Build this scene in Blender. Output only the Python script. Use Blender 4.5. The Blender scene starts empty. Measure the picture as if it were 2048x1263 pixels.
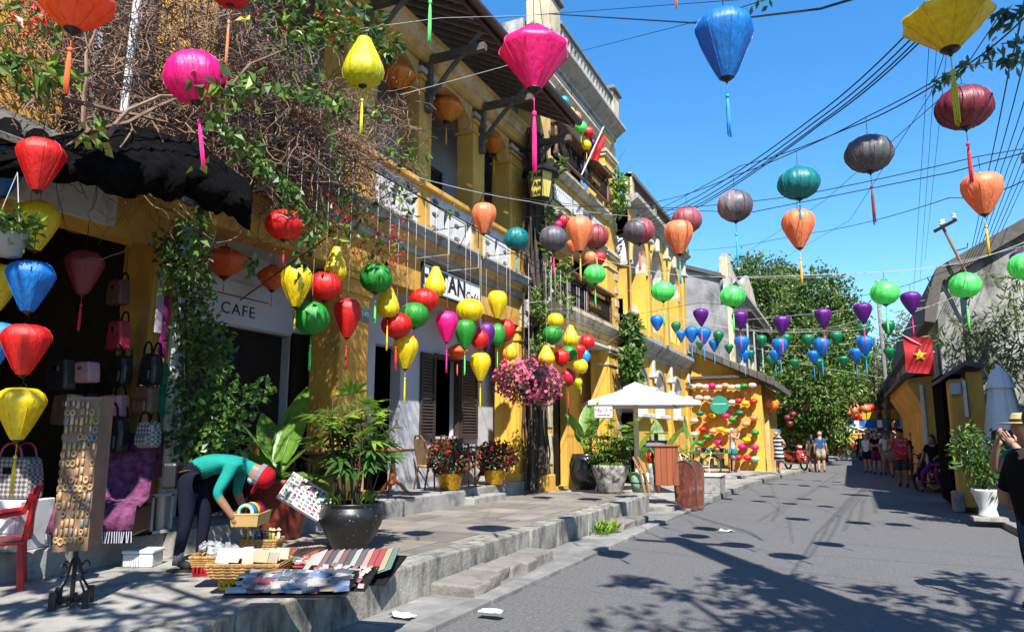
import bpy, bmesh, math, random
from mathutils import Vector, Matrix
random.seed(11)
S = bpy.context.scene; COL = S.collection
R = math.radians
# ---------------------------------------------------------------- camera, sky, sun, exposure
PITCH, YAW, EYE, FPX = R(9.417), R(24.70), 1.55, 1450.0
cam = bpy.data.cameras.new('camera'); cam.sensor_width = 36; cam.lens = FPX/2048*36
cam.clip_start = .05; cam.clip_end = 2000
camo = bpy.data.objects.new('camera', cam); COL.objects.link(camo)
camo.location = (0, 0, EYE); camo.rotation_euler = (R(90)+PITCH, 0, YAW); S.camera = camo
SUN_EL = R(50); SUN_H = (math.cos(R(58)), -math.sin(R(58)))          # horizontal direction towards the sun
TO_SUN = Vector((SUN_H[0]*math.cos(SUN_EL), SUN_H[1]*math.cos(SUN_EL), math.sin(SUN_EL)))
W = bpy.data.worlds.new('World'); S.world = W; W.use_nodes = True
nt = W.node_tree; bg = nt.nodes['Background']
sky = nt.nodes.new('ShaderNodeTexSky'); sky.sky_type = 'NISHITA'; sky.sun_disc = False
sky.sun_elevation = SUN_EL; sky.sun_rotation = math.atan2(SUN_H[0], SUN_H[1])
sky.altitude = 0; sky.air_density = 1.5; sky.dust_density = 0; sky.ozone_density = 10
hs_ = nt.nodes.new('ShaderNodeHueSaturation'); hs_.inputs['Saturation'].default_value = 1.18
nt.links.new(sky.outputs[0], hs_.inputs['Color']); nt.links.new(hs_.outputs[0], bg.inputs[0]); bg.inputs[1].default_value = .108
sl = bpy.data.lights.new('sun', 'SUN'); sl.energy = 5.0; sl.angle = R(.55); sl.color = (1, .95, .87)
so = bpy.data.objects.new('sun', sl); COL.objects.link(so); so.rotation_euler = TO_SUN.to_track_quat('Z', 'Y').to_euler()
so.location = (8, -12, 30)
S.view_settings.view_transform = 'Standard'; S.view_settings.look = 'None'
S.view_settings.exposure = 1.1; S.view_settings.gamma = 1
S.cycles.use_denoising = True; S.cycles.max_bounces = 7; S.cycles.transparent_max_bounces = 8
S.cycles.caustics_reflective = False; S.cycles.caustics_refractive = False; S.cycles.sample_clamp_indirect = 6
# ---------------------------------------------------------------- rays through photo points onto real planes
_rt = Vector((math.cos(YAW), math.sin(YAW), 0))
_fw = Vector((-math.sin(YAW)*math.cos(PITCH), math.cos(YAW)*math.cos(PITCH), math.sin(PITCH)))
_up = _rt.cross(_fw); EYEP = Vector((0, 0, EYE))
def ray(px, py): return _fw + _rt*((px-1024)/FPX) + _up*((631.5-py)/FPX)
def atd(px, py, d): return EYEP + ray(px, py)*d
def onx(px, py, x): r = ray(px, py); return EYEP + r*(x/r.x)
def ony(px, py, y): r = ray(px, py); return EYEP + r*(y/r.y)
def onz(px, py, z): r = ray(px, py); return EYEP + r*((z-EYE)/r.z)
# ---------------------------------------------------------------- mesh collector
class MB:
    def __init__(s): s.v = []; s.f = []; s.m = []
    def add(s, vs, fs, mi=0):
        o = len(s.v); s.v.extend(vs)
        for f in fs: s.f.append([i+o for i in f]); s.m.append(mi)
        return s
    def box(s, x0, x1, y0, y1, z0, z1, mi=0, M=None):
        vs = [Vector((x, y, z)) for z in (z0, z1) for y in (y0, y1) for x in (x0, x1)]
        if M is not None: vs = [M @ v for v in vs]
        return s.add(vs, [(0,2,3,1),(4,5,7,6),(0,1,5,4),(2,6,7,3),(0,4,6,2),(1,3,7,5)], mi)
    def slab(s, poly, z0, z1, mi=0):
        n = len(poly); vs = [Vector((p[0], p[1], z0)) for p in poly]+[Vector((p[0], p[1], z1)) for p in poly]
        fs = [tuple(range(n, 2*n)), tuple(range(n-1, -1, -1))]+[(i, (i+1) % n, n+(i+1) % n, n+i) for i in range(n)]
        return s.add(vs, fs, mi)
    def prism(s, prof, a0, a1, axis='y', mi=0):           # prof: points in the plane across the axis
        def P(p, a): return Vector((p[0], a, p[1])) if axis == 'y' else (Vector((a, p[0], p[1])) if axis == 'x' else Vector((p[0], p[1], a)))
        n = len(prof); vs = [P(p, a0) for p in prof]+[P(p, a1) for p in prof]
        fs = [tuple(range(n-1, -1, -1)), tuple(range(n, 2*n))]+[(i, (i+1) % n, n+(i+1) % n, n+i) for i in range(n)]
        return s.add(vs, fs, mi)
    def tube(s, path, r, n=6, mi=0, cap=True):
        path = [Vector(p) for p in path]; k = len(path); rs = r if isinstance(r, (list, tuple)) else [r]*k
        vs = []; prev = None
        for i, p in enumerate(path):
            t = (path[min(i+1, k-1)]-path[max(i-1, 0)])
            if t.length < 1e-9: t = Vector((0, 0, 1))
            t.normalize()
            if prev is None:
                a = t.orthogonal().normalized()
            else:
                a = (prev - t*prev.dot(t))
                a = a.normalized() if a.length > 1e-6 else t.orthogonal().normalized()
            prev = a; b = t.cross(a)
            for j in range(n):
                an = 2*math.pi*j/n; vs.append(p+(a*math.cos(an)+b*math.sin(an))*rs[i])
        fs = [(i*n+j, i*n+(j+1) % n, (i+1)*n+(j+1) % n, (i+1)*n+j) for i in range(k-1) for j in range(n)]
        if cap: fs += [tuple(range(n-1, -1, -1)), tuple(range((k-1)*n, k*n))]
        return s.add(vs, fs, mi)
    def lathe(s, prof, c=(0, 0, 0), n=16, mi=0, sx=1, sy=1, M=None):
        c = Vector(c); vs = []
        for r, z in prof:
            for j in range(n):
                a = 2*math.pi*j/n; v = Vector((r*math.cos(a)*sx, r*math.sin(a)*sy, z))
                vs.append((M @ v if M is not None else v)+c)
        k = len(prof); fs = [(i*n+j, i*n+(j+1) % n, (i+1)*n+(j+1) % n, (i+1)*n+j) for i in range(k-1) for j in range(n)]
        if prof[0][0] > 1e-4: fs.append(tuple(range(n-1, -1, -1)))
        if prof[-1][0] > 1e-4: fs.append(tuple(range((k-1)*n, k*n)))
        return s.add(vs, fs, mi)
    def ball(s, c, rx, ry=None, rz=None, n=10, m=6, mi=0):
        ry = ry or rx; rz = rz or rx
        return s.lathe([(math.sin(math.pi*i/m)*1.0 if 0 < i < m else 1e-5, -rz*math.cos(math.pi*i/m)) for i in range(m+1)], c, n, mi, rx, ry)
    def quad(s, a, b, c, d, mi=0): return s.add([Vector(p) for p in (a, b, c, d)], [(0, 1, 2, 3)], mi)
    def build(s, name, mats, parent=None, smooth=False, W=False, bevel=0, kind=None, solid=0):
        me = bpy.data.meshes.new(name); me.from_pydata([tuple(v) for v in s.v], [], s.f)
        for m in (mats if isinstance(mats, (list, tuple)) else [mats]): me.materials.append(M_[m] if isinstance(m, str) else m)
        if any(s.m): me.polygons.foreach_set('material_index', s.m)
        if smooth: me.polygons.foreach_set('use_smooth', [True]*len(s.f))
        me.update()
        return link(name, me, parent, W, bevel, kind, solid)
def link(name, me, parent=None, W=False, bevel=0, kind=None, solid=0):
    o = bpy.data.objects.new(name, me); COL.objects.link(o)
    if parent is not None:
        o.parent = parent
        if W: o.matrix_parent_inverse = Matrix.Translation(-parent.location)
    if bevel:
        b = o.modifiers.new('bevel', 'BEVEL'); b.width = bevel; b.segments = 2; b.limit_method = 'ANGLE'; b.angle_limit = R(40)
    if solid:
        b = o.modifiers.new('solid', 'SOLIDIFY'); b.thickness = solid; b.offset = 0
    if kind: o['kind'] = kind
    return o
def tag(o, label, cat, group=None):
    o['label'] = label; o['category'] = cat
    if group: o['group'] = group
    return o
def thing(name, label, cat, loc=(0, 0, 0), rz=0, group=None):
    o = bpy.data.objects.new(name, None); COL.objects.link(o); o.location = loc; o.rotation_euler = (0, 0, rz)
    o.empty_display_size = .1
    return tag(o, label, cat, group)
def copy_tree(o, parent=None):
    c = o.copy(); COL.objects.link(c)
    if parent is not None: c.parent = parent
    for ch in list(o.children): copy_tree(ch, c)
    return c
def struct(o): o['kind'] = 'structure'; return o
# ---------------------------------------------------------------- materials
M_ = {}
def _nodes(name):
    m = bpy.data.materials.new(name); m.use_nodes = True; t = m.node_tree
    return m, t, t.nodes['Principled BSDF'], t.nodes['Material Output']
def mat(name, col, rough=.6, var=.12, scale=5, bump=0, bscale=80, metal=0, spec=.5, dirt=None, transl=0, rand=0, stretch=None, sheen=0, coat=0, alt=None, speck=None, bst=None, dirt2=None):
    """col: base colour; var: broad tonal variation; dirt=(colour, amount, scale, (sx,sy,sz)); alt: second colour mixed by noise; rand: per-object value shift"""
    if not name.startswith(('silk', 'tassel', 'flower', 'leaf', 'canvas', 'gold', 'sign_w')):
        k_ = .76; sc_ = lambda c: tuple(x*k_ for x in c); col = sc_(col); alt = sc_(alt) if alt else None
        if dirt: dirt = (sc_(dirt[0]), *dirt[1:])
        if speck: speck = (sc_(speck[0]), *speck[1:])
    m, t, p, out = _nodes(name); N = t.nodes.new; L = t.links.new
    tc = N('ShaderNodeTexCoord')
    def noise(sc, det=6, st=None, rough_=.6):
        n = N('ShaderNodeTexNoise'); n.inputs['Scale'].default_value = sc; n.inputs['Detail'].default_value = det
        n.inputs['Roughness'].default_value = rough_
        if st:
            mp = N('ShaderNodeMapping'); mp.inputs['Scale'].default_value = st; L(tc.outputs['Object'], mp.inputs[0]); L(mp.outputs[0], n.inputs[0])
        else: L(tc.outputs['Object'], n.inputs[0])
        return n
    def ramp(src, a, b):
        r = N('ShaderNodeMapRange'); r.inputs[1].default_value = a; r.inputs[2].default_value = b; L(src, r.inputs[0]); return r.outputs[0]
    def mix(fac, a, b, mode='MIX'):
        x = N('ShaderNodeMix'); x.data_type = 'RGBA'; x.blend_type = mode
        for sock, val in ((x.inputs[0], fac), (x.inputs[6], a), (x.inputs[7], b)):
            if isinstance(val, (int, float)): sock.default_value = val
            elif isinstance(val, tuple): sock.default_value = (*val, 1)
            else: L(val, sock)
        return x.outputs[2]
    n1 = noise(scale, 6, stretch)
    lo = tuple(c*(1-var) for c in col); hi = tuple(min(1, c*(1+var)) for c in col)
    c = mix(ramp(n1.outputs[0], .3, .7), lo, alt if alt else hi)
    if dirt:
        n2 = noise(dirt[2], 10, dirt[3] if len(dirt) > 3 else None, .68)
        c = mix(ramp(n2.outputs[0], .62-dirt[1]*.3, .78-dirt[1]*.2), c, dirt[0])
    if dirt2:
        n4 = noise(dirt2[2], 8, dirt2[3], .7); c = mix(ramp(n4.outputs[0], .60-dirt2[1]*.3, .80-dirt2[1]*.2), c, dirt2[0])
    if speck:
        n3 = noise(speck[1], 2); c = mix(ramp(n3.outputs[0], speck[2], speck[2]+.05), c, speck[0])
    if rand:
        oi = N('ShaderNodeObjectInfo'); hs = N('ShaderNodeHueSaturation')
        mr = N('ShaderNodeMapRange'); mr.inputs[3].default_value = 1-rand; mr.inputs[4].default_value = 1+rand
        L(oi.outputs['Random'], mr.inputs[0]); L(mr.outputs[0], hs.inputs['Value']); L(c, hs.inputs['Color']); c = hs.outputs[0]
    L(c, p.inputs['Base Color'])
    p.inputs['Roughness'].default_value = rough; p.inputs['Metallic'].default_value = metal
    p.inputs['Specular IOR Level'].default_value = spec
    if sheen: p.inputs['Sheen Weight'].default_value = sheen
    if coat: p.inputs['Coat Weight'].default_value = coat; p.inputs['Coat Roughness'].default_value = .12
    if bump:
        nb = noise(bscale, 8, bst); b = N('ShaderNodeBump'); b.inputs['Strength'].default_value = bump; b.inputs['Distance'].default_value = .02
        L(nb.outputs[0], b.inputs['Height']); L(b.outputs[0], p.inputs['Normal'])
    if transl:
        tr = N('ShaderNodeBsdfTranslucent'); L(c, tr.inputs[0]); ms = N('ShaderNodeMixShader'); ms.inputs[0].default_value = transl
        L(p.outputs[0], ms.inputs[1]); L(tr.outputs[0], ms.inputs[2]); L(ms.outputs[0], out.inputs[0])
    M_[name] = m; return m
mat('asphalt', (.135, .134, .136), .92, .34, 26, .7, 70, dirt=((.105, .103, .102), .34, .55, (1, .35, 1)), speck=((.34, .33, .32), 75, .62))
mat('earth', (.16, .13, .10), .95, .2, 1, .3, 30)
mat('concrete', (.36, .345, .315), .9, .22, 2.2, .4, 45, dirt=((.14, .13, .12), .45, 3.2), speck=((.15, .14, .13), 60, .68))
mat('paver', (.25, .235, .21), .85, .25, 2, .35, 40, dirt=((.16, .15, .14), .3, 2.2), rand=.3, alt=(.30, .255, .205))
mat('kerbstone', (.35, .33, .285), .9, .28, 3, .6, 30, dirt=((.075, .07, .065), .6, 6, (1, 1, .35)), rand=.12)
mat('gutterstone', (.23, .225, .215), .85, .25, 3, .4, 40, dirt=((.38, .35, .30), .25, 2.4), rand=.2)
mat('stepstone', (.25, .225, .20), .9, .3, 4, .7, 18, dirt=((.12, .11, .10), .4, 4), rand=.15)
mat('yellow_wall', (.80, .41, .055), .85, .13, 1.2, .15, 60, dirt=((.30, .17, .05), .25, 1.6, (1, 1, .35)), alt=(.88, .48, .085), dirt2=((.17, .135, .085), .26, 1.7, (1, 1, .16)))
mat('yellow_bright', (.86, .48, .06), .85, .08, 1.2, .12, 60, dirt=((.5, .28, .06), .15, 1.8, (1, 1, .35)), dirt2=((.17, .135, .085), .26, 1.7, (1, 1, .16)))
mat('yellow_pale', (.82, .54, .18), .85, .15, 1.5, .15, 60, dirt=((.36, .28, .18), .32, 2, (1, 1, .35)), dirt2=((.17, .135, .085), .26, 1.7, (1, 1, .16)))
mat('cream', (.78, .65, .42), .85, .18, 2, .25, 40, dirt=((.24, .21, .16), .38, 2.2, (1, 1, .4)), dirt2=((.17, .135, .085), .26, 1.7, (1, 1, .16)))
mat('white_wall', (.60, .61, .65), .85, .06, 1.5, .1, 60, dirt=((.5, .5, .5), .12, 2))
mat('gallery_shaded_white', (.46, .47, .52), .8, .05, 2)  # white wall greyed and blued: the veranda's shade is put into the colour
mat('white_plaster', (.74, .73, .70), .8, .1, 2, .15, 50, dirt=((.35, .33, .30), .26, 4, (1, 1, .5)))
mat('grey_plaster', (.33, .325, .31), .9, .3, 1, .4, 20, dirt=((.08, .08, .08), .5, .8, (1, 1, .5)), alt=(.46, .45, .43))
mat('white_weathered', (.52, .51, .48), .9, .2, 1, .5, 16, dirt=((.09, .095, .08), .85, 1.6, (1, 1, .45)))
mat('mould', (.20, .19, .175), .9, .3, 2, .4, 30, dirt=((.45, .42, .37), .22, 2.5))
mat('trim_grey', (.50, .48, .44), .85, .2, 3, .25, 40, dirt=((.18, .17, .15), .4, 3, (1, 1, .5)))
mat('dark_wood', (.015, .010, .008), .75, .3, 6, .25, 60, stretch=(1, 1, .2), spec=.2)
mat('shutter_wood', (.05, .036, .03), .6, .25, 8, .2, 60)
mat('timber', (.12, .095, .078), .8, .3, 6, .5, 40)
mat('rafter_wood', (.16, .10, .065), .75, .3, 5, .3, 50)
mat('rail_wood', (.16, .075, .05), .5, .25, 6, .2, 50)
mat('iron', (.03, .03, .032), .5, .2, 20, .1, 80, metal=.6)
mat('black_cable', (.018, .018, .02), .6, .1)
mat('white_cable', (.62, .60, .56), .6, .1)
mat('roof_tile', (.17, .085, .06), .85, .35, 3, .5, 20, dirt=((.06, .055, .05), .4, 3), rand=.25)
mat('old_tile', (.13, .115, .10), .9, .35, 3, .5, 20, dirt=((.05, .05, .045), .4, 3), rand=.25)
mat('gutter_red', (.115, .05, .042), .5, .2, 4)
mat('dark_room', (.006, .005, .0045), 1, .2, spec=.02)  # near-black colour stands for the shade inside unlit rooms
mat('dim_wall', (.035, .022, .012), 1, .2, spec=.05)  # brown wall darkened in its colour for shaded interiors
mat('grey_pipe', (.42, .44, .46), .45, .1, 6)
mat('white_pipe', (.70, .71, .72), .5, .08, 5, dirt=((.35, .34, .33), .2, 6))
mat('tarp', (.006, .006, .007), 1, .5, 12, 1.0, 90, spec=.06)
mat('lantern_sign_glass', (.72, .60, .12), .35, .1)
mat('sign_white', (.78, .78, .76), .5, .06, dirt=((.5, .48, .45), .15, 5))
mat('sign_red', (.62, .05, .05), .5)
mat('ink', (.02, .02, .02), .6)
mat('board_green', (.02, .30, .19), .55, .1)
mat('plate_green', (.10, .34, .26), .5)
mat('bark', (.085, .062, .047), .9, .35, 8, .8, 25, stretch=(1, 1, .25))
mat('dry_stem', (.27, .155, .105), .9, .4, 6, rand=.1, alt=(.38, .25, .17))
mat('leaf', (.065, .16, .022), .45, .45, 3.5, transl=.35, alt=(.17, .30, .045))
mat('leaf_dark', (.030, .085, .018), .4, .45, 3, transl=.28, alt=(.075, .17, .03))
mat('leaf_bright', (.14, .32, .03), .4, .35, 4, transl=.38, alt=(.30, .42, .05))
mat('leaf_banana', (.11, .27, .03), .35, .3, 7, transl=.42, alt=(.22, .40, .06), stretch=(1, 1, 1))
mat('leaf_tree', (.06, .125, .02), .5, .5, .9, transl=.34, alt=(.22, .31, .045))
mat('leaf_bamboo', (.10, .16, .035), .5, .4, 1.2, transl=.3, alt=(.22, .27, .07))
mat('leaf_yellow', (.45, .38, .05), .5, .2, transl=.3)
mat('flower_red', (.60, .02, .03), .55, .3, 20, transl=.2)
mat('flower_pink', (.82, .07, .22), .55, .35, 9, transl=.3, alt=(.92, .22, .40))
mat('leaf_maroon', (.045, .022, .022), .45, .5, 9, transl=.15, alt=(.06, .05, .025))
mat('gold_foil', (.62, .30, .02), .28, .35, 22, 1.0, 14, metal=.85, alt=(.85, .50, .05))
mat('black_glaze', (.010, .0105, .012), .38, .4, 8, .1, 30, speck=((.35, .34, .32), 34, .69))
mat('dark_jar', (.028, .031, .034), .25, .3, 4, .1, 30)
mat('mottled_pot', (.05, .045, .045), .7, .3, 3, .3, 20, dirt=((.62, .58, .54), .75, 6))
mat('red_pot', (.30, .045, .025), .5, .3, 3, .25, 20, dirt=((.03, .02, .02), .42, 3.2))
mat('terracotta', (.40, .16, .07), .8, .2, 6, .2)
mat('white_pot', (.72, .72, .70), .5, .08, 5, dirt=((.45, .43, .4), .2, 5))
mat('soil', (.05, .035, .025), .95, .3, 20, .5)
mat('rattan', (.45, .27, .10), .55, .25, 30, .3, 60)
mat('rattan_dark', (.16, .065, .03), .45, .25, 20)
mat('wicker', (.50, .27, .08), .55, .35, 40, .6, 90)
mat('orange_wood', (.44, .13, .035), .4, .2, 8, .1, 60, stretch=(1, 1, .25))
mat('board_wood', (.33, .085, .03), .5, .2, 8, .15, 60, stretch=(1, 1, .15))
mat('canvas_white', (.60, .59, .57), .85, .06, 3, .2, 5, transl=.15)
mat('canvas_grey', (.55, .57, .60), .8, .08, 3)
mat('red_plastic', (.46, .010, .012), .35, .1)
mat('yellow_plastic', (.75, .55, .02), .4, .1)
mat('tan_plastic', (.62, .40, .14), .45, .1)
mat('blue_plastic', (.03, .09, .42), .4, .1)
mat('white_plastic', (.76, .77, .78), .4, .05)
mat('green_plastic', (.03, .22, .12), .45, .1)
mat('chrome', (.6, .6, .6), .2, .1, metal=1)
mat('rubber', (.018, .018, .018), .8, .2)
mat('paint_red', (.50, .015, .02), .25, .08, coat=.6)
mat('paint_black', (.012, .012, .014), .25, .1, coat=.6)
mat('lamp_glass', (.6, .62, .62), .1)
mat('skin', (.50, .27, .18), .55, .08, 8)
mat('skin_tan', (.34, .17, .10), .55, .08, 8)
mat('hair_dark', (.018, .013, .010), .5, .3, 40)
mat('hair_blonde', (.42, .30, .15), .5, .25, 40)
mat('hair_grey', (.42, .38, .33), .5, .25, 40)
mat('eye_dark', (.02, .015, .012), .3)
mat('mouth', (.35, .09, .08), .5)
for n, c in dict(teal=(.015, .30, .25), navy=(.008, .011, .026), black=(.006, .006, .007), white=(.74, .74, .72), red=(.50, .02, .025), jean=(.035, .07, .17),
                 grey=(.20, .20, .21), blue=(.02, .10, .24), khaki=(.42, .34, .22), pink=(.75, .33, .40), maroon=(.16, .02, .06), cap_red=(.42, .008, .02),
                 lilac=(.50, .48, .56), cap_blue=(.05, .17, .52), purple=(.28, .02, .22), yellowish=(.55, .52, .12), brown=(.20, .09, .04), straw=(.62, .47, .24),
                 mask=(.28, .42, .66), darkgrey=(.06, .062, .068)).items():
    mat('cloth_'+n, c, .9, .15, 6, .25, 25, spec=.15)
# silk of the lanterns
for n, c in dict(red=(.64, .012, .010), crimson=(.60, .02, .03), orange=(.86, .13, .02), deep_orange=(.84, .25, .02), coral=(.95, .25, .10), yellow=(.80, .58, .008), gold=(.72, .42, .01),
                 olive=(.56, .54, .008), green=(.02, .28, .025), lime=(.12, .72, .16), dark_green=(.004, .19, .07), blue=(.006, .19, .58), sky=(.02, .30, .70), cyan=(.02, .36, .55), purple=(.13, .006, .22),
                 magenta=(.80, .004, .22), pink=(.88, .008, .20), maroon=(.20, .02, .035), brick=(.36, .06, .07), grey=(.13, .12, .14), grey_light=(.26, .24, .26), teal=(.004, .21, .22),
                 dusty=(.42, .09, .11), paper=(.72, .60, .50), cream=(.74, .66, .36), peach=(.85, .34, .20), mint=(.40, .62, .45)).items():
    mat('silk_'+n, tuple(min(.97, x*1.16) for x in c), .40, .2, 7, .6, 8, transl=.34, spec=.85, bst=(1, 1, .25))
    mat('tassel_'+n, tuple(min(1, x*1.1+.02) for x in c), .7, .15, 30, transl=.15)
mat('lantern_wood', (.025, .014, .010), .4, .2)
# ---------------------------------------------------------------- builders for walls
def PX(X, sgn=1):   # plane facing +x at X: a = y
    return lambda a, z, d=0: Vector((X-d*sgn, a, z))
def PY(Y):          # plane facing -y at Y: a = x, depth goes +y
    return lambda a, z, d=0: Vector((a, Y+d, z))
def wall(mb, P, a0, a1, z0, z1, holes=(), depth=.25, mi=0, mr=None):
    mr = mi if mr is None else mr
    A = sorted({a0, a1, *[h[0] for h in holes], *[h[1] for h in holes]}); Z = sorted({z0, z1, *[h[2] for h in holes], *[h[3] for h in holes]})
    for i in range(len(A)-1):
        for j in range(len(Z)-1):
            ac, zc = (A[i]+A[i+1])/2, (Z[j]+Z[j+1])/2
            if any(h[0] < ac < h[1] and h[2] < zc < h[3] for h in holes): continue
            mb.quad(P(A[i], Z[j]), P(A[i+1], Z[j]), P(A[i+1], Z[j+1]), P(A[i], Z[j+1]), mi)
    for h in holes:
        c = [(h[0], h[2]), (h[1], h[2]), (h[1], h[3]), (h[0], h[3])]
        for k in range(4):
            a, b = c[k], c[(k+1) % 4]; mb.quad(P(*a), P(*b), P(*b, depth), P(*a, depth), mr)
def arch_bay(mb, P, a0, a1, z0, z1, ac, hw, zs, zp, depth, mf=0, mj=0, mt=1, n=10, rise=None):
    rise = rise or hw
    pts = [(ac-hw*math.cos(math.pi*k/n), zp+rise*math.sin(math.pi*k/n)) for k in range(n+1)]
    mb.quad(P(a0, z0), P(ac-hw, z0), P(ac-hw, z1), P(a0, z1), mf); mb.quad(P(ac+hw, z0), P(a1, z0), P(a1, z1), P(ac+hw, z1), mf)
    if zs > z0: mb.quad(P(ac-hw, z0), P(ac+hw, z0), P(ac+hw, zs), P(ac-hw, zs), mf)
    for k in range(n):
        p, q = pts[k], pts[k+1]
        mb.quad(P(*p), P(*q), P(q[0], z1), P(p[0], z1), mf); mb.quad(P(*p), P(*q), P(*q, depth), P(*p, depth), mt)
    for a in (ac-hw, ac+hw): mb.quad(P(a, zs), P(a, zp), P(a, zp, depth), P(a, zs, depth), mj)
    mb.quad(P(ac-hw, zs), P(ac+hw, zs), P(ac+hw, zs, depth), P(ac-hw, zs, depth), mj)
def arch_hood(mb, P, ac, hw, zp, w, d, n=12, mi=0, rise=None):
    rise = rise or hw
    for k in range(n):
        c = []
        for kk in (k, k+1):
            a = math.pi*kk/n; c.append((ac-hw*math.cos(a), zp+rise*math.sin(a), ac-(hw+w)*math.cos(a), zp+(rise+w)*math.sin(a)))
        (i0, j0, o0, q0), (i1, j1, o1, q1) = c
        mb.quad(P(i0, j0, -d), P(i1, j1, -d), P(o1, q1, -d), P(o0, q0, -d), mi); mb.quad(P(o0, q0, -d), P(o1, q1, -d), P(o1, q1), P(o0, q0), mi)
        mb.quad(P(i0, j0, -d), P(i1, j1, -d), P(i1, j1), P(i0, j0), mi)
def hole_panel(mb, P, a0, a1, z0, z1, ells, depth=.06, mi=0, n=16):
    """rectangular cells in a row, each with an elliptical hole; ells: list of (a0,a1,z0,z1,ra,rz)"""
    for (b0, b1, y0, y1, ra, rz) in ells:
        ca, cz = (b0+b1)/2, (y0+y1)/2; E = []; Q = []
        for k in range(n):
            an = 2*math.pi*(k+.5)/n; c, s_ = math.cos(an), math.sin(an)
            E.append((ca+ra*c, cz+rz*s_)); t = min((b1-b0)/2/max(abs(c), 1e-6), (y1-y0)/2/max(abs(s_), 1e-6)); Q.append((ca+c*t, cz+s_*t))
        for cx, cy in ((b0, y0), (b1, y0), (b1, y1), (b0, y1)):          # snap the nearest ring point to each corner
            k = min(range(n), key=lambda i: (Q[i][0]-cx)**2+(Q[i][1]-cy)**2); Q[k] = (cx, cy)
        for k in range(n):
            j = (k+1) % n
            mb.quad(P(*E[k]), P(*E[j]), P(*Q[j]), P(*Q[k]), mi); mb.quad(P(*E[k]), P(*E[j]), P(*E[j], depth), P(*E[k], depth), mi)
def moulding(mb, X, prof, y0, y1, mi=0):
    """prof: list of (outward, z) from bottom to top, extruded along y on a wall facing +x"""
    pr = [(X-.12, prof[0][1])]+[(X+o, z) for o, z in prof]+[(X-.12, prof[-1][1])]
    return mb.prism(pr, y0, y1, 'y', mi)
def jit_box(x0, x1, y0, y1, z0, z1, j=.012, rnd=random):
    mb = MB(); mb.box(x0, x1, y0, y1, z0, z1); mb.v = [v+Vector((rnd.uniform(-j, j), rnd.uniform(-j, j), rnd.uniform(-j, j)*.5)) for v in mb.v]; return mb
# ---------------------------------------------------------------- ground
g = MB(); g.quad((-400, -60, -.03), (400, -60, -.03), (400, 900, -.03), (-400, 900, -.03)); struct(g.build('ground', 'earth'))
g = MB()
edgeL = [(-3.2, -12), (-3.2, 12), (-3.05, 18), (-2.95, 24), (-2.35, 30), (-1.5, 38), (-.9, 50), (0, 70), (1, 110)]
edgeR = [(2.9, -12), (2.7, 8), (2.25, 16), (2.3, 24), (2.6, 34), (3.2, 45), (4.2, 70), (5.6, 110)]
g.add([Vector((*p, 0)) for p in edgeL+edgeR[::-1]], [list(range(len(edgeL)+len(edgeR)))]); struct(g.build('road', 'asphalt'))
# raised near pavement of cast concrete, with paving slabs towards the cafe
pav = thing('pavement', 'raised concrete pavement in front of the cafe', 'pavement', (-5.2, 6, 0)); del pav['category']; struct(pav)
g = MB(); g.slab([(-12, -6), (-3.98, -6), (-3.98, 15.2), (-4.3, 15.6), (-12, 15.6)], -.02, .335); g.build('concrete_base', 'concrete', pav, W=True)
rn = random.Random(5)
y = 5.9
while y < 15.1:
    d = rn.uniform(.62, .9); x = -6.28 if y < 11.6 else -6.6
    while x < -4.15:
        w = rn.uniform(.5, .78); x1 = min(x+w, -4.13)
        if x1-x > .12: jit_box(x+.008, x1-.008, y+.008, min(y+d, 15.15)-.008, .30, .351+rn.uniform(-.003, .004), .004, rn).build('paving_slab', 'paver', pav, W=True)
        x += w
    y += d
g = MB(); g.slab([(-12, -6), (-4.13, -6), (-4.13, 5.9), (-12, 5.9)], .30, .352); g.build('concrete_apron', 'concrete', pav, W=True)
y = -6
while y < 15.15:
    d = rn.uniform(.9, 1.4) if y > 5 else rn.uniform(2.2, 2.8)
    y1 = min(y+d, 15.15); o = rn.uniform(-.02, .02)
    jit_box(-4.125, -3.84+o, y+.005, y1-.004, -.02, .362+rn.uniform(-.008, .006), .012, rn).build('kerb_stone', 'kerbstone', pav, W=True, bevel=.018); y = y1
# gutter course of flat stones along the kerb
gut = thing('gutter', 'flat stone gutter course along the raised kerb', 'gutter', (-3.5, 10, 0)); del gut['category']; struct(gut)
y = 4.3
while y < 17.8:
    d = rn.uniform(.7, 1.2); jit_box(-3.82, -3.36, y+.006, y+d-.006, -.02, .035, .008, rn).build('gutter_stone', 'gutterstone', gut, W=True, bevel=.008)
    jit_box(-3.35, -3.14, y+.1, y+d+.09, -.02, .05, .006, rn).build('gutter_edge', 'gutterstone', gut, W=True, bevel=.012); y += d
for i, (x0, x1, y0, y1, h, lab) in enumerate([(-3.83, -3.36, 6.42, 7.12, .15, 'brown rough stone step with a split front below the kerb'), (-3.83, -3.42, 7.16, 8.75, .16, 'long cracked stone step slab on mortar below the kerb'),
        (-3.83, -3.42, 11.9, 13.3, .14, 'weathered stone step beside a green weed tuft below the kerb')]):
    st = thing('stone_step', lab, 'step', ((x0+x1)/2, (y0+y1)/2, .0))
    bm = MB(); n = 5 if i == 1 else 2
    for k in range(n):
        a, b = y0+(y1-y0)*k/n, y0+(y1-y0)*(k+1)/n
        jit_box(x0, x1+rn.uniform(-.05, .05), a+.006, b-.006, 0, h+rn.uniform(-.02, .01), .02, rn).build('block', 'stepstone', st, W=True, bevel=.022)
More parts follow.
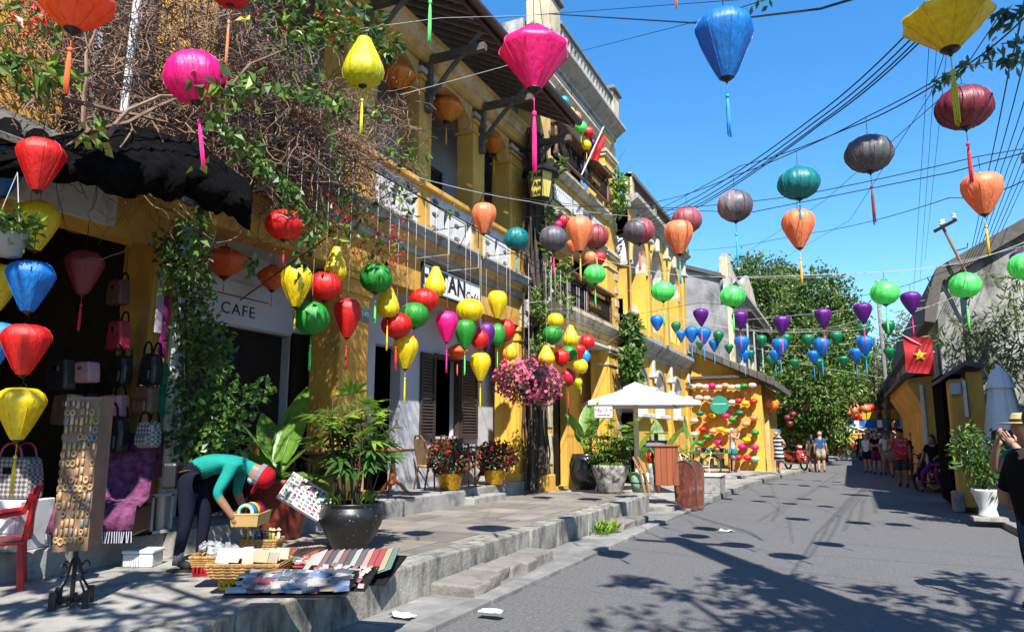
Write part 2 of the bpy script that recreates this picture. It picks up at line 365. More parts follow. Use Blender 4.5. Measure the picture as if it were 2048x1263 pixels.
# lower pavement beyond the corner
lp = thing('far_pavement', 'low pavement', 'pavement', (-4.5, 24, 0)); del lp['category']; struct(lp)
g = MB(); g.slab([(-12, 15.6), (-4.3, 15.6), (-3.98, 15.2), (-3.4, 15.2), (-3.3, 18), (-3.2, 24), (-2.6, 30), (-1.75, 38), (-1.15, 50), (-.25, 70), (-12, 70)], -.02, .12); g.build('concrete_base', 'concrete', lp, W=True)
g = MB(); g.slab([(-6, 26.2), (-3.6, 26.2), (-3.0, 30.6), (-3.2, 31.2), (-6, 31.2)], .12, .21); g.build('raised_platform', 'concrete', lp, W=True, bevel=.02)
def along(E, step):
    out = []
    for (x0, y0), (x1, y1) in zip(E, E[1:]):
        n = max(1, round((y1-y0)/step)); out += [(x0+(x1-x0)*k/n, y0+(y1-y0)*k/n) for k in range(n)]
    return out+[E[-1]]
pts = along([(-3.3, 18), (-3.2, 24), (-2.6, 30), (-1.75, 38), (-1.15, 50)], 1.2)
for (x0, y0), (x1, y1) in zip(pts, pts[1:]):
    g = MB(); g.slab([(x0+.01, y0+.01), (x0+.24, y0+.01), (x1+.24, y1-.01), (x1+.01, y1-.01)], -.02, .135); g.build('kerb_stone', 'gutterstone', lp, W=True, bevel=.02)
rp = thing('right_pavement', 'pavement', 'pavement', (2.8, 18, 0)); del rp['category']; struct(rp)
g = MB(); g.slab([(2.75, 6), (9, 6), (9, 60), (3.7, 60), (2.75, 34), (2.45, 24), (2.4, 16)], -.02, .10); g.build('concrete_base', 'concrete', rp, W=True)
pts = along([(2.75, 6), (2.4, 16), (2.45, 24), (2.75, 34)], 1.1)
for (x0, y0), (x1, y1) in zip(pts, pts[1:]):
    g = MB(); g.slab([(x0-.16, y0+.01), (x0-.005, y0+.01), (x1-.005, y1-.01), (x1-.16, y1-.01)], -.02, .115); g.build('kerb_stone', 'gutterstone', rp, W=True, bevel=.02)
# ---------------------------------------------------------------- the yellow cafe
CX, BX = -6.6, -7.4
cafe = thing('cafe_building', 'two-storey ochre cafe with columned balcony and wide tiled eaves', 'building', (-7.4, 10.2, .35))
def part(mb, name, m, parent=cafe, **k): return mb.build(name, m, parent, W=True, **k)
def one_box(name, m, parent, *b, **k): return MB().box(*b).build(name, m, parent, W=True, **k)
one_box('platform', 'concrete', cafe, BX-.2, -6.3, 5.5, 11.7, .3, .60, bevel=.02)
one_box('platform', 'concrete', cafe, BX-.2, -6.46, 11.71, 15.4, .3, .598, bevel=.02)
one_box('step', 'concrete', cafe, -6.455, -6.15, 11.75, 13.1, .3, .47, bevel=.02)
one_box('plinth', 'yellow_wall', cafe, -6.62, -6.15, 15.05, 15.75, .3, .70, bevel=.015)
g = MB(); wall(g, PX(BX), 5.3, 15.45, .6, 4.05, [(6.45, 8.25, .6, 3.0), (10.4, 11.2, .6, 3.15), (12.4, 13.42, 1.55, 3.12)], .22); part(g, 'back_wall', 'white_wall')
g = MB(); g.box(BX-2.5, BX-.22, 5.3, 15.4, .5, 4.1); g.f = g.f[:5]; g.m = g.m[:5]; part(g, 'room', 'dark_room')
one_box('bench_panel', 'dark_wood', cafe, BX+.01, BX+.06, 8.3, 10.35, .6, 1.5)
one_box('door', 'dark_wood', cafe, BX-.1, BX-.04, 6.5, 7.3, .6, 2.98); one_box('door', 'dark_wood', cafe, BX-.16, BX-.1, 7.35, 8.2, .6, 2.98)
one_box('door_leaf', 'dark_wood', cafe, BX+.012, BX+.07, 8.26, 8.95, 1.55, 3.05)
g = MB(); g.box(BX+.004, BX+.03, 5.7, 8.9, 3.02, 3.6); part(g, 'sign_board', 'white_wall')
one_box('sign_line', 'ink', cafe, BX+.03, BX+.034, 6.35, 7.75, 3.40, 3.415)
# louvred shutters and the window between them
def shutter(y0, y1, z0, z1, x, parent, m='shutter_wood'):
    s = MB()
    for b in ((y0, y0+.06), (y1-.06, y1)): s.box(x, x+.045, b[0], b[1], z0, z1)
    for b in ((z0, z0+.08), (z1-.08, z1), ((z0+z1)/2-.04, (z0+z1)/2+.04)): s.box(x, x+.043, y0+.06, y1-.06, b[0], b[1])
    o = s.build('shutter', m, parent, W=True)
    zc = z0+.1
    while zc < z1-.09:
        if abs(zc-(z0+z1)/2) > .06:
            sl_ = MB(); sl_.add([Vector((x+.004, y0+.06, zc+.035)), Vector((x+.004, y1-.06, zc+.035)), Vector((x+.04, y1-.06, zc-.012)), Vector((x+.04, y0+.06, zc-.012)),
                                 Vector((x+.004, y0+.06, zc+.027)), Vector((x+.004, y1-.06, zc+.027)), Vector((x+.04, y1-.06, zc-.02)), Vector((x+.04, y0+.06, zc-.02))],
                                [(0, 1, 2, 3), (7, 6, 5, 4), (0, 3, 7, 4), (1, 5, 6, 2), (3, 2, 6, 7), (0, 4, 5, 1)])
            c = sl_.build('slat', m, o); c.parent = o
        zc += .062
    return o
shutter(11.86, 12.38, 1.5, 3.15, BX+.01, cafe); shutter(13.44, 14.2, 1.5, 3.15, BX+.01, cafe)
g = MB()
for b in ((12.38, 12.44, 1.5, 3.18), (13.38, 13.44, 1.5, 3.18), (12.44, 13.38, 3.1, 3.18)): g.box(BX-.1, BX+.03, *b)
part(g, 'window_frame', 'shutter_wood'); one_box('window_sill', 'shutter_wood', cafe, BX-.1, BX+.1, 12.3, 13.5, 1.42, 1.5)
one_box('inner_wall', 'white_wall', cafe, BX-.9, BX-.8, 12.2, 13.1, 1.0, 3.2)
g = MB(); g.box(BX-.7, CX-.15, 5.3, 15.42, 4.02, 4.10); part(g, 'porch_ceiling', 'white_wall')
# lower columns with soft base mouldings
def column(y0, y1, z0, z1, x0, x1, parent, m='yellow_wall', cap=True):
    c = MB(); c.box(x0, x1, y0, y1, z0, z1); o = c.build('column', m, parent, W=True, bevel=.025)
    if cap:
        for (e, a, b) in ((.05, z0, z0+.16), (.03, z1-.34, z1-.28), (.04, z1-.12, z1-.04)):
            MB().box(x0-e, x1+e, y0-e, y1+e, a+.002, b).build('moulding', m, o)
    return o
column(5.25, 5.62, .35, 4.0, -7.05, CX, cafe); column(8.4, 9.1, .6, 4.0, -7.15, CX, cafe); column(14.7, 15.38, .6, 4.0, -7.2, CX, cafe, 'yellow_bright')
one_box('beam', 'yellow_wall', cafe, CX-.35, CX+.004, 5.24, 15.4, 4.0, 4.62, bevel=.01)
for pr, m in (([(0, 4.62), (.05, 4.64), (.05, 4.70), (.10, 4.74)], 'trim_grey'), ([(.10, 4.742), (.13, 4.76), (.13, 4.82), (.19, 4.88)], 'yellow_pale'), ([(.19, 4.882), (.24, 4.90), (.24, 4.97), (.30, 5.03), (.30, 5.07)], 'trim_grey'), ([(.05, 5.072), (.05, 5.16)], 'yellow_wall')):
    g = MB(); moulding(g, CX, pr, 5.0, 15.42); part(g, 'cornice', m)
one_box('corbel', 'trim_grey', cafe, CX-.02, CX+.22, 14.75, 15.36, 3.95, 4.6, bevel=.03)
one_box('balcony_floor', 'trim_grey', cafe, -8.7, CX-.1, 5.0, 15.4, 4.95, 5.10)
UC = [(5.35, 5.85), (8.35, 9.15), (10.42, 10.85), (12.5, 13.0), (14.3, 15.38)]
for a, b in UC: column(a, b, 5.1, 8.05, -7.02 if b-a < .6 else -7.1, CX-.01, cafe)
one_box('hand_rail', 'yellow_wall', cafe, CX-.17, CX+.06, 5.4, 15.38, 5.93, 6.03, bevel=.015)
for (a, _), (b, _) in zip([(u[1], 0) for u in UC], [(u[0], 0) for u in UC[1:]]):
    g = MB(); n = max(2, round((b-a)/.42)); w = (b-a)/n
    ells = []
    for k in range(n):
        s0, s1 = a+k*w, a+(k+1)*w
        if k % 2: ells.append((s0, s1, 5.16, 5.93, w*.26, .24))
        else: ells += [(s0, s1, 5.16+q*.257, 5.16+(q+1)*.257, w*.3, .055) for q in range(3)]
    hole_panel(g, PX(CX-.03), a, b, 5.16, 5.93, ells, .09); part(g, 'balustrade_panel', 'white_plaster')
g = MB(); wall(g, PX(-8.0), 5.0, 15.4, 5.1, 8.5, [(6.6, 7.7, 5.1, 7.4), (9.4, 10.5, 5.1, 7.4), (11.9, 13.0, 5.1, 7.4)], .15); part(g, 'gallery_wall', 'gallery_shaded_white')
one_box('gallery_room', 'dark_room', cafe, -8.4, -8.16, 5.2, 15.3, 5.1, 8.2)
for yy in (6.6, 9.4, 11.9): shutter(yy+1.12, yy+1.62, 5.15, 7.4, -7.985, cafe)
one_box('gallery_ceiling', 'gallery_shaded_white', cafe, -8.0, CX-.3, 5.0, 15.4, 8.42, 8.5)
# arched beam over the gallery columns and layered cornice below the eaves
for (a0, a1), (b0, b1) in zip(UC, UC[1:]):
    pr = [(a1, 7.75)]; n = 10
    for k in range(n+1): t = k/n; pr.append((a1+.12+(b0-a1-.24)*t, 8.02+.22*min(1, 3.2*min(t, 1-t))))
    pr += [(b0, 7.75), (b0, 8.35), (a1, 8.35)]
    g = MB(); g.prism(pr, CX-.34, CX-.06, 'x'); part(g, 'arch_beam', 'yellow_pale')
for a, b in UC: one_box('column_cap', 'trim_grey', cafe, -7.1, CX+.05, a-.06, b+.06, 8.052, 8.16, bevel=.02)
one_box('wall_plate', 'yellow_wall', cafe, CX-.35, CX-.02, 5.0, 15.42, 8.36, 8.62)
for pr, m in (([(0, 8.30), (.06, 8.33), (.06, 8.40), (.12, 8.46)], 'yellow_pale'), ([(.12, 8.462), (.16, 8.48), (.16, 8.55), (.24, 8.62)], 'cream'), ([(.24, 8.622), (.28, 8.64), (.28, 8.70)], 'yellow_pale')):
    g = MB(); moulding(g, CX, pr, 4.4, 15.45); part(g, 'cornice', m)
# eaves: struts, rafters, battens, tiles and gutter
EX, EZ, RX, RZ = -5.5, 8.93, -11.5, 12.1
sl_ = (RZ-EZ)/(RX-EX)
def rz_at(x): return EZ+(x-EX)*sl_
for y in (6.0, 8.75, 10.62, 12.75, 15.0):
    b = MB()
    b.box(CX, CX+.11, y-.055, y+.055, 7.35, 8.28); b.tube([(CX+.06, y, 7.6), (CX+.45, y, 8.05), (EX+.0, y, 8.66)], .045, 6); b.box(CX+.1, EX+.1, y-.06, y+.06, 8.30, 8.43)
    part(b, 'eave_strut', 'timber')
y = 4.5
rme = None
while y < 15.4:
    if rme is None:
        b = MB(); b.prism([(EX, 8.80), (EX, 8.90), (RX, rz_at(RX)-.03), (RX, rz_at(RX)-.13)], -.04, .04, 'y'); o = b.build('rafter', 'rafter_wood', cafe, W=True); rme = o.data
    else: o = link('rafter', rme, cafe, True)
    o.location = (0, y, 0); y += .36
for k in range(9):
    x = EX-.05-k*.2; MB().box(x-.03, x+.03, 4.3, 15.45, rz_at(x)-.035, rz_at(x)-.012).build('batten', 'rafter_wood', cafe, W=True)
tme = None; rows, cols = 7, 44
for r_ in range(rows):
    for c_ in range(cols):
        x = EX+.06-r_*.26; yy = 4.35+c_*.252
        if tme is None:
            b = MB(); pr = [(-.12, 0), (-.06, .035), (.0, .045), (.06, .035), (.12, 0), (.12, -.012), (-.12, -.012)]
            b.add([Vector((.0, p[0], p[1])) for p in pr]+[Vector((-.34, p[0], p[1]+.34*-sl_+.0)) for p in pr], [tuple(range(7)), tuple(range(13, 6, -1))]+[(i, i+7, (i+1) % 7+7, (i+1) % 7) for i in range(7)])
            o = b.build('roof_tile', 'roof_tile', cafe, W=True); tme = o.data
        else: o = link('roof_tile', tme, cafe, True)
        o.location = (x, yy, rz_at(x)+.03+rn.uniform(-.006, .006))
g = MB(); g.prism([(EX-.2, rz_at(EX-.2)-.008), (EX-.2, rz_at(EX-.2)+.02), (RX, rz_at(RX)+.06), (RX, rz_at(RX)-.02)], 4.3, 15.45, 'y'); part(g, 'roof_slope', 'roof_tile')
g = MB(); g.tube([(EX+.14, 4.2, 8.93), (EX+.14, 15.5, 8.93)], .085, 10); part(g, 'gutter', 'gutter_red', smooth=True)
one_box('fascia', 'gutter_red', cafe, EX+.02, EX+.05, 4.3, 15.45, 8.78, 8.98)
g = MB(); g.box(-12, BX-2.6, 5.0, 15.4, .3, 8.4); part(g, 'rear_block', 'yellow_pale')
one_box('side_wall', 'yellow_wall', cafe, -12, -7.06, 5.24, 5.34, .3, 4.0)
# fascia sign, house number
def text(txt, size, mat_, name, parent, loc, rot, ext=.004, W=True, align='CENTER', sx=1, bold=0):
    cu = bpy.data.curves.new(name, 'FONT'); cu.body = txt; cu.size = size; cu.extrude = ext; cu.align_x = align; cu.align_y = 'CENTER'; cu.offset = bold; cu.space_character = 1.12
    o = bpy.data.objects.new(name, cu); COL.objects.link(o); dg = bpy.context.evaluated_depsgraph_get(); dg.update()
    me = bpy.data.meshes.new_from_object(o.evaluated_get(dg)); bpy.data.objects.remove(o); me.materials.clear(); me.materials.append(M_[mat_])
    me.transform(Matrix.Translation(Vector(loc)) @ Matrix.Rotation(rot[2], 4, 'Z') @ Matrix.Rotation(rot[0], 4, 'X') @ Matrix.Diagonal((sx, 1, 1, 1)))
    me.name = name
    return link(name, me, parent, W)
FX = (R(90), 0, R(90))     # text standing upright on a wall that faces +x
text('CAFE', .22, 'ink', 'lettering', cafe, (BX+.032, 7.2, 3.22), FX, sx=1.1)
text('-', .26, 'ink', 'lettering', cafe, (BX+.032, 6.68, 3.22), FX)
fs = thing('shop_sign', 'white rounded cafe name board with black lettering on the ochre beam', 'sign', (CX+.03, 11.6, 4.05))
g = MB(); g.box(CX+.01, CX+.05, 10.55, 12.72, 4.06, 4.54); g.build('board', 'sign_white', fs, W=True, bevel=.02)
g = MB(); 
for b in ((10.53, 12.74, 4.54, 4.56), (10.53, 12.74, 4.04, 4.06), (10.53, 10.55, 4.06, 4.54), (12.72, 12.74, 4.06, 4.54)): g.box(CX+.01, CX+.06, *b)
g.build('frame', 'ink', fs, W=True)
text('HI TAN', .44, 'ink', 'lettering', fs, (CX+.052, 11.3, 4.31), FX, bold=.014); text('Café', .26, 'ink', 'lettering', fs, (CX+.052, 12.38, 4.22), FX)
hp = tag(one_box('house_number_plate', 'plate_green', None, CX+.003, CX+.015, 8.85, 9.07, 3.28, 3.48), 'small green house number plate on the ochre column', 'number plate')
t_ = text('110', .11, 'sign_white', 'lettering', hp, (CX+.017, 8.96, 3.38), FX)
# ---------------------------------------------------------------- ornate three-storey house
HX = -6.4
b2 = thing('ornate_house', 'tall ochre house with two wooden balconies, quoined pilaster and balustraded parapet', 'building', (-7, 18.7, .12))
def p2(mb, name, m, **k): return mb.build(name, m, b2, W=True, **k)
g = MB(); wall(g, PY(15.5), -12, HX-.02, .1, 11.4); wall(g, PX(-7.3), 15.5, 21.9, .1, 4.1, [(16.6, 17.5, .2, 3.1), (18.3, 19.6, .2, 3.1)], .2, 1); p2(g, 'wall', ['white_weathered', 'yellow_bright'])
one_box('room', 'dark_room', b2, -9, -7.52, 15.7, 21.8, .1, 11)
one_box('porch_ceiling', 'white_plaster', b2, -7.3, HX+.1, 16.2, 20.7, 4.1, 4.16)
one_box('beam', 'yellow_bright', b2, HX-.3, HX, 15.52, 21.9, 4.161, 4.3)
for pr, m in (([(0, 4.25), (.04, 4.3), (.04, 4.38), (.12, 4.46), (.12, 4.5)], 'yellow_pale'), ([(.12, 4.502), (.16, 4.52), (.16, 4.58), (.26, 4.7), (.26, 4.8)], 'cream')):
    g = MB(); moulding(g, HX, pr, 15.5, 22.0); p2(g, 'cornice', m)
for z0, z1 in ((4.8, 7.0), (8.55, 10.5)):
    g = MB(); wall(g, PX(-7.5), 16.2, 20.75, z0, z1, [(16.8, 17.8, z0, z0+1.9), (18.9, 19.9, z0, z0+1.9)], .15); p2(g, 'recess_wall', 'yellow_pale')
    one_box('slab', 'cream', b2, -7.5, HX+.02, 15.6, 21.8, z0-.1, z0-.002); one_box('ceiling', 'white_plaster', b2, -7.5, HX-.2, 15.6, 21.8, z1, z1+.06)
g = MB(); wall(g, PX(HX), 16.2, 20.75, 7.0, 8.42); p2(g, 'entablature', 'yellow_bright'); g = MB(); wall(g, PX(HX), 16.2, 20.75, 10.5, 11.3); p2(g, 'entablature', 'yellow_pale')
for z0, z1 in ((7.45, 7.85), (10.62, 10.98)):
    n = 3; w = (20.6-16.3)/n
    for k in range(n):
        a = 16.3+k*w+.06; b = 16.3+(k+1)*w-.06; m_ = 9; c_ = (b-a)/m_; g = MB()
        hole_panel(g, PX(HX+.05), a, b, z0, z1, [(a+q*c_, a+(q+1)*c_, z0, z1, c_*.26, (z1-z0)*.33) for q in range(m_)], .045); wall(g, PX(HX+.003), a, b, z0, z1, mi=1); p2(g, 'frieze_panel', ['white_plaster', 'mould'])
for zb, o_ in ((7.0, .0), (8.1, .06), (10.5, 0)):
    g = MB(); moulding(g, HX, [(o_, zb), (o_+.05, zb+.04), (o_+.05, zb+.1), (o_+.12, zb+.18), (o_+.12, zb+.24)], 15.9, 21.2); p2(g, 'cornice', 'cream')
g = MB(); moulding(g, HX, [(.0, 11.05), (.08, 11.1), (.08, 11.18), (.25, 11.3), (.3, 11.34), (.42, 11.42), (.42, 11.5)], 15.3, 21.95); p2(g, 'cornice', 'trim_grey')
n = 17; w = (20.8-16.2)/n; g = MB(); hole_panel(g, PX(HX+.3), 16.2, 20.8, 11.5, 12.05, [(16.2+k*w, 16.2+(k+1)*w, 11.5, 12.05, w*.33, .19) for k in range(n)], .12); p2(g, 'parapet', 'trim_grey')
one_box('parapet_rail', 'mould', b2, HX+.12, HX+.36, 16.2, 20.8, 12.052, 12.16, bevel=.02)
for y0, y1, zt in ((15.4, 16.2, 12.5), (20.8, 21.5, 12.35)):
    one_box('parapet_post', 'cream', b2, HX-.3, HX+.33, y0, y1, 11.5, zt, bevel=.03); one_box('post_cap', 'mould', b2, HX-.36, HX+.42, y0-.08, y1+.08, zt+.002, zt+.14, bevel=.04)
one_box('roof_deck', 'mould', b2, -12, HX+.1, 15.6, 21.6, 11.2, 11.4)
one_box('rear_parapet', 'white_weathered', b2, -12, HX-.4, 15.45, 15.75, 11.401, 12.0)
for y0, y1, m in ((15.48, 16.2, 'yellow_pale'), (20.75, 21.88, 'yellow_bright')):
    o = MB().box(HX-.55, HX+.03, y0, y1, .1, 11.2).build('pilaster', m, b2, W=True, bevel=.02)
    for zc in (4.0, 7.0, 10.2):
        for e, a, b in ((.06, 0, .1), (.10, .1, .2), (.04, -.35, -.28)): MB().box(HX-.5, HX+.03+e, y0-e, y1+e, zc+a+.002, zc+b).build('capital', 'cream', o)
    k = 0; z = .5
    while z < 10.9:
        if y0 > 18 and min(abs(z+.13-q) for q in (4.05, 7.05, 10.25)) > .3:
            MB().box(HX-.4, HX+.05, y1-.34, y1+.05, z, z+.24).build('quoin', 'cream', o, bevel=.012)
        z += .42
for y0 in (15.55,):
    for z0 in (.9, 1.75, 2.6): MB().box(HX+.02, HX+.055, y0+.08, y0+.56, z0, z0+.7).build('raised_panel', 'cream', b2, W=True, bevel=.02)
# wooden balcony railings
pm = MB(); pm.lathe([(.045, 0), (.045, .1), (.07, .16), (.05, .24), (.075, .5), (.05, .78), (.065, .84), (.045, .9), (.045, 1.0)], n=10); bm = MB(); bm.lathe([(.012, 0), (.026, .12), (.014, .3), (.028, .5), (.014, .62), (.012, .78)], n=6)
pme = bme = None
for zf in (4.8, 8.55):
    one_box('hand_rail', 'rail_wood', b2, HX-.02, HX+.28, 16.2, 20.75, zf+.86, zf+.93, bevel=.012); one_box('bottom_rail', 'rail_wood', b2, HX+.09, HX+.17, 16.2, 20.75, zf+.04, zf+.09)
    for k in range(3):
        y = 16.3+k*2.18
        if pme is None: o = pm.build('newel_post', 'rail_wood', b2, W=True, smooth=True); pme = o.data
        else: o = link('newel_post', pme, b2, True)
        o.location = (HX+.13, y, zf); o.scale = (1, 1, .86)
    k = 0; y = 16.42
    while y < 20.7:
        if bme is None: o = bm.build('baluster', 'dark_wood', b2, W=True, smooth=True); bme = o.data
        else: o = link('baluster', bme, b2, True)
        o.location = (HX+.13, y, zf+.09); y += .125
    for y in (16.8, 18.9): one_box('door', 'dark_wood', b2, -7.6, -7.55, y, y+1.0, zf, zf+1.9)
for y in (16.6, 18.3): one_box('door', 'dark_wood', b2, -7.45, -7.4, y, y+.9, .2, 3.1)
# ---------------------------------------------------------------- arcaded house
AX = -6.0
b3 = thing('arcaded_house', 'yellow two-storey house with deep round arches and white imposts', 'building', (-6.5, 26, .12))
bays = [(21.95, 24.35, 23.1), (24.35, 27.05, 25.5), (27.05, 30.6, 28.35)]
g = MB()
for a0, a1, c in bays: arch_bay(g, PX(AX), a0, a1, 4.75, 9.0, c, .92, 5.15, 7.1, .9, 0, 0, 1, 12, 1.15)
p3 = lambda mb, name, m, **k: mb.build(name, m, b3, W=True, **k)
p3(g, 'arcade_wall', ['yellow_bright', 'white_plaster'])
g = MB()
for a0, a1, c in bays: arch_bay(g, PX(AX), a0, a1, .12, 4.2, c, .66, 2.3, 2.95, .7, 0, 1, 1, 12, .75)
p3(g, 'ground_wall', ['yellow_bright', 'white_plaster'])
for a0, a1, c in bays:
    g = MB(); arch_hood(g, PX(AX), c, .94, 7.1, .13, .07, 14, 0, 1.17); p3(g, 'arch_hood', 'yellow_pale'); g = MB(); arch_hood(g, PX(AX), c, .70, 2.95, .10, .06, 12, 0, .80); p3(g, 'arch_hood', 'trim_grey')
    one_box('keystone', 'white_plaster', b3, AX-.05, AX+.16, c-.13, c+.13, 8.15, 8.62, bevel=.03); one_box('window_sill', 'white_plaster', b3, AX-.05, AX+.2, c-.85, c+.85, 2.14, 2.28, bevel=.02)
    one_box('white_parapet', 'white_plaster', b3, AX-.5, AX-.3, c-.92, c+.92, 5.15, 5.9)
    for s in (-1, 1): one_box('impost', 'trim_grey', b3, AX-.6, AX+.08, c+s*.92-(.08 if s < 0 else -.002), c+s*.92+(.08 if s > 0 else -.002), 6.98, 7.12)
for y in (24.35, 27.05, 30.3):
    one_box('pilaster', 'yellow_bright', b3, AX-.02, AX+.07, y-.2, y+.2, .12, 4.2); one_box('pilaster', 'yellow_bright', b3, AX-.02, AX+.07, y-.2, y+.2, 4.9, 9.0)
    for z in (3.05, 3.5, 8.2): one_box('capital', 'white_plaster', b3, AX-.02, AX+.2, y-.26, y+.26, z, z+.13, bevel=.03)
    one_box('bracket', 'white_plaster', b3, AX-.02, AX+.14, y-.12, y+.12, 3.63, 4.1, bevel=.03); one_box('bracket', 'white_plaster', b3, AX-.02, AX+.14, y-.12, y+.12, 8.33, 8.8, bevel=.03)
g = MB(); moulding(g, AX, [(.0, 4.15), (.1, 4.22), (.1, 4.32), (.3, 4.5), (.34, 4.6), (.34, 4.72), (.2, 4.78)], 21.95, 30.6); p3(g, 'cornice', 'trim_grey')
g = MB(); moulding(g, AX, [(.0, 8.8), (.1, 8.86), (.1, 8.96), (.34, 9.12), (.34, 9.26)], 21.95, 30.7); p3(g, 'cornice', 'trim_grey')
y = 22.0; sme = None
while y < 30.4:
    if sme is None: o = MB().box(AX+.02, AX+.10, -.05, .05, 9.26, 9.82).build('spindle', 'rafter_wood', b3, W=True); sme = o.data
    else: o = link('spindle', sme, b3, True)
    o.location = (0, y, 0); y += .17
one_box('parapet_rail', 'old_tile', b3, AX-.1, AX+.22, 21.95, 30.6, 9.821, 9.95)
for y in (21.95, 25.0, 28.0, 30.3): one_box('parapet_post', 'cream', b3, AX-.06, AX+.16, y, y+.28, 9.26, 9.98)
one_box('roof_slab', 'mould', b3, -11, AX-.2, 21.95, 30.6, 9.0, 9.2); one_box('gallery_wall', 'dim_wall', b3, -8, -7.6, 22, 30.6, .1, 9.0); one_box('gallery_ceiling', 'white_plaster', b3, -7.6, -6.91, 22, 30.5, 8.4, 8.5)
one_box('floor_slab', 'white_plaster', b3, -7.6, -6.72, 22, 30.5, 4.4, 4.7)
one_box('side_wall', 'grey_plaster', b3, -11, AX-.05, 30.4, 30.65, .1, 9.0)
# ---------------------------------------------------------------- lean-to shop with the lantern wall
b5 = thing('lean_to_shop', 'low yellow shop with a sloping grey roof and a wall of hung lanterns', 'building', (-4.5, 34, .12))
p5 = lambda mb, name, m, **k: mb.build(name, m, b5, W=True, **k)
g = MB(); g.add([Vector(p) for p in ((-6, 30.7, .12), (-3.2, 30.7, .12), (-3.2, 30.7, 3.75), (-5.75, 30.7, 5.0), (-6, 30.7, 5.0))], [(0, 1, 2, 3, 4)]); wall(g, PX(-3.2), 30.7, 38, .12, 3.7); p5(g, 'wall', 'yellow_bright')
one_box('corner_pilaster', 'yellow_bright', b5, -3.52, -3.1, 30.58, 31.2, .12, 3.6, bevel=.02); one_box('corner_pilaster', 'yellow_pale', b5, -3.19, -2.98, 31.6, 32.3, .12, 3.5, bevel=.02)
g = MB(); d = (5.05-3.5)/(5.85-2.6)
g.prism([(-5.85, 5.05), (-5.85, 5.3), (-2.5, 3.72), (-2.5, 3.47)], 30.45, 38, 'y'); p5(g, 'roof', 'old_tile')
for k in range(10):
    x0 = -2.55-k*.33; MB().prism([(x0, 3.49+(-2.5-x0)*d-.02), (x0-.31, 3.49+(-2.5-x0+.31)*d-.02), (x0-.31, 3.78+(-2.5-x0+.31)*d), (x0, 3.78+(-2.5-x0)*d)], 30.2, 30.46, 'y').build('verge_tile', 'old_tile', b5, W=True, bevel=.03)
one_box('ledge', 'old_tile', b5, -6, -3.3, 30.35, 30.7, 3.88, 3.99); one_box('back_board', 'yellow_wall', b5, -5.93, -3.54, 30.66, 30.698, .13, 3.86)
# ---------------------------------------------------------------- old house with pedimented facade behind
b4 = thing('old_house', 'old stained grey house with a cream scroll-topped facade', 'building', (-8, 44, .12))
p4 = lambda mb, name, m, **k: mb.build(name, m, b4, W=True, **k)
g = MB(); g.add([Vector(p) for p in ((-16, 36, .1), (-5, 36, .1), (-5, 36, 9.3), (-9, 36, 10.6), (-16, 36, 9.5))], [(0, 1, 2, 3, 4)]); p4(g, 'side_wall', 'grey_plaster')
g = MB(); wall(g, PX(-5), 36, 54, .1, 9.0, [(37.5, 39.5, 4.6, 7.6), (41, 43, 4.6, 7.6), (45, 47, 4.6, 7.6), (49, 51, 4.6, 7.6)], .4); p4(g, 'facade', 'cream')
one_box('room', 'dark_room', b4, -7, -5.4, 36.5, 53.5, .2, 8.8)
g = MB(); moulding(g, -5, [(0, 8.3), (.2, 8.5), (.2, 8.7), (.5, 8.95), (.5, 9.15)], 35.7, 54); p4(g, 'cornice', 'trim_grey')
prof = [(36, 9.15), (36, 10.3), (37, 10.4), (37.4, 9.95), (39, 9.8), (40, 9.7), (42, 9.95), (43.5, 10.6), (45, 10.95), (46.5, 10.6), (48, 9.95), (50, 9.6), (53.8, 9.5), (53.8, 9.15)]
g = MB(); g.prism(prof, -5.3, -4.9, 'x'); p4(g, 'pediment', 'cream')
g = MB()
for a, b in zip(prof[1:-1], prof[2:-1]): g.tube([(-5.05, a[0], a[1]+.05), (-5.05, b[0], b[1]+.05)], .16, 6)
p4(g, 'coping', 'trim_grey'); g = MB(); g.prism([(-16, 9.4), (-9, 10.75), (-5.2, 9.45), (-5.2, 9.25), (-9, 10.55), (-16, 9.2)], 35.8, 53, 'y'); p4(g, 'roof', 'old_tile')
for y in (36.4, 40.2, 44.2, 48.2, 52): one_box('pilaster', 'cream', b4, -5.02, -4.8, y-.3, y+.3, .1, 8.4)
one_box('balcony', 'trim_grey', b4, -4.98, -4.2, 37, 53, 4.1, 4.5)
for y in (37.2, 39.9, 43.9, 47.9): one_box('balcony_post', 'grey_pipe', b4, -4.3, -4.22, y, y+.08, 4.5, 7.6)
one_box('balcony_roof', 'old_tile', b4, -4.98, -4.0, 36.8, 53, 7.6, 7.75)
# ---------------------------------------------------------------- right-hand side: weathered gable, yellow gateway piers
b6 = thing('gable_house', 'weathered whitewashed gable wall with dark stained roof edge and plants', 'building', (3.4, 24, .1))
p6 = lambda mb, name, m, **k: mb.build(name, m, b6, W=True, **k)
g = MB(); g.add([Vector(p) for p in ((2.25, 22, .1), (12, 22, .1), (12, 22, 9.6), (4.4, 22, 6.72), (2.45, 22, 5.55), (2.25, 22, 4.7))], [(0, 1, 2, 3, 4, 5)])
wall(g, lambda a, z, d=0: Vector((2.25+d, a, z)), 22, 40, .1, 4.7); p6(g, 'wall', 'white_weathered')
g = MB()
pr = [(2.0, 4.55), (2.05, 4.95), (2.38, 5.95), (4.4, 7.05), (12, 9.9), (12, 9.55), (4.4, 6.68), (2.5, 5.6), (2.3, 4.75), (2.25, 4.5)]
g.prism(pr, 21.75, 40, 'y'); p6(g, 'roof', 'old_tile')
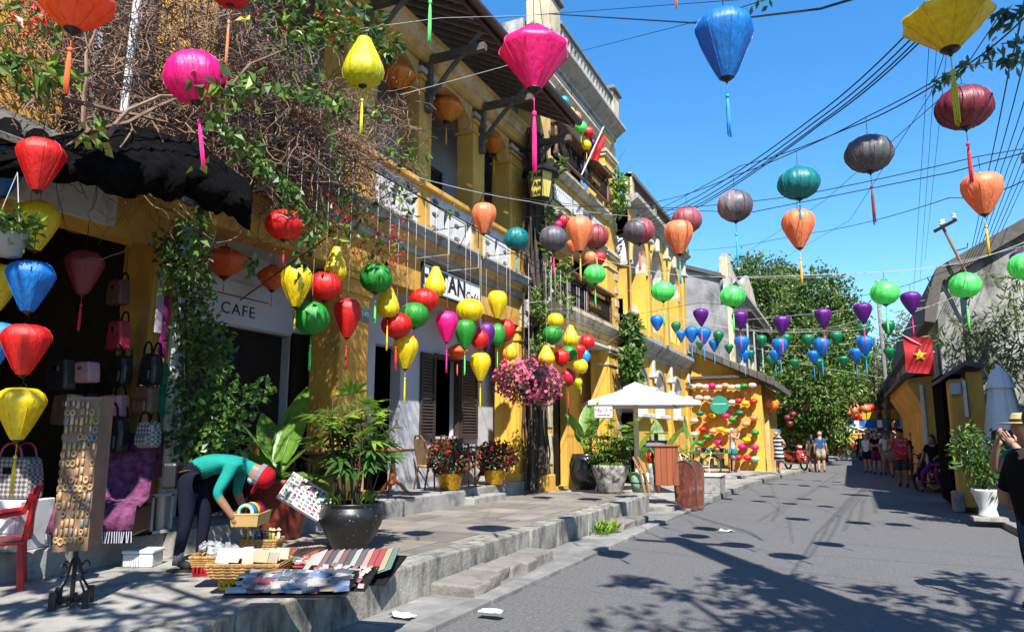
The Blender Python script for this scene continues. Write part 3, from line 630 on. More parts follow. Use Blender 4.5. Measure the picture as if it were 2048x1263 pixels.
g = MB(); wall(g, lambda a, z, d=0: Vector((3.95+d, a, z)), 12.8, 18.3, .1, 7.4); g.add([Vector(p) for p in ((3.95, 12.8, .1), (9, 12.8, .1), (9, 12.8, 7.4), (3.95, 12.8, 7.4))], [(0, 1, 2, 3)]); g.box(3.8, 9, 12.7, 18.3, 7.4, 7.55); p6(g, 'side_wing', 'white_weathered')
one_box('buttress', 'grey_plaster', b6, 2.3, 2.75, 21.72, 22.05, .1, 4.6); one_box('buttress', 'white_weathered', b6, 3.0, 3.35, 21.8, 22.05, .1, 5.4)
b7 = thing('yellow_gateway', 'shaded ochre gateway pier with small roof and meter box beside the scooter rider', 'gateway', (2.2, 19, .1))
p7 = lambda mb, name, m, **k: mb.build(name, m, b7, W=True, **k)
one_box('pier', 'yellow_wall', b7, 1.98, 2.3, 17.9, 18.4, .1, 2.75, bevel=.03); one_box('pier', 'yellow_wall', b7, 2.31, 2.62, 18.0, 18.5, .1, 2.9, bevel=.03)
one_box('door_panel', 'dark_room', b7, 1.92, 2.3, 18.6, 20.6, .1, 2.9); one_box('meter_box', 'grey_pipe', b7, 1.99, 2.18, 17.76, 17.9, 2.42, 2.66, bevel=.01); one_box('conduit', 'white_pipe', b7, 2.22, 2.28, 17.83, 17.9, 1.95, 2.7)
g = MB(); g.prism([(1.82, 2.70), (1.82, 2.77), (2.3, 3.12), (2.62, 3.05), (2.62, 2.95), (2.3, 3.02)], 17.75, 20.8, 'y'); p7(g, 'small_roof', 'old_tile')
one_box('foot_stone', 'concrete', b7, 1.86, 2.06, 17.8, 18.3, 0, .42, bevel=.05)
b8 = thing('corbelled_house', 'ochre house wall with flared corbel under a dark eave behind the gateway', 'building', (2.2, 26, .1))
g = MB(); g.prism([(2.0, .1), (2.0, 2.3), (1.75, 2.75), (1.62, 3.0), (1.62, 3.2), (2.6, 3.3), (2.6, .1)], 23.8, 34, 'y'); g.build('wall', 'yellow_wall', b8, W=True)
g = MB(); g.prism([(1.4, 3.12), (1.4, 3.24), (2.3, 3.75), (2.3, 3.5), (1.65, 3.2)], 23.5, 34, 'y'); g.build('roof', 'old_tile', b8, W=True)
one_box('drain_pipe', 'white_pipe', b8, 1.9, 1.98, 23.7, 23.79, .2, 3.0)
# far end of the street
b9 = thing('far_yellow_house', 'distant bright yellow house wall at the bend of the street', 'building', (-3, 78, 0))
g = MB(); g.add([Vector(p) for p in ((-9, 78, 0), (-.4, 78, 0), (-.4, 78, 4.2), (-9, 78, 4.2))], [(0, 1, 2, 3)]); wall(g, PX(-.4), 78, 100, 0, 4.2); g.build('wall', 'yellow_bright', b9, W=True)
g = MB(); g.prism([(-9, 6), (-9, 6.3), (.1, 4.3), (.1, 4.1)], 77.5, 100, 'y'); g.build('roof', 'old_tile', b9, W=True)
b10 = thing('street_end_house', 'far ochre house closing the end of the street', 'building', (5, 120, 0))
g = MB(); wall(g, PY(118), -12, 22, 0, 5.5, [(2, 3.4, .1, 2.6), (6, 7.4, .1, 2.6), (-3, -1.6, .1, 2.6)], .3); g.build('wall', 'yellow_wall', b10, W=True); g = MB(); g.prism([(117, 5.3), (117, 5.6), (124, 9), (124, 8.6)], -13, 23, 'x'); g.build('roof', 'roof_tile', b10, W=True)
one_box('room', 'dark_room', b10, -11, 21, 118.5, 119, 0, 4)
b11 = thing('far_right_house', 'row of shaded shops along the right far side of the street', 'building', (4.5, 60, 0))
g = MB(); g.add([Vector(p) for p in ((2.95, 40.1, 0), (9, 40.1, 0), (9, 40.1, 5), (2.95, 40.1, 5))], [(0, 1, 2, 3)]); wall(g, lambda a, z, d=0: Vector((2.95+(a-40)*.04+d, a, z)), 40.1, 110, 0, 5, [(44+8*k, 47+8*k, .1, 2.8) for k in range(7)], .4); g.build('wall', 'yellow_wall', b11, W=True)
g = MB(); g.prism([(2.2, 4.8), (2.2, 5.0), (9, 8.5), (9, 8.2)], 40, 110, 'y'); g.build('roof', 'old_tile', b11, W=True)
# ---------------------------------------------------------------- silk lanterns
PROF = {
 'onion': ([(.24,0),(.5,.06),(.8,.2),(.96,.36),(1,.5),(.97,.64),(.82,.82),(.52,.95),(.24,1)], 14),
 'teardrop': ([(.24,0),(.34,.07),(.55,.22),(.79,.41),(.94,.55),(1,.67),(.97,.78),(.84,.89),(.60,.97),(.26,1)], 10),
 'balloon': ([(.24,0),(.4,.12),(.66,.36),(.88,.58),(1,.72),(.99,.78),(.86,.9),(.62,.98),(.26,1)], 8),
 'garlic': ([(.26,0),(.62,.04),(.92,.16),(1,.29),(.94,.42),(.76,.6),(.54,.78),(.38,.92),(.30,1)], 12),
 'diamond': ([(.2,0),(.24,.04),(.98,.60),(1,.64),(.97,.69),(.93,.72),(.32,.98),(.2,1)], 9),
 'saucer': ([(.16,0),(.5,.16),(.9,.46),(1,.56),(.96,.64),(.6,.88),(.16,1)], 10),
 'ball': ([(.24,0),(.62,.1),(.9,.28),(1,.5),(.9,.72),(.62,.9),(.24,1)], 12),
 'turnip': ([(.15,0),(.3,.09),(.58,.29),(.84,.52),(.97,.68),(1,.77),(.94,.87),(.72,.96),(.26,1)], 8)}
SHAPE_MESH = {}
def shade_mesh(shape, cols=1):
    key = (shape, cols)
    if key in SHAPE_MESH: return SHAPE_MESH[key]
    prof, ng = PROF[shape]; sub = 3; n = ng*sub; vs = []; fs = []; mi = []
    for k, (r, z) in enumerate(prof):
        for j in range(n):
            a = 2*math.pi*j/n; dip = 1-(.075 if shape not in ('diamond', 'saucer') else .085)*math.sin(math.pi*(j % sub)/sub)**1.2*min(1, r*1.3)
            vs.append((r*dip*math.cos(a), r*dip*math.sin(a), z-.5))
    for k in range(len(prof)-1):
        for j in range(n):
            fs.append((k*n+j, k*n+(j+1) % n, (k+1)*n+(j+1) % n, (k+1)*n+j)); mi.append((j//sub)*cols//ng if cols > 1 else 0)
    me = bpy.data.meshes.new('lantern_shade'); me.from_pydata(vs, [], fs)
    for c in range(cols): me.materials.append(M_['silk_red'])
    me.polygons.foreach_set('material_index', mi); me.polygons.foreach_set('use_smooth', [True]*len(fs)); me.update()
    rb = MB()
    for g_ in range(ng):
        a = 2*math.pi*g_/ng; rb.tube([(r*1.004*math.cos(a), r*1.004*math.sin(a), z-.5) for r, z in prof], .009, 3, cap=False)
    rm = bpy.data.meshes.new('ribs'); rm.from_pydata([tuple(v) for v in rb.v], [], rb.f); rm.materials.append(M_['silk_red']); rm.update()
    SHAPE_MESH[key] = (me, rm); return me, rm
def shared(mb, name):
    me = bpy.data.meshes.new(name); me.from_pydata([tuple(v) for v in mb.v], [], mb.f); me.materials.append(M_['ink'])
    me.polygons.foreach_set('use_smooth', [True]*len(mb.f)); me.update(); return me
CAPB = shared(MB().lathe([(.02, -.30), (.05, -.28), (.045, -.22), (.17, -.12), (.26, -.02), (.26, .02)], n=12), 'base_cap')
CAPT = shared(MB().lathe([(.27, -.03), (.27, .04), (.20, .05), (.20, -.03)], n=12), 'top_ring')
HOOK = shared(MB().tube([(-.20, 0, .02), (-.12, 0, .22), (0, 0, .30), (.12, 0, .22), (.20, 0, .02)], .014, 4).tube([(0, 0, .3), (0, 0, .36), (.03, 0, .42), (0, 0, .46)], .014, 4), 'hanger')
tb = MB(); tb.tube([(0, 0, 0), (0, 0, -.26)], .012, 4); tb.lathe([(.01, -.30), (.05, -.285), (.06, -.26), (.05, -.235), (.01, -.22)], n=8)
_r = random.Random(3)
for k in range(9):
    a = 2*math.pi*k/9; x, y = .034*math.cos(a), .034*math.sin(a); l = _r.uniform(.92, 1.0)
    tb.tube([(x*.5, y*.5, -.29), (x, y, -.45), (x*1.2, y*1.2, -.7), (x*1.25+_r.uniform(-.01, .01), y*1.25, -l)], [.012, .018, .017, .012], 4)
TASS = shared(tb, 'tassel'); CORD = shared(MB().tube([(0, 0, 0), (0, 0, 1)], .0035, 4), 'cord')
def setmat(o, *ms):
    for i, m in enumerate(ms): o.material_slots[i].link = 'OBJECT'; o.material_slots[i].material = M_[m]
COLW = dict(crimson='deep red', deep_orange='amber orange', coral='coral orange', gold='gold', olive='olive yellow', lime='lime green', dark_green='dark green', sky='sky blue', dusty='dusty red', grey_light='pale grey', paper='pale pink', cream='cream', brick='brick red')
LCOUNT = 0
def lantern(P, w, h, col, shape, tas=None, tl=0, cord=.2, label=None, group=None, cols=None, cap=True, cordm='black_cable', tilt=0):
    global LCOUNT
    LCOUNT += 1
    root = thing('silk_lantern', label, 'lantern', P, (LCOUNT*1.37) % 6.28, group)
    root.rotation_euler = (tilt, 0, (LCOUNT*1.37) % 6.28)
    c = cols or [col]; me, rm = shade_mesh(shape, len(c))
    o = link('lantern_shade', me, root); o.scale = (w/2, w/2, h); setmat(o, *['silk_'+x for x in c])
    if w > .3: b = link('ribs', rm, o); setmat(b, 'silk_'+c[0])
    b = link('top_ring', CAPT, root); b.location = (0, 0, h/2); b.scale = (w/2, w/2, w/2*.7); setmat(b, 'lantern_wood')
    if cap: b = link('base_cap', CAPB, root); b.location = (0, 0, -h/2); b.scale = (w/2*.85, w/2*.85, w/2*.6); setmat(b, 'lantern_wood')
    b = link('hanger', HOOK, root); b.location = (0, 0, h/2); b.scale = (w/2, w/2, w/2*.7); setmat(b, 'black_cable')
    if cord > w*.2: b = link('cord', CORD, root); b.location = (0, 0, h/2+w*.16); b.scale = (1, 1, cord-w*.16); setmat(b, cordm)
    if tas: b = link('tassel', TASS, root); b.location = (0, 0, -h/2-(w*.06 if cap else 0)); s = max(.05, tl); b.scale = (min(s*.75, w*.62), min(s*.75, w*.62), s); setmat(b, 'tassel_'+tas)
    return Vector(P)+Vector((0, 0, h/2+cord))
def wire(name, pts, r, label, sag=0, group='overhead cables', m='black_cable', seg=10, cat='cable'):
    path = []
    for a, b in zip(pts, pts[1:]):
        a, b = Vector(a), Vector(b)
        for k in range(seg): t = k/seg; path.append(a.lerp(b, t)-Vector((0, 0, sag*4*t*(1-t))))
    path.append(Vector(pts[-1]))
    return tag(MB().tube(path, r, 4).build(name, m), label, cat, group)
def at_w(px, py, wpx, size): return atd(px, py, size*FPX/wpx), size, FPX
def hung(px, py, wpx, hpx, size, col, shape, tas=None, tlpx=0, cord=.2, **k):
    D = size*FPX/wpx; return lantern(atd(px, py, D), size, hpx*D/FPX, col, shape, tas, tlpx*D/FPX, cord, **k)
def L(col, shape, where): return f"{COLW.get(col, col)} {shape}-shaped silk lantern {where}"
# big ones strung near the viewer
T = {}
T['pink'] = hung(1068, 118, 142, 130, .64, 'pink', 'diamond', 'magenta', 165, .9, label='large hot pink faceted silk lantern in front of the tiled eaves')
T['blue'] = hung(1450, 92, 118, 138, .52, 'blue', 'balloon', 'sky', 118, .9, label='large blue balloon silk lantern with sky blue tassel against open sky')
T['yel'] = hung(1895, 50, 168, 106, .62, 'yellow', 'diamond', 'olive', 150, .9, label='large yellow faceted silk lantern with long yellow tassel against the sky')
T['mag'] = hung(390, 155, 120, 104, .44, 'magenta', 'ball', 'magenta', 130, .5, label='magenta round silk lantern caught among green vine leaves', tilt=.15)
T['oli'] = hung(727, 124, 83, 102, .43, 'olive', 'garlic', 'olive', 98, .4, label='olive yellow pear-shaped silk lantern below green vine leaves')
T['org'] = hung(150, 8, 150, 112, .52, 'orange', 'saucer', 'orange', 130, .5, label='orange wide saucer-shaped silk lantern above red vine flowers')
T['cor'] = hung(463, -32, 78, 92, .36, 'crimson', 'garlic', 'coral', 125, .5, label='crimson lantern with coral tassel at the top of the dry vine')
T['gre'] = hung(862, -75, 105, 110, .42, 'lime', 'turnip', 'lime', 122, .6, label='pale green lantern whose long green tassel hangs before the eaves', cap=False)
T['or2'] = hung(1347, -130, 90, 100, .42, 'coral', 'turnip', 'coral', 108, .5, label='coral lantern whose tassel tip dangles in open sky')
# row of cloth onion lanterns across the street
OR = []
for px, py, w, h, col, tas, tl, cols, txt in [
    (1033, 478, 50, 46, 'teal', 'cyan', 44, None, 'teal cloth onion lantern with blue tassel before the cafe balcony'),
    (1107, 477, 56, 50, 'grey', 'magenta', 50, None, 'grey torn cloth onion lantern with pink tassel before the vine trunk'),
    (1193, 473, 48, 48, 'brick', 'coral', 52, None, 'brick red cloth onion lantern beside a coral teardrop lantern'),
    (1278, 462, 62, 52, 'dusty', 'orange', 52, ['dusty', 'grey_light', 'teal', 'grey'], 'patchwork red and grey cloth lantern before the arcaded house'),
    (1374, 440, 60, 52, 'dusty', 'cyan', 40, ['grey_light', 'teal', 'dusty', 'dusty'], 'patchwork grey and red cloth lantern behind a coral teardrop lantern'),
    (1470, 412, 70, 62, 'dusty', 'cyan', 92, ['dusty', 'grey_light', 'grey', 'teal'], 'patchwork cloth lantern with long sky blue tassel against the sky'),
    (1597, 367, 82, 62, 'teal', 'cyan', 40, None, 'teal cloth onion lantern right above a coral teardrop lantern'),
    (1738, 308, 92, 72, 'grey', 'maroon', 105, None, 'dark grey cloth onion lantern with maroon tassel against the sky'),
    (1928, 216, 106, 82, 'maroon', 'red', 112, None, 'maroon cloth onion lantern with red tassel against the sky')]:
    OR.append(hung(px, py, w, h, .48, col, 'onion', tas, tl, .22, label=txt, cols=cols, group='cloth onion lanterns across the street'))
CR = []
for px, py, w, h, tas, tl, txt in [(968, 437, 50, 62, 'cream', 50, 'coral teardrop lantern before the cafe balcony balustrade'), (1160, 468, 53, 70, 'gold', 58, 'coral teardrop lantern with blue base and gold tassel'),
    (1358, 475, 58, 68, 'cyan', 58, 'coral teardrop lantern with sky blue tassel before the arcaded house'), (1597, 458, 64, 78, 'gold', 72, 'coral teardrop lantern with gold tassel right below a teal one'),
    (1965, 388, 78, 84, 'gold', 80, 'coral teardrop lantern above the weathered gable')]:
    CR.append(hung(px, py, w, h, .42, 'coral', 'teardrop', tas, tl, .2, label=txt, group='coral teardrop lanterns across the street'))
def rowy(lst, ya, yb, size, col, shape, tas, where, grp, tl=1.3, asp=.85):
    out = []
    for px, py, w, *own in lst:
        t = (px-lst[0][0])/max(1, lst[-1][0]-lst[0][0]); P = ony(px, py, ya+(yb-ya)*t)
        out.append(lantern(P, size, size*asp, col, shape, tas, size*tl, .15, own[0] if own else L(col, shape, where), grp))
    return out
LR = rowy([(1190, 548, 42, 'lime green ball-shaped silk lantern before the quoined pilaster of the ornate house'), (1326, 582, 48), (1465, 592, 50), (1770, 585, 56), (1930, 570, 56), (2050, 532, 56)], 13.2, 12.2, .44, 'lime', 'ball', 'lime', 'strung over the street on a pale wire', 'lime lanterns over the street', 1.0)
PR = rowy([(1402, 634, 28), (1480, 640, 28), (1563, 650, 33), (1647, 637, 33), (1726, 626, 35), (1822, 605, 37), (2046, 525, 40)], 17.2, 14.2, .36, 'purple', 'turnip', 'magenta', 'strung over the street', 'purple lanterns over the street', 1.2, 1.12)
BR1 = rowy([(1314, 645, 24), (1383, 668, 27), (1408, 670, 26), (1484, 688, 28), (1560, 693, 28), (1643, 693, 30), (1730, 690, 30)], 19.5, 17.5, .37, 'blue', 'teardrop', 'sky', 'in the nearer blue row over the street', 'nearer row of blue lanterns', 1.2, 1.12)
BR2 = rowy([(1362, 672, 20), (1428, 690, 20), (1489, 712, 20), (1550, 712, 20), (1627, 714, 23), (1712, 710, 22)], 25, 22.5, .36, 'blue', 'turnip', 'sky', 'in the farther blue row over the street', 'farther row of blue lanterns', 1.2, 1.1)
GR1 = rowy([(1352, 654, 18), (1437, 673, 20), (1523, 682, 18), (1572, 680, 20), (1616, 681, 20), (1673, 676, 20), (1727, 660, 22), (1777, 655, 22)], 25, 22, .34, 'dark_green', 'teardrop', 'green', 'in the upper green row over the street', 'upper row of green lanterns', 1.1, 1.15)
GR2 = rowy([(1400, 690, 16), (1458, 697, 17), (1501, 710, 14), (1542, 722, 16), (1589, 728, 20), (1638, 728, 18), (1687, 723, 20), (1731, 718, 20), (1779, 707, 20)], 29, 25, .34, 'dark_green', 'turnip', 'green', 'in the lower green row over the street', 'lower row of green lanterns', 1.2, 1.1)
def row_wire(tops, a, b, r, label, m='black_cable'):
    pts = sorted([Vector(p) for p in tops], key=lambda p: p.x); wire('lantern_wire', [Vector(a)]+pts+[Vector(b)], r, label, .015, 'wires that carry lantern rows', m, 5, 'wire')
row_wire(OR, (-6.5, 14.6, 5.5), (4.2, 7.2, 4.75), .006, 'black wire carrying the cloth onion lanterns')
row_wire(CR, (-6.5, 11.6, 4.9), (4.2, 8.3, 4.5), .006, 'black wire carrying the coral teardrop lanterns')
row_wire(LR, (-6.5, 15.6, 4.9), (5, 12.2, 5.2), .006, 'pale wire carrying the lime lanterns', 'white_cable')
row_wire(PR, (-6.3, 18.5, 4.6), (5, 13.9, 5.0), .006, 'dark wire carrying the purple lanterns')
row_wire(BR1, (-6.3, 20.5, 4.3), (2.4, 17.4, 4.5), .006, 'pale wire carrying the nearer blue lanterns', 'white_cable')
row_wire(BR2, (-6, 26, 4.6), (2.6, 22.1, 4.7), .007, 'pale wire carrying the farther blue lanterns', 'white_cable')
row_wire(GR1, (-6, 26, 5.5), (2.6, 22.05, 5.1), .007, 'pale wire carrying the upper green lanterns', 'white_cable')
row_wire(GR2, (-6, 29.5, 4.9), (2.4, 24.7, 4.6), .007, 'pale wire carrying the lower green lanterns', 'white_cable')
# lanterns on long cords in front of the cafe
HXC, HZC = -5.5, 5.02
WHERE = {(570, 450): 'wrapped by a vine shoot at the cafe beam', (593, 572): 'next to the CAFE lettering', (672, 528): 'above a red onion lantern by the numbered column', (650, 572): 'directly below a yellow pear-shaped lantern by the numbered column',
    (623, 636): 'hanging lowest between the CAFE lettering and the numbered column', (695, 636): 'in front of the numbered ochre column', (752, 556): 'just above the green house number plate', (776, 603): 'tucked under the green lantern by the number plate', (793, 650): 'above the yellow teardrop at the dark doorway',
    (829, 630): 'between two red onion lanterns near the doorway', (848, 600): 'just below the pear-shaped lantern covering the name board', (871, 563): 'covering the start of the cafe name board', (811, 704): 'hanging lowest at the dark doorway', (959, 678): 'touching the purple lantern', (1013, 659): 'beside the sunlit pilaster at the porch end',
    (961, 733): 'hanging lowest before the louvred shutter', (995, 609): 'hanging highest at the end of the name board', (1141, 671): 'beside two red ones above the flowers', (1093, 709): 'touching the top of the pink hanging flowers', (1104, 669): 'right above the pear lantern that touches the pink flowers', (1138, 706): 'wedged among red lanterns above the flowers'}
def hangx(px, py, w, h, col, shape, tas, tlpx, where, grp, x=HXC):
    P = onx(px, py, x); D = (P-EYEP).dot(_fw); s = D/FPX; hh = h*s; where = WHERE.get((px, py), where)
    lantern(P, w*s, hh, col, shape, tas, tlpx*s, max(.1, HZC-P.z-hh/2), L(col, {'ball': 'round'}.get(shape, shape), where), grp, cordm='white_cable')
ga = 'lanterns on cords by the numbered column'; wa = 'on a long cord by the numbered ochre column'
for a in [(570, 450, 78, 60, 'red', 'onion', 'red', 50), (593, 572, 62, 84, 'yellow', 'teardrop', 'gold', 44), (672, 528, 46, 70, 'yellow', 'garlic', None, 0), (650, 572, 66, 58, 'red', 'onion', 'red', 60),
          (623, 636, 70, 66, 'green', 'onion', 'lime', 70), (695, 636, 54, 78, 'red', 'teardrop', 'red', 62), (752, 556, 65, 58, 'green', 'onion', 'lime', 62), (776, 603, 46, 64, 'yellow', 'garlic', 'yellow', 64),
          (793, 650, 62, 50, 'red', 'onion', 'red', 64), (829, 630, 57, 50, 'green', 'onion', 'crimson', 30), (848, 600, 57, 46, 'red', 'onion', 'gold', 26), (871, 563, 43, 60, 'yellow', 'garlic', None, 0), (811, 704, 52, 66, 'yellow', 'teardrop', 'yellow', 66)]:
    hangx(*a, wa, ga)
gb = 'lanterns on cords below the name board'; wb = 'on a long cord below the cafe name board'
for a in [(894, 653, 45, 62, 'magenta', 'teardrop', 'magenta', 60), (940, 620, 54, 45, 'yellow', 'onion', None, 0), (930, 668, 43, 58, 'green', 'teardrop', 'lime', 52), (972, 673, 36, 56, 'purple', 'teardrop', 'purple', 30), (959, 678, 37, 40, 'red', 'onion', 'red', 60),
          (995, 669, 32, 46, 'green', 'onion', 'lime', 44), (1013, 659, 34, 42, 'red', 'onion', 'red', 50), (1020, 697, 31, 46, 'yellow', 'garlic', None, 0), (961, 733, 42, 56, 'yellow', 'teardrop', 'yellow', 54), (995, 609, 40, 56, 'yellow', 'teardrop', None, 0)]:
    hangx(*a, wb, gb)
gc = 'lanterns bunched above the pink flowers'; wc = 'bunched above the pink hanging flowers'
for a in [(1111, 641, 33, 30, 'yellow', 'onion', None, 0), (1104, 669, 40, 36, 'green', 'onion', None, 0), (1141, 671, 33, 42, 'yellow', 'garlic', None, 0), (1093, 709, 34, 38, 'yellow', 'garlic', None, 0), (1138, 706, 34, 30, 'green', 'onion', None, 0),
          (1174, 684, 31, 30, 'red', 'onion', None, 0), (1158, 704, 26, 30, 'red', 'teardrop', None, 0), (1123, 714, 33, 34, 'red', 'ball', None, 0), (1171, 712, 20, 26, 'sky', 'ball', 'sky', 20), (1161, 732, 31, 30, 'yellow', 'ball', 'yellow', 40), (1136, 754, 31, 34, 'crimson', 'ball', 'crimson', 56), (1156, 768, 18, 24, 'olive', 'teardrop', 'gold', 26)]:
    hangx(*a, wc, gc, -5.35 if a[0] < 1130 else -5.6)
# shades under the cafe ceilings, upper balcony bunch, porch lantern
for px, py, w, h, x, lab in [(795, 155, 78, 56, -6.95, 'next to the olive pear lantern'), (893, 220, 72, 50, -6.95, 'in the second balcony bay'), (988, 289, 56, 40, -6.95, 'in the last balcony bay')]:
    P = onx(px, py, x); s = (P-EYEP).dot(_fw)/FPX; lantern(P, w*s, h*s, 'deep_orange', 'saucer', 'gold', 46*s, max(.15, 8.42-P.z-h*s/2), 'orange saucer-shaped lantern hung under the balcony ceiling '+lab, 'orange balcony lanterns')
for px, py, w, h, x, lab in [(450, 525, 96, 58, -6.95, 'behind the dark shrub by the CAFE lettering'), (545, 556, 62, 50, -6.95, 'behind the first yellow teardrop lantern'), (915, 704, 44, 30, -6.95, 'by the shuttered cafe window')]:
    P = onx(px, py, x); s = (P-EYEP).dot(_fw)/FPX; lantern(P, w*s, h*s, 'orange', 'saucer', 'orange', 30*s, max(.12, 4.02-P.z-h*s/2), 'orange saucer-shaped lantern in the cafe porch shade '+lab, 'orange porch lanterns')
P = onx(1201, 747, -6.75); lantern(P, .40, .30, 'coral', 'saucer', 'coral', .8, 4.1-P.z-.15, 'coral saucer-shaped lantern under the porch of the ornate house')
for px, py, w, col, tas in [(1113, 200, 20, 'coral', None), (1128, 202, 20, 'cyan', None), (1140, 225, 22, 'yellow', None), (1126, 228, 18, 'yellow', None), (1151, 234, 23, 'coral', None), (1162, 254, 24, 'lime', 'lime'), (1177, 264, 22, 'crimson', None), (1173, 290, 20, 'yellow', 'yellow'), (1184, 286, 16, 'purple', None)]:
    P = onx(px, py, -6.0); s = (P-EYEP).dot(_fw)/FPX; lantern(P, w*s, w*s, col, 'ball', tas, .3, .12, L(col, 'round', 'bunched on the upper wooden balcony'), 'lanterns on the upper balcony')
wire('lantern_wire', [(-6.0, 16.3, 10.55), (-6.0, 18.2, 10.4), (-6.0, 20.7, 10.3)], .006, 'thin wire along the upper wooden balcony', .05, None)
for px, py, w, col, shp in [(1126, 442, 26, 'crimson', 'onion'), (1117, 449, 16, 'magenta', 'ball'), (1145, 492, 24, 'coral', 'teardrop'), (1182, 516, 26, 'coral', 'onion'), (1200, 515, 24, 'crimson', 'onion'), (1132, 455, 14, 'gold', 'ball')]:
    P = onx(px, py, -6.05); s = (P-EYEP).dot(_fw)/FPX; lantern(P, w*s, w*s*1.0, col, shp, 'coral' if w > 20 else None, .35, 7.0-P.z-w*s/2, L(col, {'ball': 'round'}.get(shp, shp), 'at the lower balcony of the ornate house'), 'lanterns at the lower balcony')
# column of lanterns at the bag shop
for px, py, w, h, D, col, shp, tas, tl, lab in [
    (80, 331, 88, 104, 5.4, 'red', 'balloon', None, 0, 'red balloon-shaped silk lantern, topmost at the dark bag shop'), (8, 345, 84, 98, 5.9, 'blue', 'balloon', None, 0, 'blue balloon-shaped silk lantern behind the topmost red one at the bag shop'),
    (75, 452, 76, 100, 5.9, 'yellow', 'teardrop', None, 0, 'yellow teardrop silk lantern behind the hanging flower pot'), (60, 573, 90, 100, 5.4, 'blue', 'balloon', None, 0, 'blue balloon-shaped silk lantern right above a red one at the bag shop'),
    (-6, 575, 80, 92, 5.8, 'yellow', 'balloon', None, 0, 'yellow balloon-shaped silk lantern beside the blue one at the bag shop'), (50, 699, 90, 100, 5.4, 'red', 'balloon', None, 0, 'red balloon-shaped silk lantern between a blue and a yellow one'),
    (-12, 690, 80, 92, 5.8, 'sky', 'balloon', None, 0, 'light blue balloon-shaped silk lantern beside the lower red one'), (40, 827, 92, 102, 5.3, 'yellow', 'balloon', 'yellow', 108, 'yellow balloon-shaped silk lantern with yellow tassel, lowest at the bag shop'),
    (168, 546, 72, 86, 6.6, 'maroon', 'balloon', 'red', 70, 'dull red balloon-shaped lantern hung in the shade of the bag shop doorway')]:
    hung(px, py, w, h, w*D/FPX, col, shp, tas, tl, .22 if px != 168 else .3, label=lab, group='lanterns at the bag shop')
# far lanterns down the street, under the trees
fr = random.Random(21)
for k in range(16):
    px = fr.uniform(1690, 1800); py = fr.uniform(790, 835); P = ony(px, py, fr.uniform(46, 58)); lantern(P, .55, .48, fr.choice(['coral', 'red', 'orange']), 'onion', None, 0, .3, 'distant orange-red lantern under the trees at the street end', 'distant lanterns at the street end')
for px, py in ((1575, 835), (1586, 828), (1612, 815), (1580, 847)): P = ony(px, py, 40); lantern(P, .34, .3, 'maroon', 'onion', None, 0, .3, 'distant red lantern darkened for the tree shade', 'red lanterns darkened for the tree shade')  # maroon silk stands for red lanterns dimmed by the trees
# frame of rods that carries the cafe lanterns
fr_ = thing('lantern_hanger', 'thin black rod frame projecting from the cafe beam to carry lanterns', 'lantern rack', (HXC, 10.6, HZC))
MB().tube([(HXC, 5.6, HZC), (HXC, 15.9, HZC)], .010, 6).build('long_rod', 'iron', fr_, W=True)
for y in (5.7, 8.6, 10.4, 12.4, 14.2, 15.6):
    MB().tube([(CX, y, HZC+.02), (HXC+.02, y, HZC+.02)], .008, 5).build('cross_rod', 'iron', fr_, W=True)
for y, z in ((9.6, 4.35), (13.9, 4.35)):
    for dy in (0, 1.0): MB().tube([(HXC, y+dy, HZC), (HXC, y+dy, z), (HXC-.6, y+dy, z)], .010, 5).build('grey_drop', 'grey_pipe', fr_, W=True)
# ---------------------------------------------------------------- overhead cables
def cab(pts, r, label, sag=.0, m='black_cable', g='overhead cables'):
    wire('overhead_cable', [atd(*p) for p in pts], r, label, sag, g, m)
cab([(1098, 28, 15), (1400, 47, 10), (1640, 18, 7), (1800, -30, 6)], .012, 'thick black cable from the parapet of the ornate house')
cab([(880, 45, 12), (1098, 28, 15), (1500, -2, 10)], .006, 'thin cable passing over the parapet post')
cab([(1140, 108, 15), (1405, 40, 9), (1530, 0, 7)], .005, 'thin cable rising from the ornate house towards the sky')
for k, (dx, dy) in enumerate(((0, 0), (6, 9), (-7, -6), (10, 2))):
    cab([(1236+dx, 470+dy, 21), (1400+dx, 400+dy, 15), (1640+dx, 236+dy, 10), (1840+dx, 60+dy*2, 8), (1935, -40, 7)], .009, 'black cable of the twisted bundle rising over the street to the right', .05, g='twisted cable bundle')
cab([(1260, 445, 20), (1480, 332, 13), (1700, 255, 8), (1900, 150, 6.6), (2060, 25, 5.6)], .007, 'black cable with leafy creeper crossing the sky', .04)
cab([(1060, 408, 15), (1180, 414, 14), (1500, 425, 12), (1900, 345, 9), (2070, 300, 8)], .007, 'sagging black cable crossing from the cafe to the right edge')
cab([(1250, 300, 22), (1180, 410, 16)], .005, 'short black cable along the quoined pilaster')
cab([(1385, 500, 31), (1600, 468, 20), (1900, 395, 12), (2070, 350, 9)], .008, 'black cable from the arcaded house across the street', .1)
cab([(1440, 540, 36), (1650, 400, 22), (1900, 180, 10), (2000, 30, 7)], .006, 'thin cable from the old grey house to the upper right')
cab([(1490, 560, 40), (1700, 440, 25), (1860, 190, 12), (1905, 60, 9)], .006, 'thin steep cable rising to the yellow faceted lantern')
cab([(820, 350, 12), (1060, 403, 13.5), (1262, 432, 17)], .005, 'pale wire before the cafe balcony', .04, 'white_cable')
cab([(480, 600, 9), (800, 370, 10.5), (1082, 540, 15.5), (1240, 640, 21)], .009, 'black cable slung along the cafe balcony')
cab([(700, 60, 9), (880, 36, 11), (1098, 30, 15)], .004, 'pale wire before the tiled eaves', 0, 'white_cable')
cab([(800, 190, 10), (1000, 135, 12), (1120, 100, 14)], .004, 'pale thin wire crossing the balcony columns', 0, 'white_cable')
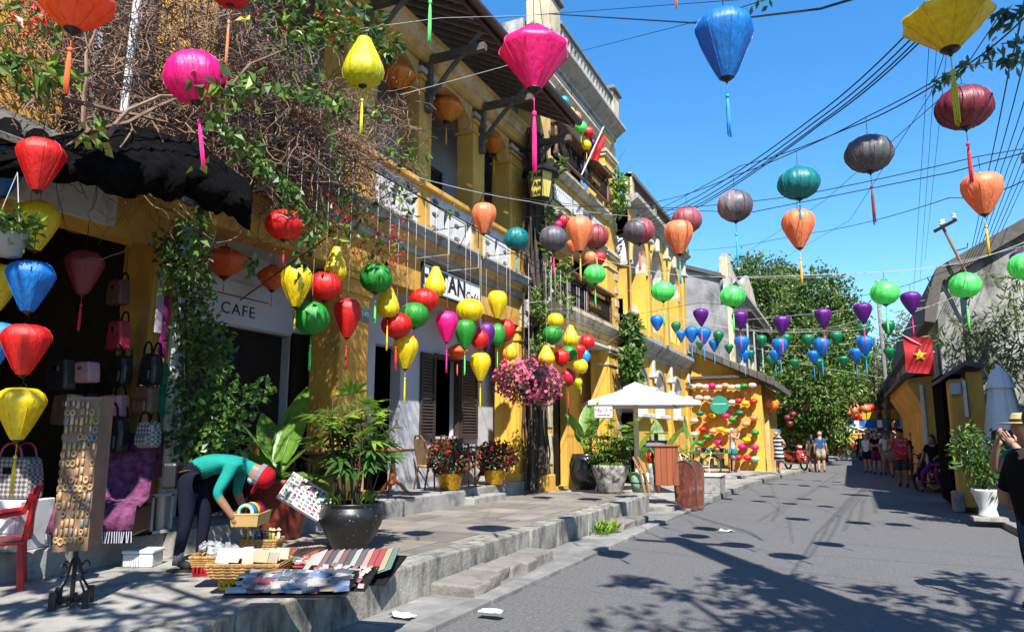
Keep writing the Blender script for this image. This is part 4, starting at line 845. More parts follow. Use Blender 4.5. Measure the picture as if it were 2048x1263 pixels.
for k in range(8):
    cab([(1938+k*3, 520+k*5, 21), (1975+k*14, 350-k*6, 14+k*.7), (2020+k*30, 130-k*14, 8+k*.9), (2055+k*45, -30-k*18, 5+k*.9)], .009, 'black cable of the dense fan above the weathered gable', .03, g='fan of cables above the gable')
for x0, y0, x1, y1 in ((1860, 60, 1825, 620), (1900, 40, 1850, 520), (1880, 0, 1840, 560)): cab([(x0, y0, 9), (x1, y1, 26)], .005, 'thin cable running down the sky to the far pole', 0, g='thin far cables')
for a in ([(1240, 530, 22), (1500, 556, 15), (1800, 545, 13), (2060, 488, 12)], [(1240, 575, 22), (1480, 640, 19), (1850, 600, 16)], [(1380, 620, 30), (1560, 665, 24), (1860, 640, 22)], [(1400, 560, 34), (1570, 720, 30), (1800, 760, 28)]): cab(a, .005, 'pale slack wire crossing low over the street', .03, 'white_cable', 'pale slack wires')
wire('support_wire', [(-5.5, 9.85, 8.9), T['mag']+Vector((0, .1, .9)), (3.2, 2.6, 6.4)], .005, 'wire running over the near pavement above the frame edge', .05)
wire('support_wire', [(-5.5, 14, 8.9), T['pink'], T['blue'], T['yel'], (3.9, 4.6, 5.6)], .006, 'wire carrying the three large faceted lanterns', .02)

_lb = MB(); _r = random.Random(19)
for a, b, n in [((1860, 170, 6.0), (2050, 60, 4.9), 60), ((1990, 30, 5.0), (2050, 10, 4.8), 40), ((1500, 12, 7.5), (1540, -5, 7.2), 8), ((2000, 125, 5.2), (2055, 95, 5.0), 30)]:
    A, B = atd(*a), atd(*b)
    for k in range(n):
        d_ = (_r.gauss(0, 1), _r.gauss(0, 1), -1.2); v = Vector(d_).normalized(); p = A.lerp(B, k/n)+Vector((_r.gauss(0, .03), _r.gauss(0, .03), _r.gauss(0, .03))); s_ = v.orthogonal().normalized()
        _lb.add([p, p+v*.05+s_*.025, p+v*.10, p+v*.05-s_*.025], [(0, 3, 2), (0, 2, 1)])
tag(_lb.build('cable_creeper', 'leaf_dark', None), 'dark creeper leaves growing along the cable by the yellow faceted lantern', 'creeper')
# ---------------------------------------------------------------- leaves and plants
def rv(r, s=1): return Vector((r.gauss(0, s), r.gauss(0, s), r.gauss(0, s)))
def leaf(mb, p, d, L_, W_, r, mi=0, fold=.25, n=None):
    d = d.normalized(); n = n or rv(r).normalized(); s = d.cross(n)
    if s.length < .05: s = d.orthogonal()
    s.normalize(); n = s.cross(d)
    mb.add([p, p+d*L_*.45+s*W_*.5+n*W_*fold, p+d*L_-n*L_*.12, p+d*L_*.45-s*W_*.5+n*W_*fold], [(0, 3, 2), (0, 2, 1)], mi)
def blade(mb, base, d, L_, W_, droop=.3, seg=4, mi=0, up=Vector((0, 0, 1)), fold=.18, tip=0.0, wid=None):
    """long leaf: a folded strip along a drooping midrib"""
    d = d.normalized(); s = d.cross(up)
    if s.length < .05: s = Vector((1, 0, 0))
    s.normalize(); vs = []; fs = []
    for k in range(seg+1):
        t = k/seg; c = base+d*L_*t-up*(droop*L_*t*t); w = W_*(wid(t) if wid else math.sin(math.pi*min(1, .12+.88*t))**.7)*.5 if k < seg else W_*.03
        nn = s.cross(d); vs += [c-s*w+nn*w*fold, c, c+s*w+nn*w*fold]
    for k in range(seg):
        a = 3*k; fs += [(a, a+1, a+4, a+3), (a+1, a+2, a+5, a+4)]
    mb.add(vs, fs, mi)
def cloud_leaves(mb, c, rad, n, L_, W_, r, mi=0, mis=None, shell=.5):
    for _ in range(n):
        v = rv(r).normalized()*(shell+(1-shell)*r.random()**.5); p = c+Vector((v.x*rad[0], v.y*rad[1], v.z*rad[2])); s = r.uniform(.7, 1.25)
        leaf(mb, p, rv(r)+v*.7+Vector((0, 0, -.4)), L_*s, W_*s, r, mi if mis is None else r.choice(mis))
def stem_walk(r, p, d, n, step, wob, grav):
    out = [p]
    for _ in range(n): d = (d+rv(r, wob)+Vector((0, 0, grav))).normalized(); p = p+d*step; out.append(p)
    return out
# ---- dry climbing vine over the shop and the balcony corner
r = random.Random(8); vn = thing('climbing_vine', 'sprawling dry brown vine with green leafy shoots over the bag shop and cafe balcony', 'vine', (-6.2, 5.2, .35))
st = MB(); lf = MB(); fl = MB()
for px, py, D, R_, n in [(110, 110, 6.6, .75, 170), (250, 60, 6.9, .9, 230), (300, 190, 6.7, .8, 260), (380, 80, 7.1, .8, 200), (420, 260, 7.1, .65, 220), (500, 120, 7.5, .75, 200), (530, 270, 7.7, .65, 260), (600, 210, 8.0, .65, 220), (640, 330, 8.4, .6, 240), (700, 340, 8.9, .5, 150), (560, 360, 7.9, .5, 170), (770, 330, 9.6, .4, 70), (800, 250, 9.8, .4, 40), (760, 230, 9.2, .45, 60), (180, 230, 6.3, .6, 90), (150, 20, 6.8, .7, 160), (450, 20, 7.3, .7, 180), (40, 60, 6.3, .6, 80), (560, 310, 7.5, .6, 260), (480, 200, 7.3, .7, 260), (660, 260, 8.3, .6, 240), (350, 150, 6.9, .8, 240), (-80, 150, 6.0, .7, 120), (-200, 180, 5.8, .7, 120)]:
    c = atd(px, py, D*(1.12 if px >= 480 else 1.04))
    for _ in range(n):
        p = c+Vector((r.uniform(-.5, .5)*R_, r.gauss(0, .55)*R_, r.gauss(0, .5)*R_))
        path = stem_walk(r, p, rv(r)+Vector((0, 0, -.2)), r.randint(6, 11), r.uniform(.05, .12), .42, -.05); w = r.choice((.0032, .004, .005, .0065))
        st.tube(path, [w]*(len(path)-1)+[w*.5], 3, cap=False)
for a, b, c in [((40, 330, 5.6), (300, 230, 6.1), (560, 100, 7)), ((200, 330, 5.8), (110, 150, 5.9), (230, -20, 6.4)), ((200, 260, 5.6), (330, 160, 6), (450, 200, 6.5)), ((150, 215, 5.7), (320, 225, 6.2), (500, 290, 7.2))]:
    A, B, C_ = atd(*a), atd(*b), atd(*c); pth = [A.lerp(B, t/8).lerp(B.lerp(C_, t/8), t/8)+rv(r, .03) for t in range(9)]; st.tube(pth, [.02-.0012*k for k in range(9)], 5)
st.build('stems', 'dry_stem', vn, W=True)
for px, py, D, R_, n in [(700, 40, 7.3, .38, 150), (760, 90, 7.5, .26, 110), (640, 30, 7.2, .4, 130), (590, 80, 7.2, .32, 80), (545, 20, 7, .35, 70), (60, 150, 5.4, .22, 60), (110, 140, 5.5, .16, 40), (20, 140, 5.4, .2, 45), (450, 190, 5.3, .18, 40), (400, 170, 5.2, .16, 30),
    (480, 185, 5.5, .16, 30), (70, 30, 5.6, .25, 50), (560, 165, 7.1, .18, 26), (620, 170, 7.2, .18, 24), (680, 205, 7.4, .18, 30), (740, 220, 7.6, .18, 40), (790, 310, 9.0, .28, 60), (840, 310, 9.2, .16, 26), (190, 260, 5.7, .14, 16), (640, 440, 7.6, .3, 70), (590, 420, 7.4, .22, 45), (700, 400, 8.3, .3, 60), (730, 440, 8.5, .28, 70), (770, 500, 8.7, .28, 70), (810, 410, 9.2, .25, 40), (690, 470, 8.2, .25, 45), (800, 380, 9.2, .22, 34), (525, 330, 7.0, .16, 22), (905, 420, 9.8, .12, 20), (500, 290, 7, .2, 20)]:
    D *= 1.1 if px >= 480 and D > 6.8 else 1; c = atd(px, py, D); n = int(n*(.42 if py > 150 and px > 420 else .7)); cloud_leaves(lf, c, (R_, R_, R_*.8), n, .115, .06, r, mis=(0, 0, 1, 1, 2), shell=.1)
    for _ in range(n//30):
        q = c+rv(r, R_*.4)
        for _ in range(7): leaf(fl, q+rv(r, .02), rv(r), .035, .03, r)
for a, b, n in [((430, 240, 5.7), (590, 385, 7.3), 130), ((560, 390, 7.3), (640, 440, 7.6), 40), ((470, 150, 5.4), (700, 210, 7.4), 70), ((680, 350, 8.2), (620, 60, 7.2), 40), ((410, 400, 6.6), (380, 520, 6.4), 50), ((620, 440, 7.5), (600, 560, 7.3), 34)]:
    A, B = atd(*a), atd(*b)
    for k in range(n):
        p = A.lerp(B, k/n)+rv(r, .045); leaf(lf, p, rv(r)+Vector((0, 0, -.9)), .10, .07, r, r.choice((0, 1)))
for px, py, D, R_ in [(760, 460, 8.6, .2), (745, 500, 8.6, .16), (790, 470, 8.8, .15), (690, 430, 8.3, .14), (790, 520, 8.8, .13), (90, 30, 5.5, .12), (60, 45, 5.5, .1)]:
    c = atd(px, py, D)
    for _ in range(24): leaf(fl, c+rv(r, R_*.7), rv(r), .045, .035, r)
for px, py in ((400, 330), (190, 255), (215, 275), (165, 280), (395, 175), (500, 40)):
    for _ in range(3): leaf(lf, atd(px, py, 5.6)+rv(r, .05), rv(r)+Vector((0, 0, -1)), .09, .06, r, 3)
lf.build('leaves', ['leaf', 'leaf_dark', 'leaf_bright', 'leaf_yellow'], vn, W=True, kind='stuff'); fl.build('flowers', 'flower_red', vn, W=True, kind='stuff')
# black sagging shade net under the vine
tp = MB(); nx, ny = 12, 44
TOPE = [(-420, 330, 5.4), (60, 285, 6.0), (240, 245, 6.3), (400, 290, 6.7), (505, 372, 7.1)]; BOTE = [(-420, 400, 4.7), (60, 350, 5.55), (270, 392, 5.8), (380, 398, 6.3), (500, 455, 6.8)]
def _pl(E, t): k = min(3, int(t*4)); f = t*4-k; return Vector(E[k]).lerp(Vector(E[k+1]), f)
for i in range(nx+1):
    for j in range(ny+1):
        A = _pl(TOPE, j/ny); B = _pl(BOTE, j/ny); u = i/nx; q = A.lerp(B, u); tp.v.append(atd(q.x, q.y+(7*math.sin(j*.8+u*4)+4*math.sin(j*2.7))*u, q.z-.3*math.sin(math.pi*u)+.03*math.sin(j*1.3+i)+.03*math.sin(j*3.1+i*2)))
for i in range(nx):
    for j in range(ny): a = i*(ny+1)+j; tp.f.append([a, a+1, a+ny+2, a+ny+1]); tp.m.append(0)
tag(tp.build('shade_net', 'tarp', None, smooth=True, solid=.02), 'sagging black shade net under the dry vine', 'shade net')
# ---- potted plants
def pot(parent, prof, m, n=20, soil=None):
    MB().lathe(prof, n=max(n, 32)).build('pot', m, parent, smooth=True)
    rr, zz = soil; MB().lathe([(.001, zz+.02), (rr, zz)], n=14).build('soil', 'soil', parent)
def frond_mesh(r, n=7, L_=.34, W_=.05, spread=1.5, m='leaf'):
    mb = MB()
    for k in range(n):
        a = (k/(n-1)-.5)*spread*2; d = Vector((math.cos(a), math.sin(a), .12+.1*r.random())); blade(mb, Vector((0, 0, 0)), d, L_*(1-.25*abs(a)/spread)*r.uniform(.85, 1.1), W_, .35, 4, fold=.25)
    me = bpy.data.meshes.new('frond'); me.from_pydata([tuple(v) for v in mb.v], [], mb.f); me.materials.append(M_[m]); me.polygons.foreach_set('use_smooth', [True]*len(mb.f)); return me
FR = [frond_mesh(random.Random(k), 6+k % 3, .34, .055) for k in range(4)]
def rhapis(loc, lab, potprof, potm, soil, nst, h, spread, leafm=('leaf', 'leaf_bright', 'leaf_dark'), sc=1, seed=1, low=.15):
    r = random.Random(seed); t = thing('palm_pot', lab, 'potted palm', loc); pot(t, potprof, potm, soil=soil)
    for k in range(nst):
        a = 6.283*k/nst+r.random(); rr = soil[0]*.65*r.random()**.5; b = Vector((rr*math.cos(a), rr*math.sin(a), soil[1])); top = b+Vector((math.cos(a)*spread*.45*r.random(), math.sin(a)*spread*.45*r.random(), h*r.uniform(.55, 1)))
        MB().tube([b, b.lerp(top, .5)+rv(r, .02), top], [.013*sc, .010*sc, .007*sc], 5).build('cane', 'bark', t)
        for q in range(r.randint(5, 7)):
            f = low+(1-low)*(q/6); p = b.lerp(top, min(1, f)); an = r.uniform(0, 6.283); o = link('frond', r.choice(FR), t)
            d = Vector((math.cos(an), math.sin(an), 0)); st_ = MB().tube([p, p+(d*.16+Vector((0, 0, .10)))*sc], .004*sc, 3); st_.build('frond_stalk', 'leaf', t)
            o.location = p+(d*.16+Vector((0, 0, .10)))*sc; o.rotation_euler = (r.uniform(-.35, .35), r.uniform(-.35, .45)-(.6 if q > 4 else 0), an); s = sc*r.uniform(.8, 1.2); o.scale = (s, s, s); setmat(o, leafm[1] if q > 4 else (r.choice(leafm) if q > 2 else leafm[2]))
    return t
P = onz(700, 1100, .352)
RP = rhapis((P.x, P.y, .352), 'leafy lady palm in a wide black glazed pot among the souvenir trays', [(.17, 0), (.185, .02), (.22, .09), (.27, .18), (.315, .26), (.34, .33), (.345, .37), (.335, .41), (.31, .45), (.305, .465), (.325, .485), (.325, .50), (.29, .50), (.285, .45)], 'black_glaze', (.28, .45), 17, 1.32, .75, ('leaf', 'leaf_bright', 'leaf_dark'), .74, 4, .38)
g = MB(); r = random.Random(2)
for _ in range(46): a = r.uniform(0, 6.28); blade(g, Vector((.24*math.cos(a), .24*math.sin(a), .5)), Vector((r.gauss(0, .4), r.gauss(0, .4), 1)), .16, .03, .2, 3)
g.build('weeds', 'leaf_bright', RP)
def big_leaf_me(L_, W_, droop, m='leaf_banana', wid=None, rag=0):
    mb = MB(); blade(mb, Vector((0, 0, 0)), Vector((.0, .35, 1)), L_, W_, 0, 8, up=Vector((0, -1, .35)).normalized(), fold=.12, wid=wid or (lambda t: max(.02, math.sin(math.pi*(.06+.94*t)**.8)**.75)))
    for v in mb.v: v.y += droop*v.z*v.z; v.z -= droop*.5*v.z*v.z*abs(v.z)
    mb.tube([(0, 0, 0)]+[mb.v[3*k+1]+Vector((0, -.004, 0)) for k in range(9)], [.012]*4+[.008]*6, 4)
    return mb
def banana(loc, lab, leaves, potf=None, cat='potted plant', name='banana_plant', m='leaf_banana', z0=0):
    t = thing(name, lab, cat, loc)
    if potf: potf(t)
    for (an, lean, L_, W_, st_h, dr) in leaves:
        mb = big_leaf_me(L_, W_, dr); Mx = Matrix.Rotation(an, 4, 'Z') @ Matrix.Rotation(-lean, 4, 'X'); base = Vector((0, 0, z0)); top = base+(Mx @ Vector((0, 0, 1)))*st_h
        mb.v = [Mx @ v+top for v in mb.v]; mb.tube([base, top], [.018, .012], 5); mb.build('leaf', m, t, smooth=True)
    return t
def redpot(t): pot(t, [(.27, 0), (.29, .03), (.34, .3), (.36, .62), (.39, .64), (.39, .70), (.34, .70), (.33, .62)], 'red_pot', soil=(.33, .64))
P0 = onz(552, 1075, .35)
banana((P0.x, P0.y, .35), 'broad-leaved banana plant in a tall rusty red pot behind the vendor', [(.2, .12, 1.12, .40, .22, .06), (1.1, .3, 1.0, .38, .12, .12), (2.2, .25, .85, .32, .1, .1), (-1.0, .35, .9, .34, .1, .22), (3.0, .5, .8, .28, .05, .35), (-2.0, .85, .7, .2, .06, .55), (-1.5, .95, .7, .18, .03, .6), (.5, .08, .8, .24, .1, .03), (1.6, .7, .7, .2, .05, .4)], redpot, z0=.66)
def flower_pot(px, py, w, lab, seed):
    P = onz(px, py, .6); D = (P-EYEP).dot(_fw); s = D/FPX*w; r = random.Random(seed)
    t = thing('flower_pot', lab, 'flower pot', (P.x, P.y, .6), 0, 'gold foil flower pots'); MB().lathe([(s*.36, 0), (s*.42, .02), (s*.5, s*.5), (s*.54, s*.68), (s*.48, s*.7), (s*.44, s*.64)], n=26).build('foil_pot', 'gold_foil', t)
    lv = MB(); fw_ = MB()
    cloud_leaves(lv, Vector((0, 0, s*1.3)), (s*1.08, s*1.08, s*.78), 950, .085, .045, r, mis=(0, 0, 1), shell=.2)
    for _ in range(120):
        v = rv(r).normalized()*r.uniform(.8, 1.05); q = Vector((v.x*s*1.08, v.y*s*1.08, s*1.3+v.z*s*.78))
        for k in range(5): leaf(fw_, q, rv(r)+v, .042, .042, r)
    lv.build('leaves', ['leaf_maroon', 'leaf_dark'], t, kind='stuff'); fw_.build('flowers', 'flower_red', t, kind='stuff')
    g = MB()
    for k in range(9): g.tube([(0, 0, s*.8), tuple(rv(r, s*.35)+Vector((0, 0, s*1.3)))], .006, 4)
    g.build('stems', 'bark', t)
flower_pot(900, 979, 48, 'gold foil pot of red flowers at the end of the cafe platform', 1); flower_pot(989, 968, 42, 'gold foil pot of red flowers beside the round rattan table', 2)
def jar(t): pot(t, [(.22, 0), (.30, .12), (.37, .38), (.38, .55), (.33, .72), (.30, .76), (.32, .80), (.28, .80), (.27, .74)], 'dark_jar', soil=(.27, .76))
P1 = onz(1172, 978, .35)
banana((P1.x, P1.y, .35), 'young banana plant in a big dark glazed jar by the ornate house', [(.2, .1, .8, .34, .5, .05), (-1.0, .28, .78, .34, .45, .12), (1.3, .28, .78, .32, .45, .12), (2.7, .25, .7, .3, .45, .1), (-2.2, .3, .66, .3, .4, .15), (.7, .45, .6, .28, .3, .25), (-.4, .12, .9, .3, .55, .04)], jar, z0=.74)
P2 = onz(1222, 986, .35)
rhapis((P2.x, P2.y, .35), 'dense bushy lady palm in a mottled grey pot beside the parasol', [(.20, 0), (.24, .06), (.33, .30), (.40, .52), (.42, .60), (.38, .60), (.35, .52)], 'mottled_pot', (.36, .54), 30, .98, .8, ('leaf_bright', 'leaf_bright', 'leaf'), .66, 9, .05)
for k, (px, py, z, lab, lv) in enumerate([(1262, 965, .14, 'tall banana clump under the white parasol', [(.2, .1, 1.15, .46, 1.0, .05), (-.9, .25, 1.05, .42, .95, .12), (1.2, .22, 1.05, .42, .95, .12), (2.4, .3, .95, .4, .85, .1), (-2.2, .45, .9, .36, .8, .25), (.7, .4, .9, .36, .6, .2)]), (1322, 962, .14, 'banana clump with dark broad leaves beside the menu stand', [(.4, .15, 1.15, .46, 1.05, .08), (-.8, .25, 1.1, .42, 1.0, .15), (1.3, .3, 1.0, .4, .9, .15), (-1.6, .5, 1.0, .36, .8, .35), (2.4, .35, .9, .36, .8, .2)]),
        (1372, 958, .14, 'bird-of-paradise plant with upright paddle leaves behind the wooden cabinet', [(.6, -.15, .8, .17, 1.35, .0), (1.6, .55, .9, .16, .7, .2), (-.6, .25, .85, .16, .9, .1), (2.5, .3, .7, .16, .8, .1)]), (1395, 955, .14, 'bird-of-paradise plant leaning over the white iron chair', [(1.2, .45, .95, .15, .8, .1), (.6, .2, .9, .15, .9, .05), (-1.2, .4, .8, .15, .8, .15), (2.2, .8, .8, .14, .6, .3)])]):
    P = onz(px, py, z); banana((P.x, P.y, z), lab, lv, cat='plant', m=('leaf_banana' if k < 1 else 'leaf'))
# pink flower ball hanging before the cafe corner
r = random.Random(14); c = onx(1058, 762, -5.7); s = (c-EYEP).dot(_fw)/FPX
t = thing('hanging_flower_basket', 'mass of bright pink flowers in a hanging basket under the lanterns', 'flower basket', c); lv = MB(); fw_ = MB()
cloud_leaves(lv, Vector((0, 0, 0)), (60*s, 96*s, 40*s), 1000, .09, .05, r, shell=.2); 
for _ in range(1000):
    v = rv(r).normalized()*r.uniform(.72, 1.1); q = Vector((v.x*60*s, v.y*100*s, v.z*43*s+.08*math.sin(v.y*7+v.x*3)))
    n = (v+rv(r, .4)).normalized(); a = n.orthogonal().normalized(); b = n.cross(a)
    for k in range(5): an = 6.283*k/5; leaf(fw_, q, (a*math.cos(an)+b*math.sin(an))+n*.3, .042, .042, r, n=n, fold=.05)
lv.build('leaves', 'leaf_dark', t, kind='stuff'); fw_.build('flowers', 'flower_pink', t, kind='stuff'); MB().lathe([(.1, -.3), (.28, -.12), (.3, 0), (.27, 0)], n=14).build('basket', 'iron', t)
MB().tube([(0, 0, 0), (0, 0, 5.02-c.z)], .006, 4).build('cord', 'white_cable', t)
# ---- creepers: dark shrub by the cafe doorway, vine trunk, wall ivy
def creeper(name, lab, cat, loc, paths, leafspots, L_, W_, mats, seed, tr=.02):
    r = random.Random(seed); t = thing(name, lab, cat, loc); sb = MB(); lb = MB()
    for pth, w in paths: sb.tube(pth, [w*(1-.6*k/(len(pth)-1)) for k in range(len(pth))], 5)
    for c, rad, n in leafspots: cloud_leaves(lb, c, rad, n, L_, W_, r, mis=range(len(mats)), shell=.15)
    sb.build('stems', 'bark', t, W=True); lb.build('leaves', list(mats), t, W=True, kind='stuff'); return t
b0 = onz(365, 1065, .5)
creeper('climbing_shrub', 'dark leafy shrub climbing from the ground to the cafe beam beside the shop pillar', 'shrub', (b0.x, b0.y, .5),
    [([b0, atd(375, 800, 7.6), atd(370, 620, 7.6), atd(390, 480, 7.5)], .03), ([b0, atd(420, 900, 7.4), atd(450, 760, 7.3)], .02), ([b0, atd(365, 700, 7.7), atd(350, 560, 7.6)], .02)],
    [(atd(px, py, D), (q, q, q*1.1), n) for px, py, D, q, n in [(370, 520, 7.5, .28, 200), (378, 565, 7.4, .27, 210), (390, 640, 7.5, .30, 240), (410, 690, 7.4, .28, 180), (395, 760, 7.4, .30, 240), (385, 850, 7.5, .28, 200), (420, 830, 7.3, .30, 220), (440, 740, 7.2, .12, 60), (435, 690, 7.2, .10, 50), (480, 800, 7.2, .2, 110), (520, 780, 7.2, .12, 50), (450, 880, 7.2, .25, 170), (390, 900, 7.3, .25, 150), (500, 535, 7.1, .08, 22), (340, 500, 7.5, .2, 80), (385, 450, 7.3, .16, 60)]], .085, .05, ('leaf_dark', 'leaf', 'leaf_dark'), 3)
tb_ = onx(1085, 955, -6.2); t = thing('vine_trunk', 'thick dark vine trunk with hanging aerial roots between the cafe and the ornate house', 'vine', (tb_.x, tb_.y, .35)); r = random.Random(6); g = MB(); lb = MB()
for k in range(40):
    y = tb_.y+r.gauss(0, .2); x = -6.35+r.uniform(-.15, .15); pth = [Vector((x+r.gauss(0, .04), y+r.gauss(0, .04), z)) for z in [.4+j*.75 for j in range(12)]]; w = r.choice((.012, .02, .03, .045)); g.tube(pth, [w]*12, 6)
g.build('roots', 'bark', t, W=True)
for px, py, q, n in [(1100, 430, .3, 80), (1095, 480, .3, 80), (1085, 780, .3, 60), (1075, 600, .3, 90), (1110, 560, .35, 110), (1090, 640, .35, 120), (1130, 540, .3, 90), (1075, 700, .25, 80), (1100, 350, .25, 60), (1120, 330, .2, 50), (1135, 610, .25, 60), (1085, 390, .2, 34)]: cloud_leaves(lb, onx(px, py, -6.05), (.15, q, q*1.2), n, .15, .08, r, mis=(0, 1, 2), shell=.1)
lb.build('leaves', ['leaf', 'leaf_dark', 'leaf_bright'], t, W=True, kind='stuff')
creeper('wall_ivy', 'green ivy hanging from the corner of the arcaded house', 'ivy', (-6, 22.2, 2), [([onx(1262, 640, -5.9), onx(1266, 700, -5.85), onx(1265, 760, -5.9)], .03)], [(onx(px, py, -5.85), (.25, q, q), n) for px, py, q, n in [(1262, 655, .5, 170), (1270, 690, .55, 200), (1258, 720, .5, 170), (1268, 745, .4, 120), (1262, 770, .3, 70)]], .24, .15, ('leaf', 'leaf_dark', 'leaf'), 4)
creeper('ledge_plant', 'leafy plant growing from the ledge of the quoined pilaster', 'plant', (-6.2, 22, 9.3), [([onx(1238, 410, -6.1), onx(1240, 380, -6.0)], .03)], [(onx(1240, 385, -6.0), (.2, .45, .6), 120), (onx(1238, 360, -6.0), (.2, .3, .3), 50), (onx(1240, 410, -6.0), (.2, .35, .35), 60)], .2, .12, ('leaf', 'leaf_bright'), 5)
# kerb weeds
r = random.Random(3); g = MB(); P = onz(1208, 1060, .06)
for _ in range(170): blade(g, Vector((-3.76+r.uniform(-.03, .22), P.y+r.gauss(0, .17), .04)), Vector((r.gauss(.25, .5), r.gauss(0, .6), 1)), r.uniform(.12, .34), .035, .3, 3)
tag(g.build('weed_tuft', 'leaf_bright', None), 'green tuft of weeds sprouting at the foot of the kerb', 'weeds')
# ---- trees at the bend of the street
def tree(lab, base, h, trunk_r, blobs, n, L_, W_, mats, seed, name='street_tree', grp='trees at the bend of the street', lean=(0, 0)):
    r = random.Random(seed); t = thing(name, lab, 'tree', base, 0, grp); g = MB(); b = Vector(base); top = b+Vector((lean[0], lean[1], h))
    g.tube([b, b.lerp(top, .35)+rv(r, .08), b.lerp(top, .7)+rv(r, .12), top], [trunk_r*1.25, trunk_r, trunk_r*.7, trunk_r*.3], 9); lb = MB()
    vol = sum(q[1][0]*q[1][2] for q in blobs)
    for c, rad in blobs:
        c = Vector(c); a = b.lerp(top, r.uniform(.45, .85)); g.tube([a, a.lerp(c, .5)+Vector((0, 0, .2)), c], [trunk_r*.4, trunk_r*.28, trunk_r*.1], 6)
        m = int(n*rad[0]*rad[2]/vol); k = max(3, m//26)
        for _ in range(k):                                   # leafy twigs gathered towards the outside of each bough
            v = rv(r).normalized()*(.45+.6*r.random()**.6); q = c+Vector((v.x*rad[0], v.y*rad[1], v.z*rad[2])); s = .16*(rad[0]+rad[2])/2*r.uniform(.7, 1.6)
            for _ in range(26): leaf(lb, q+rv(r, s), rv(r)+v+Vector((0, 0, -.5)), L_*r.uniform(.7, 1.3), W_*r.uniform(.7, 1.3), r, r.randrange(len(mats)))
    g.build('trunk', 'bark', t, W=True, smooth=True); lb.build('crown', list(mats), t, W=True, kind='stuff'); return t
def blobs_px(lst, y): return [(tuple(ony(px, py, y+dy)), (w*y/FPX, w*y/FPX*.9, h*y/FPX)) for px, py, w, h, dy in lst]
tree('big dark green street tree with a rounded crown behind the old house', (-3.6, 58, .1), 12, .45, blobs_px([(1510, 560, 55, 45, 0), (1540, 600, 50, 55, 2), (1500, 620, 45, 60, 3), (1560, 660, 40, 55, 0), (1530, 700, 50, 60, 1), (1570, 560, 25, 40, 3)], 58), 14000, .32, .18, ('leaf_tree', 'leaf_dark', 'leaf_tree'), 31)
tree('tall dense street tree with pale trunk standing beside the parked scooters', (-1.6, 46, .1), 9, .32, blobs_px([(1640, 590, 45, 45, 0), (1600, 640, 45, 55, 2), (1672, 640, 42, 55, 1), (1640, 690, 52, 60, -1), (1695, 690, 36, 50, 1), (1600, 740, 45, 60, -2), (1660, 760, 42, 60, -2), (1580, 810, 42, 55, -3), (1630, 830, 44, 50, -3), (1570, 870, 30, 40, 0), (1660, 860, 35, 30, -2), (1620, 780, 40, 50, -5), (1560, 760, 30, 60, 1)], 46), 30000, .25, .14, ('leaf_tree', 'leaf_dark', 'leaf_tree', 'leaf'), 32)
tree('airy feathery tree with sparse pale leaves behind the flag', (2.2, 62, .1), 9, .25, blobs_px([(1740, 740, 55, 50, 0), (1790, 720, 50, 55, 2), (1760, 790, 55, 45, 1), (1810, 770, 45, 55, 0), (1720, 800, 40, 40, 2), (1800, 680, 30, 45, 0), (1840, 740, 35, 60, 3)], 62), 9000, .42, .10, ('leaf_bamboo', 'leaf_tree', 'leaf_bamboo'), 33)
tree('low leafy tree in the shade beyond the lean-to shop', (-3.4, 66, .1), 6, .25, blobs_px([(1570, 800, 50, 45, 0), (1560, 880, 45, 35, 0), (1600, 880, 35, 30, 2), (1640, 880, 40, 30, 2)], 66), 3000, .5, .28, ('leaf_dark', 'leaf_tree'), 34)
tree('far green tree closing the view down the street', (4, 100, .1), 9, .3, [((x, 100+k, z), (3.2, 3, 2.4)) for k, (x, z) in enumerate([(-2, 7), (2, 8.5), (6, 7.5), (10, 8), (4, 5.5), (0, 5), (13, 6), (8, 5)])], 5000, .7, .4, ('leaf_tree', 'leaf_bamboo'), 35)
# bamboo creeping over the weathered gable
r = random.Random(41); t = thing('bamboo_clump', 'feathery bamboo and creepers hanging over the weathered gable wall', 'bamboo', (3.4, 21, .1)); g = MB(); lb = MB()
for k in range(10):
    a = Vector((3.5+r.uniform(-.3, 2), 20.8+r.uniform(-.5, .8), .1)); pth = stem_walk(r, a, Vector((-.05, -.1, 1)), 11, .5, .09, -.03); g.tube(pth, [.022-.0016*j for j in range(12)], 5)
    for p in pth[4:]:
        for _ in range(5): leaf(lb, p+rv(r, .22), rv(r)+Vector((0, 0, -.5)), .24, .04, r, 0)
for px, py, q, n in [(1990, 660, .6, 240), (2030, 620, .6, 220), (1960, 690, .45, 170), (2010, 740, .6, 260), (2040, 700, .5, 180), (1930, 650, .3, 70), (1900, 690, .3, 60), (2040, 560, .4, 110), (1885, 680, .3, 60), (1920, 720, .25, 50), (1980, 560, .3, 40), (2000, 820, .5, 150), (1975, 880, .3, 90)]: cloud_leaves(lb, ony(px, py, 21), (q, .4, q*.8), int(n*.6), .24, .045, r, mis=(0, 0, 2 if py > 690 else 0), shell=.1)  # lower clumps coloured darker to stand for shadowed leaves
g.build('canes', 'leaf_bamboo', t, W=True); lb.build('leaves', ['leaf_bamboo', 'leaf', 'leaf_dark'], t, W=True, kind='stuff')
P = onz(1978, 1040, .1); t = thing('potted_shrub', 'dark glossy shrub in a white vase-shaped pot by the right kerb', 'potted shrub', (P.x, P.y, .1)); MB().box(-.26, .26, -.26, .26, 0, .07).build('plinth', 'concrete', t, bevel=.01)
pot(t, [(.17, .07), (.15, .10), (.13, .2), (.2, .42), (.235, .5), (.24, .54), (.21, .54), (.2, .5)], 'white_pot', soil=(.2, .5)); lb = MB(); r = random.Random(12)
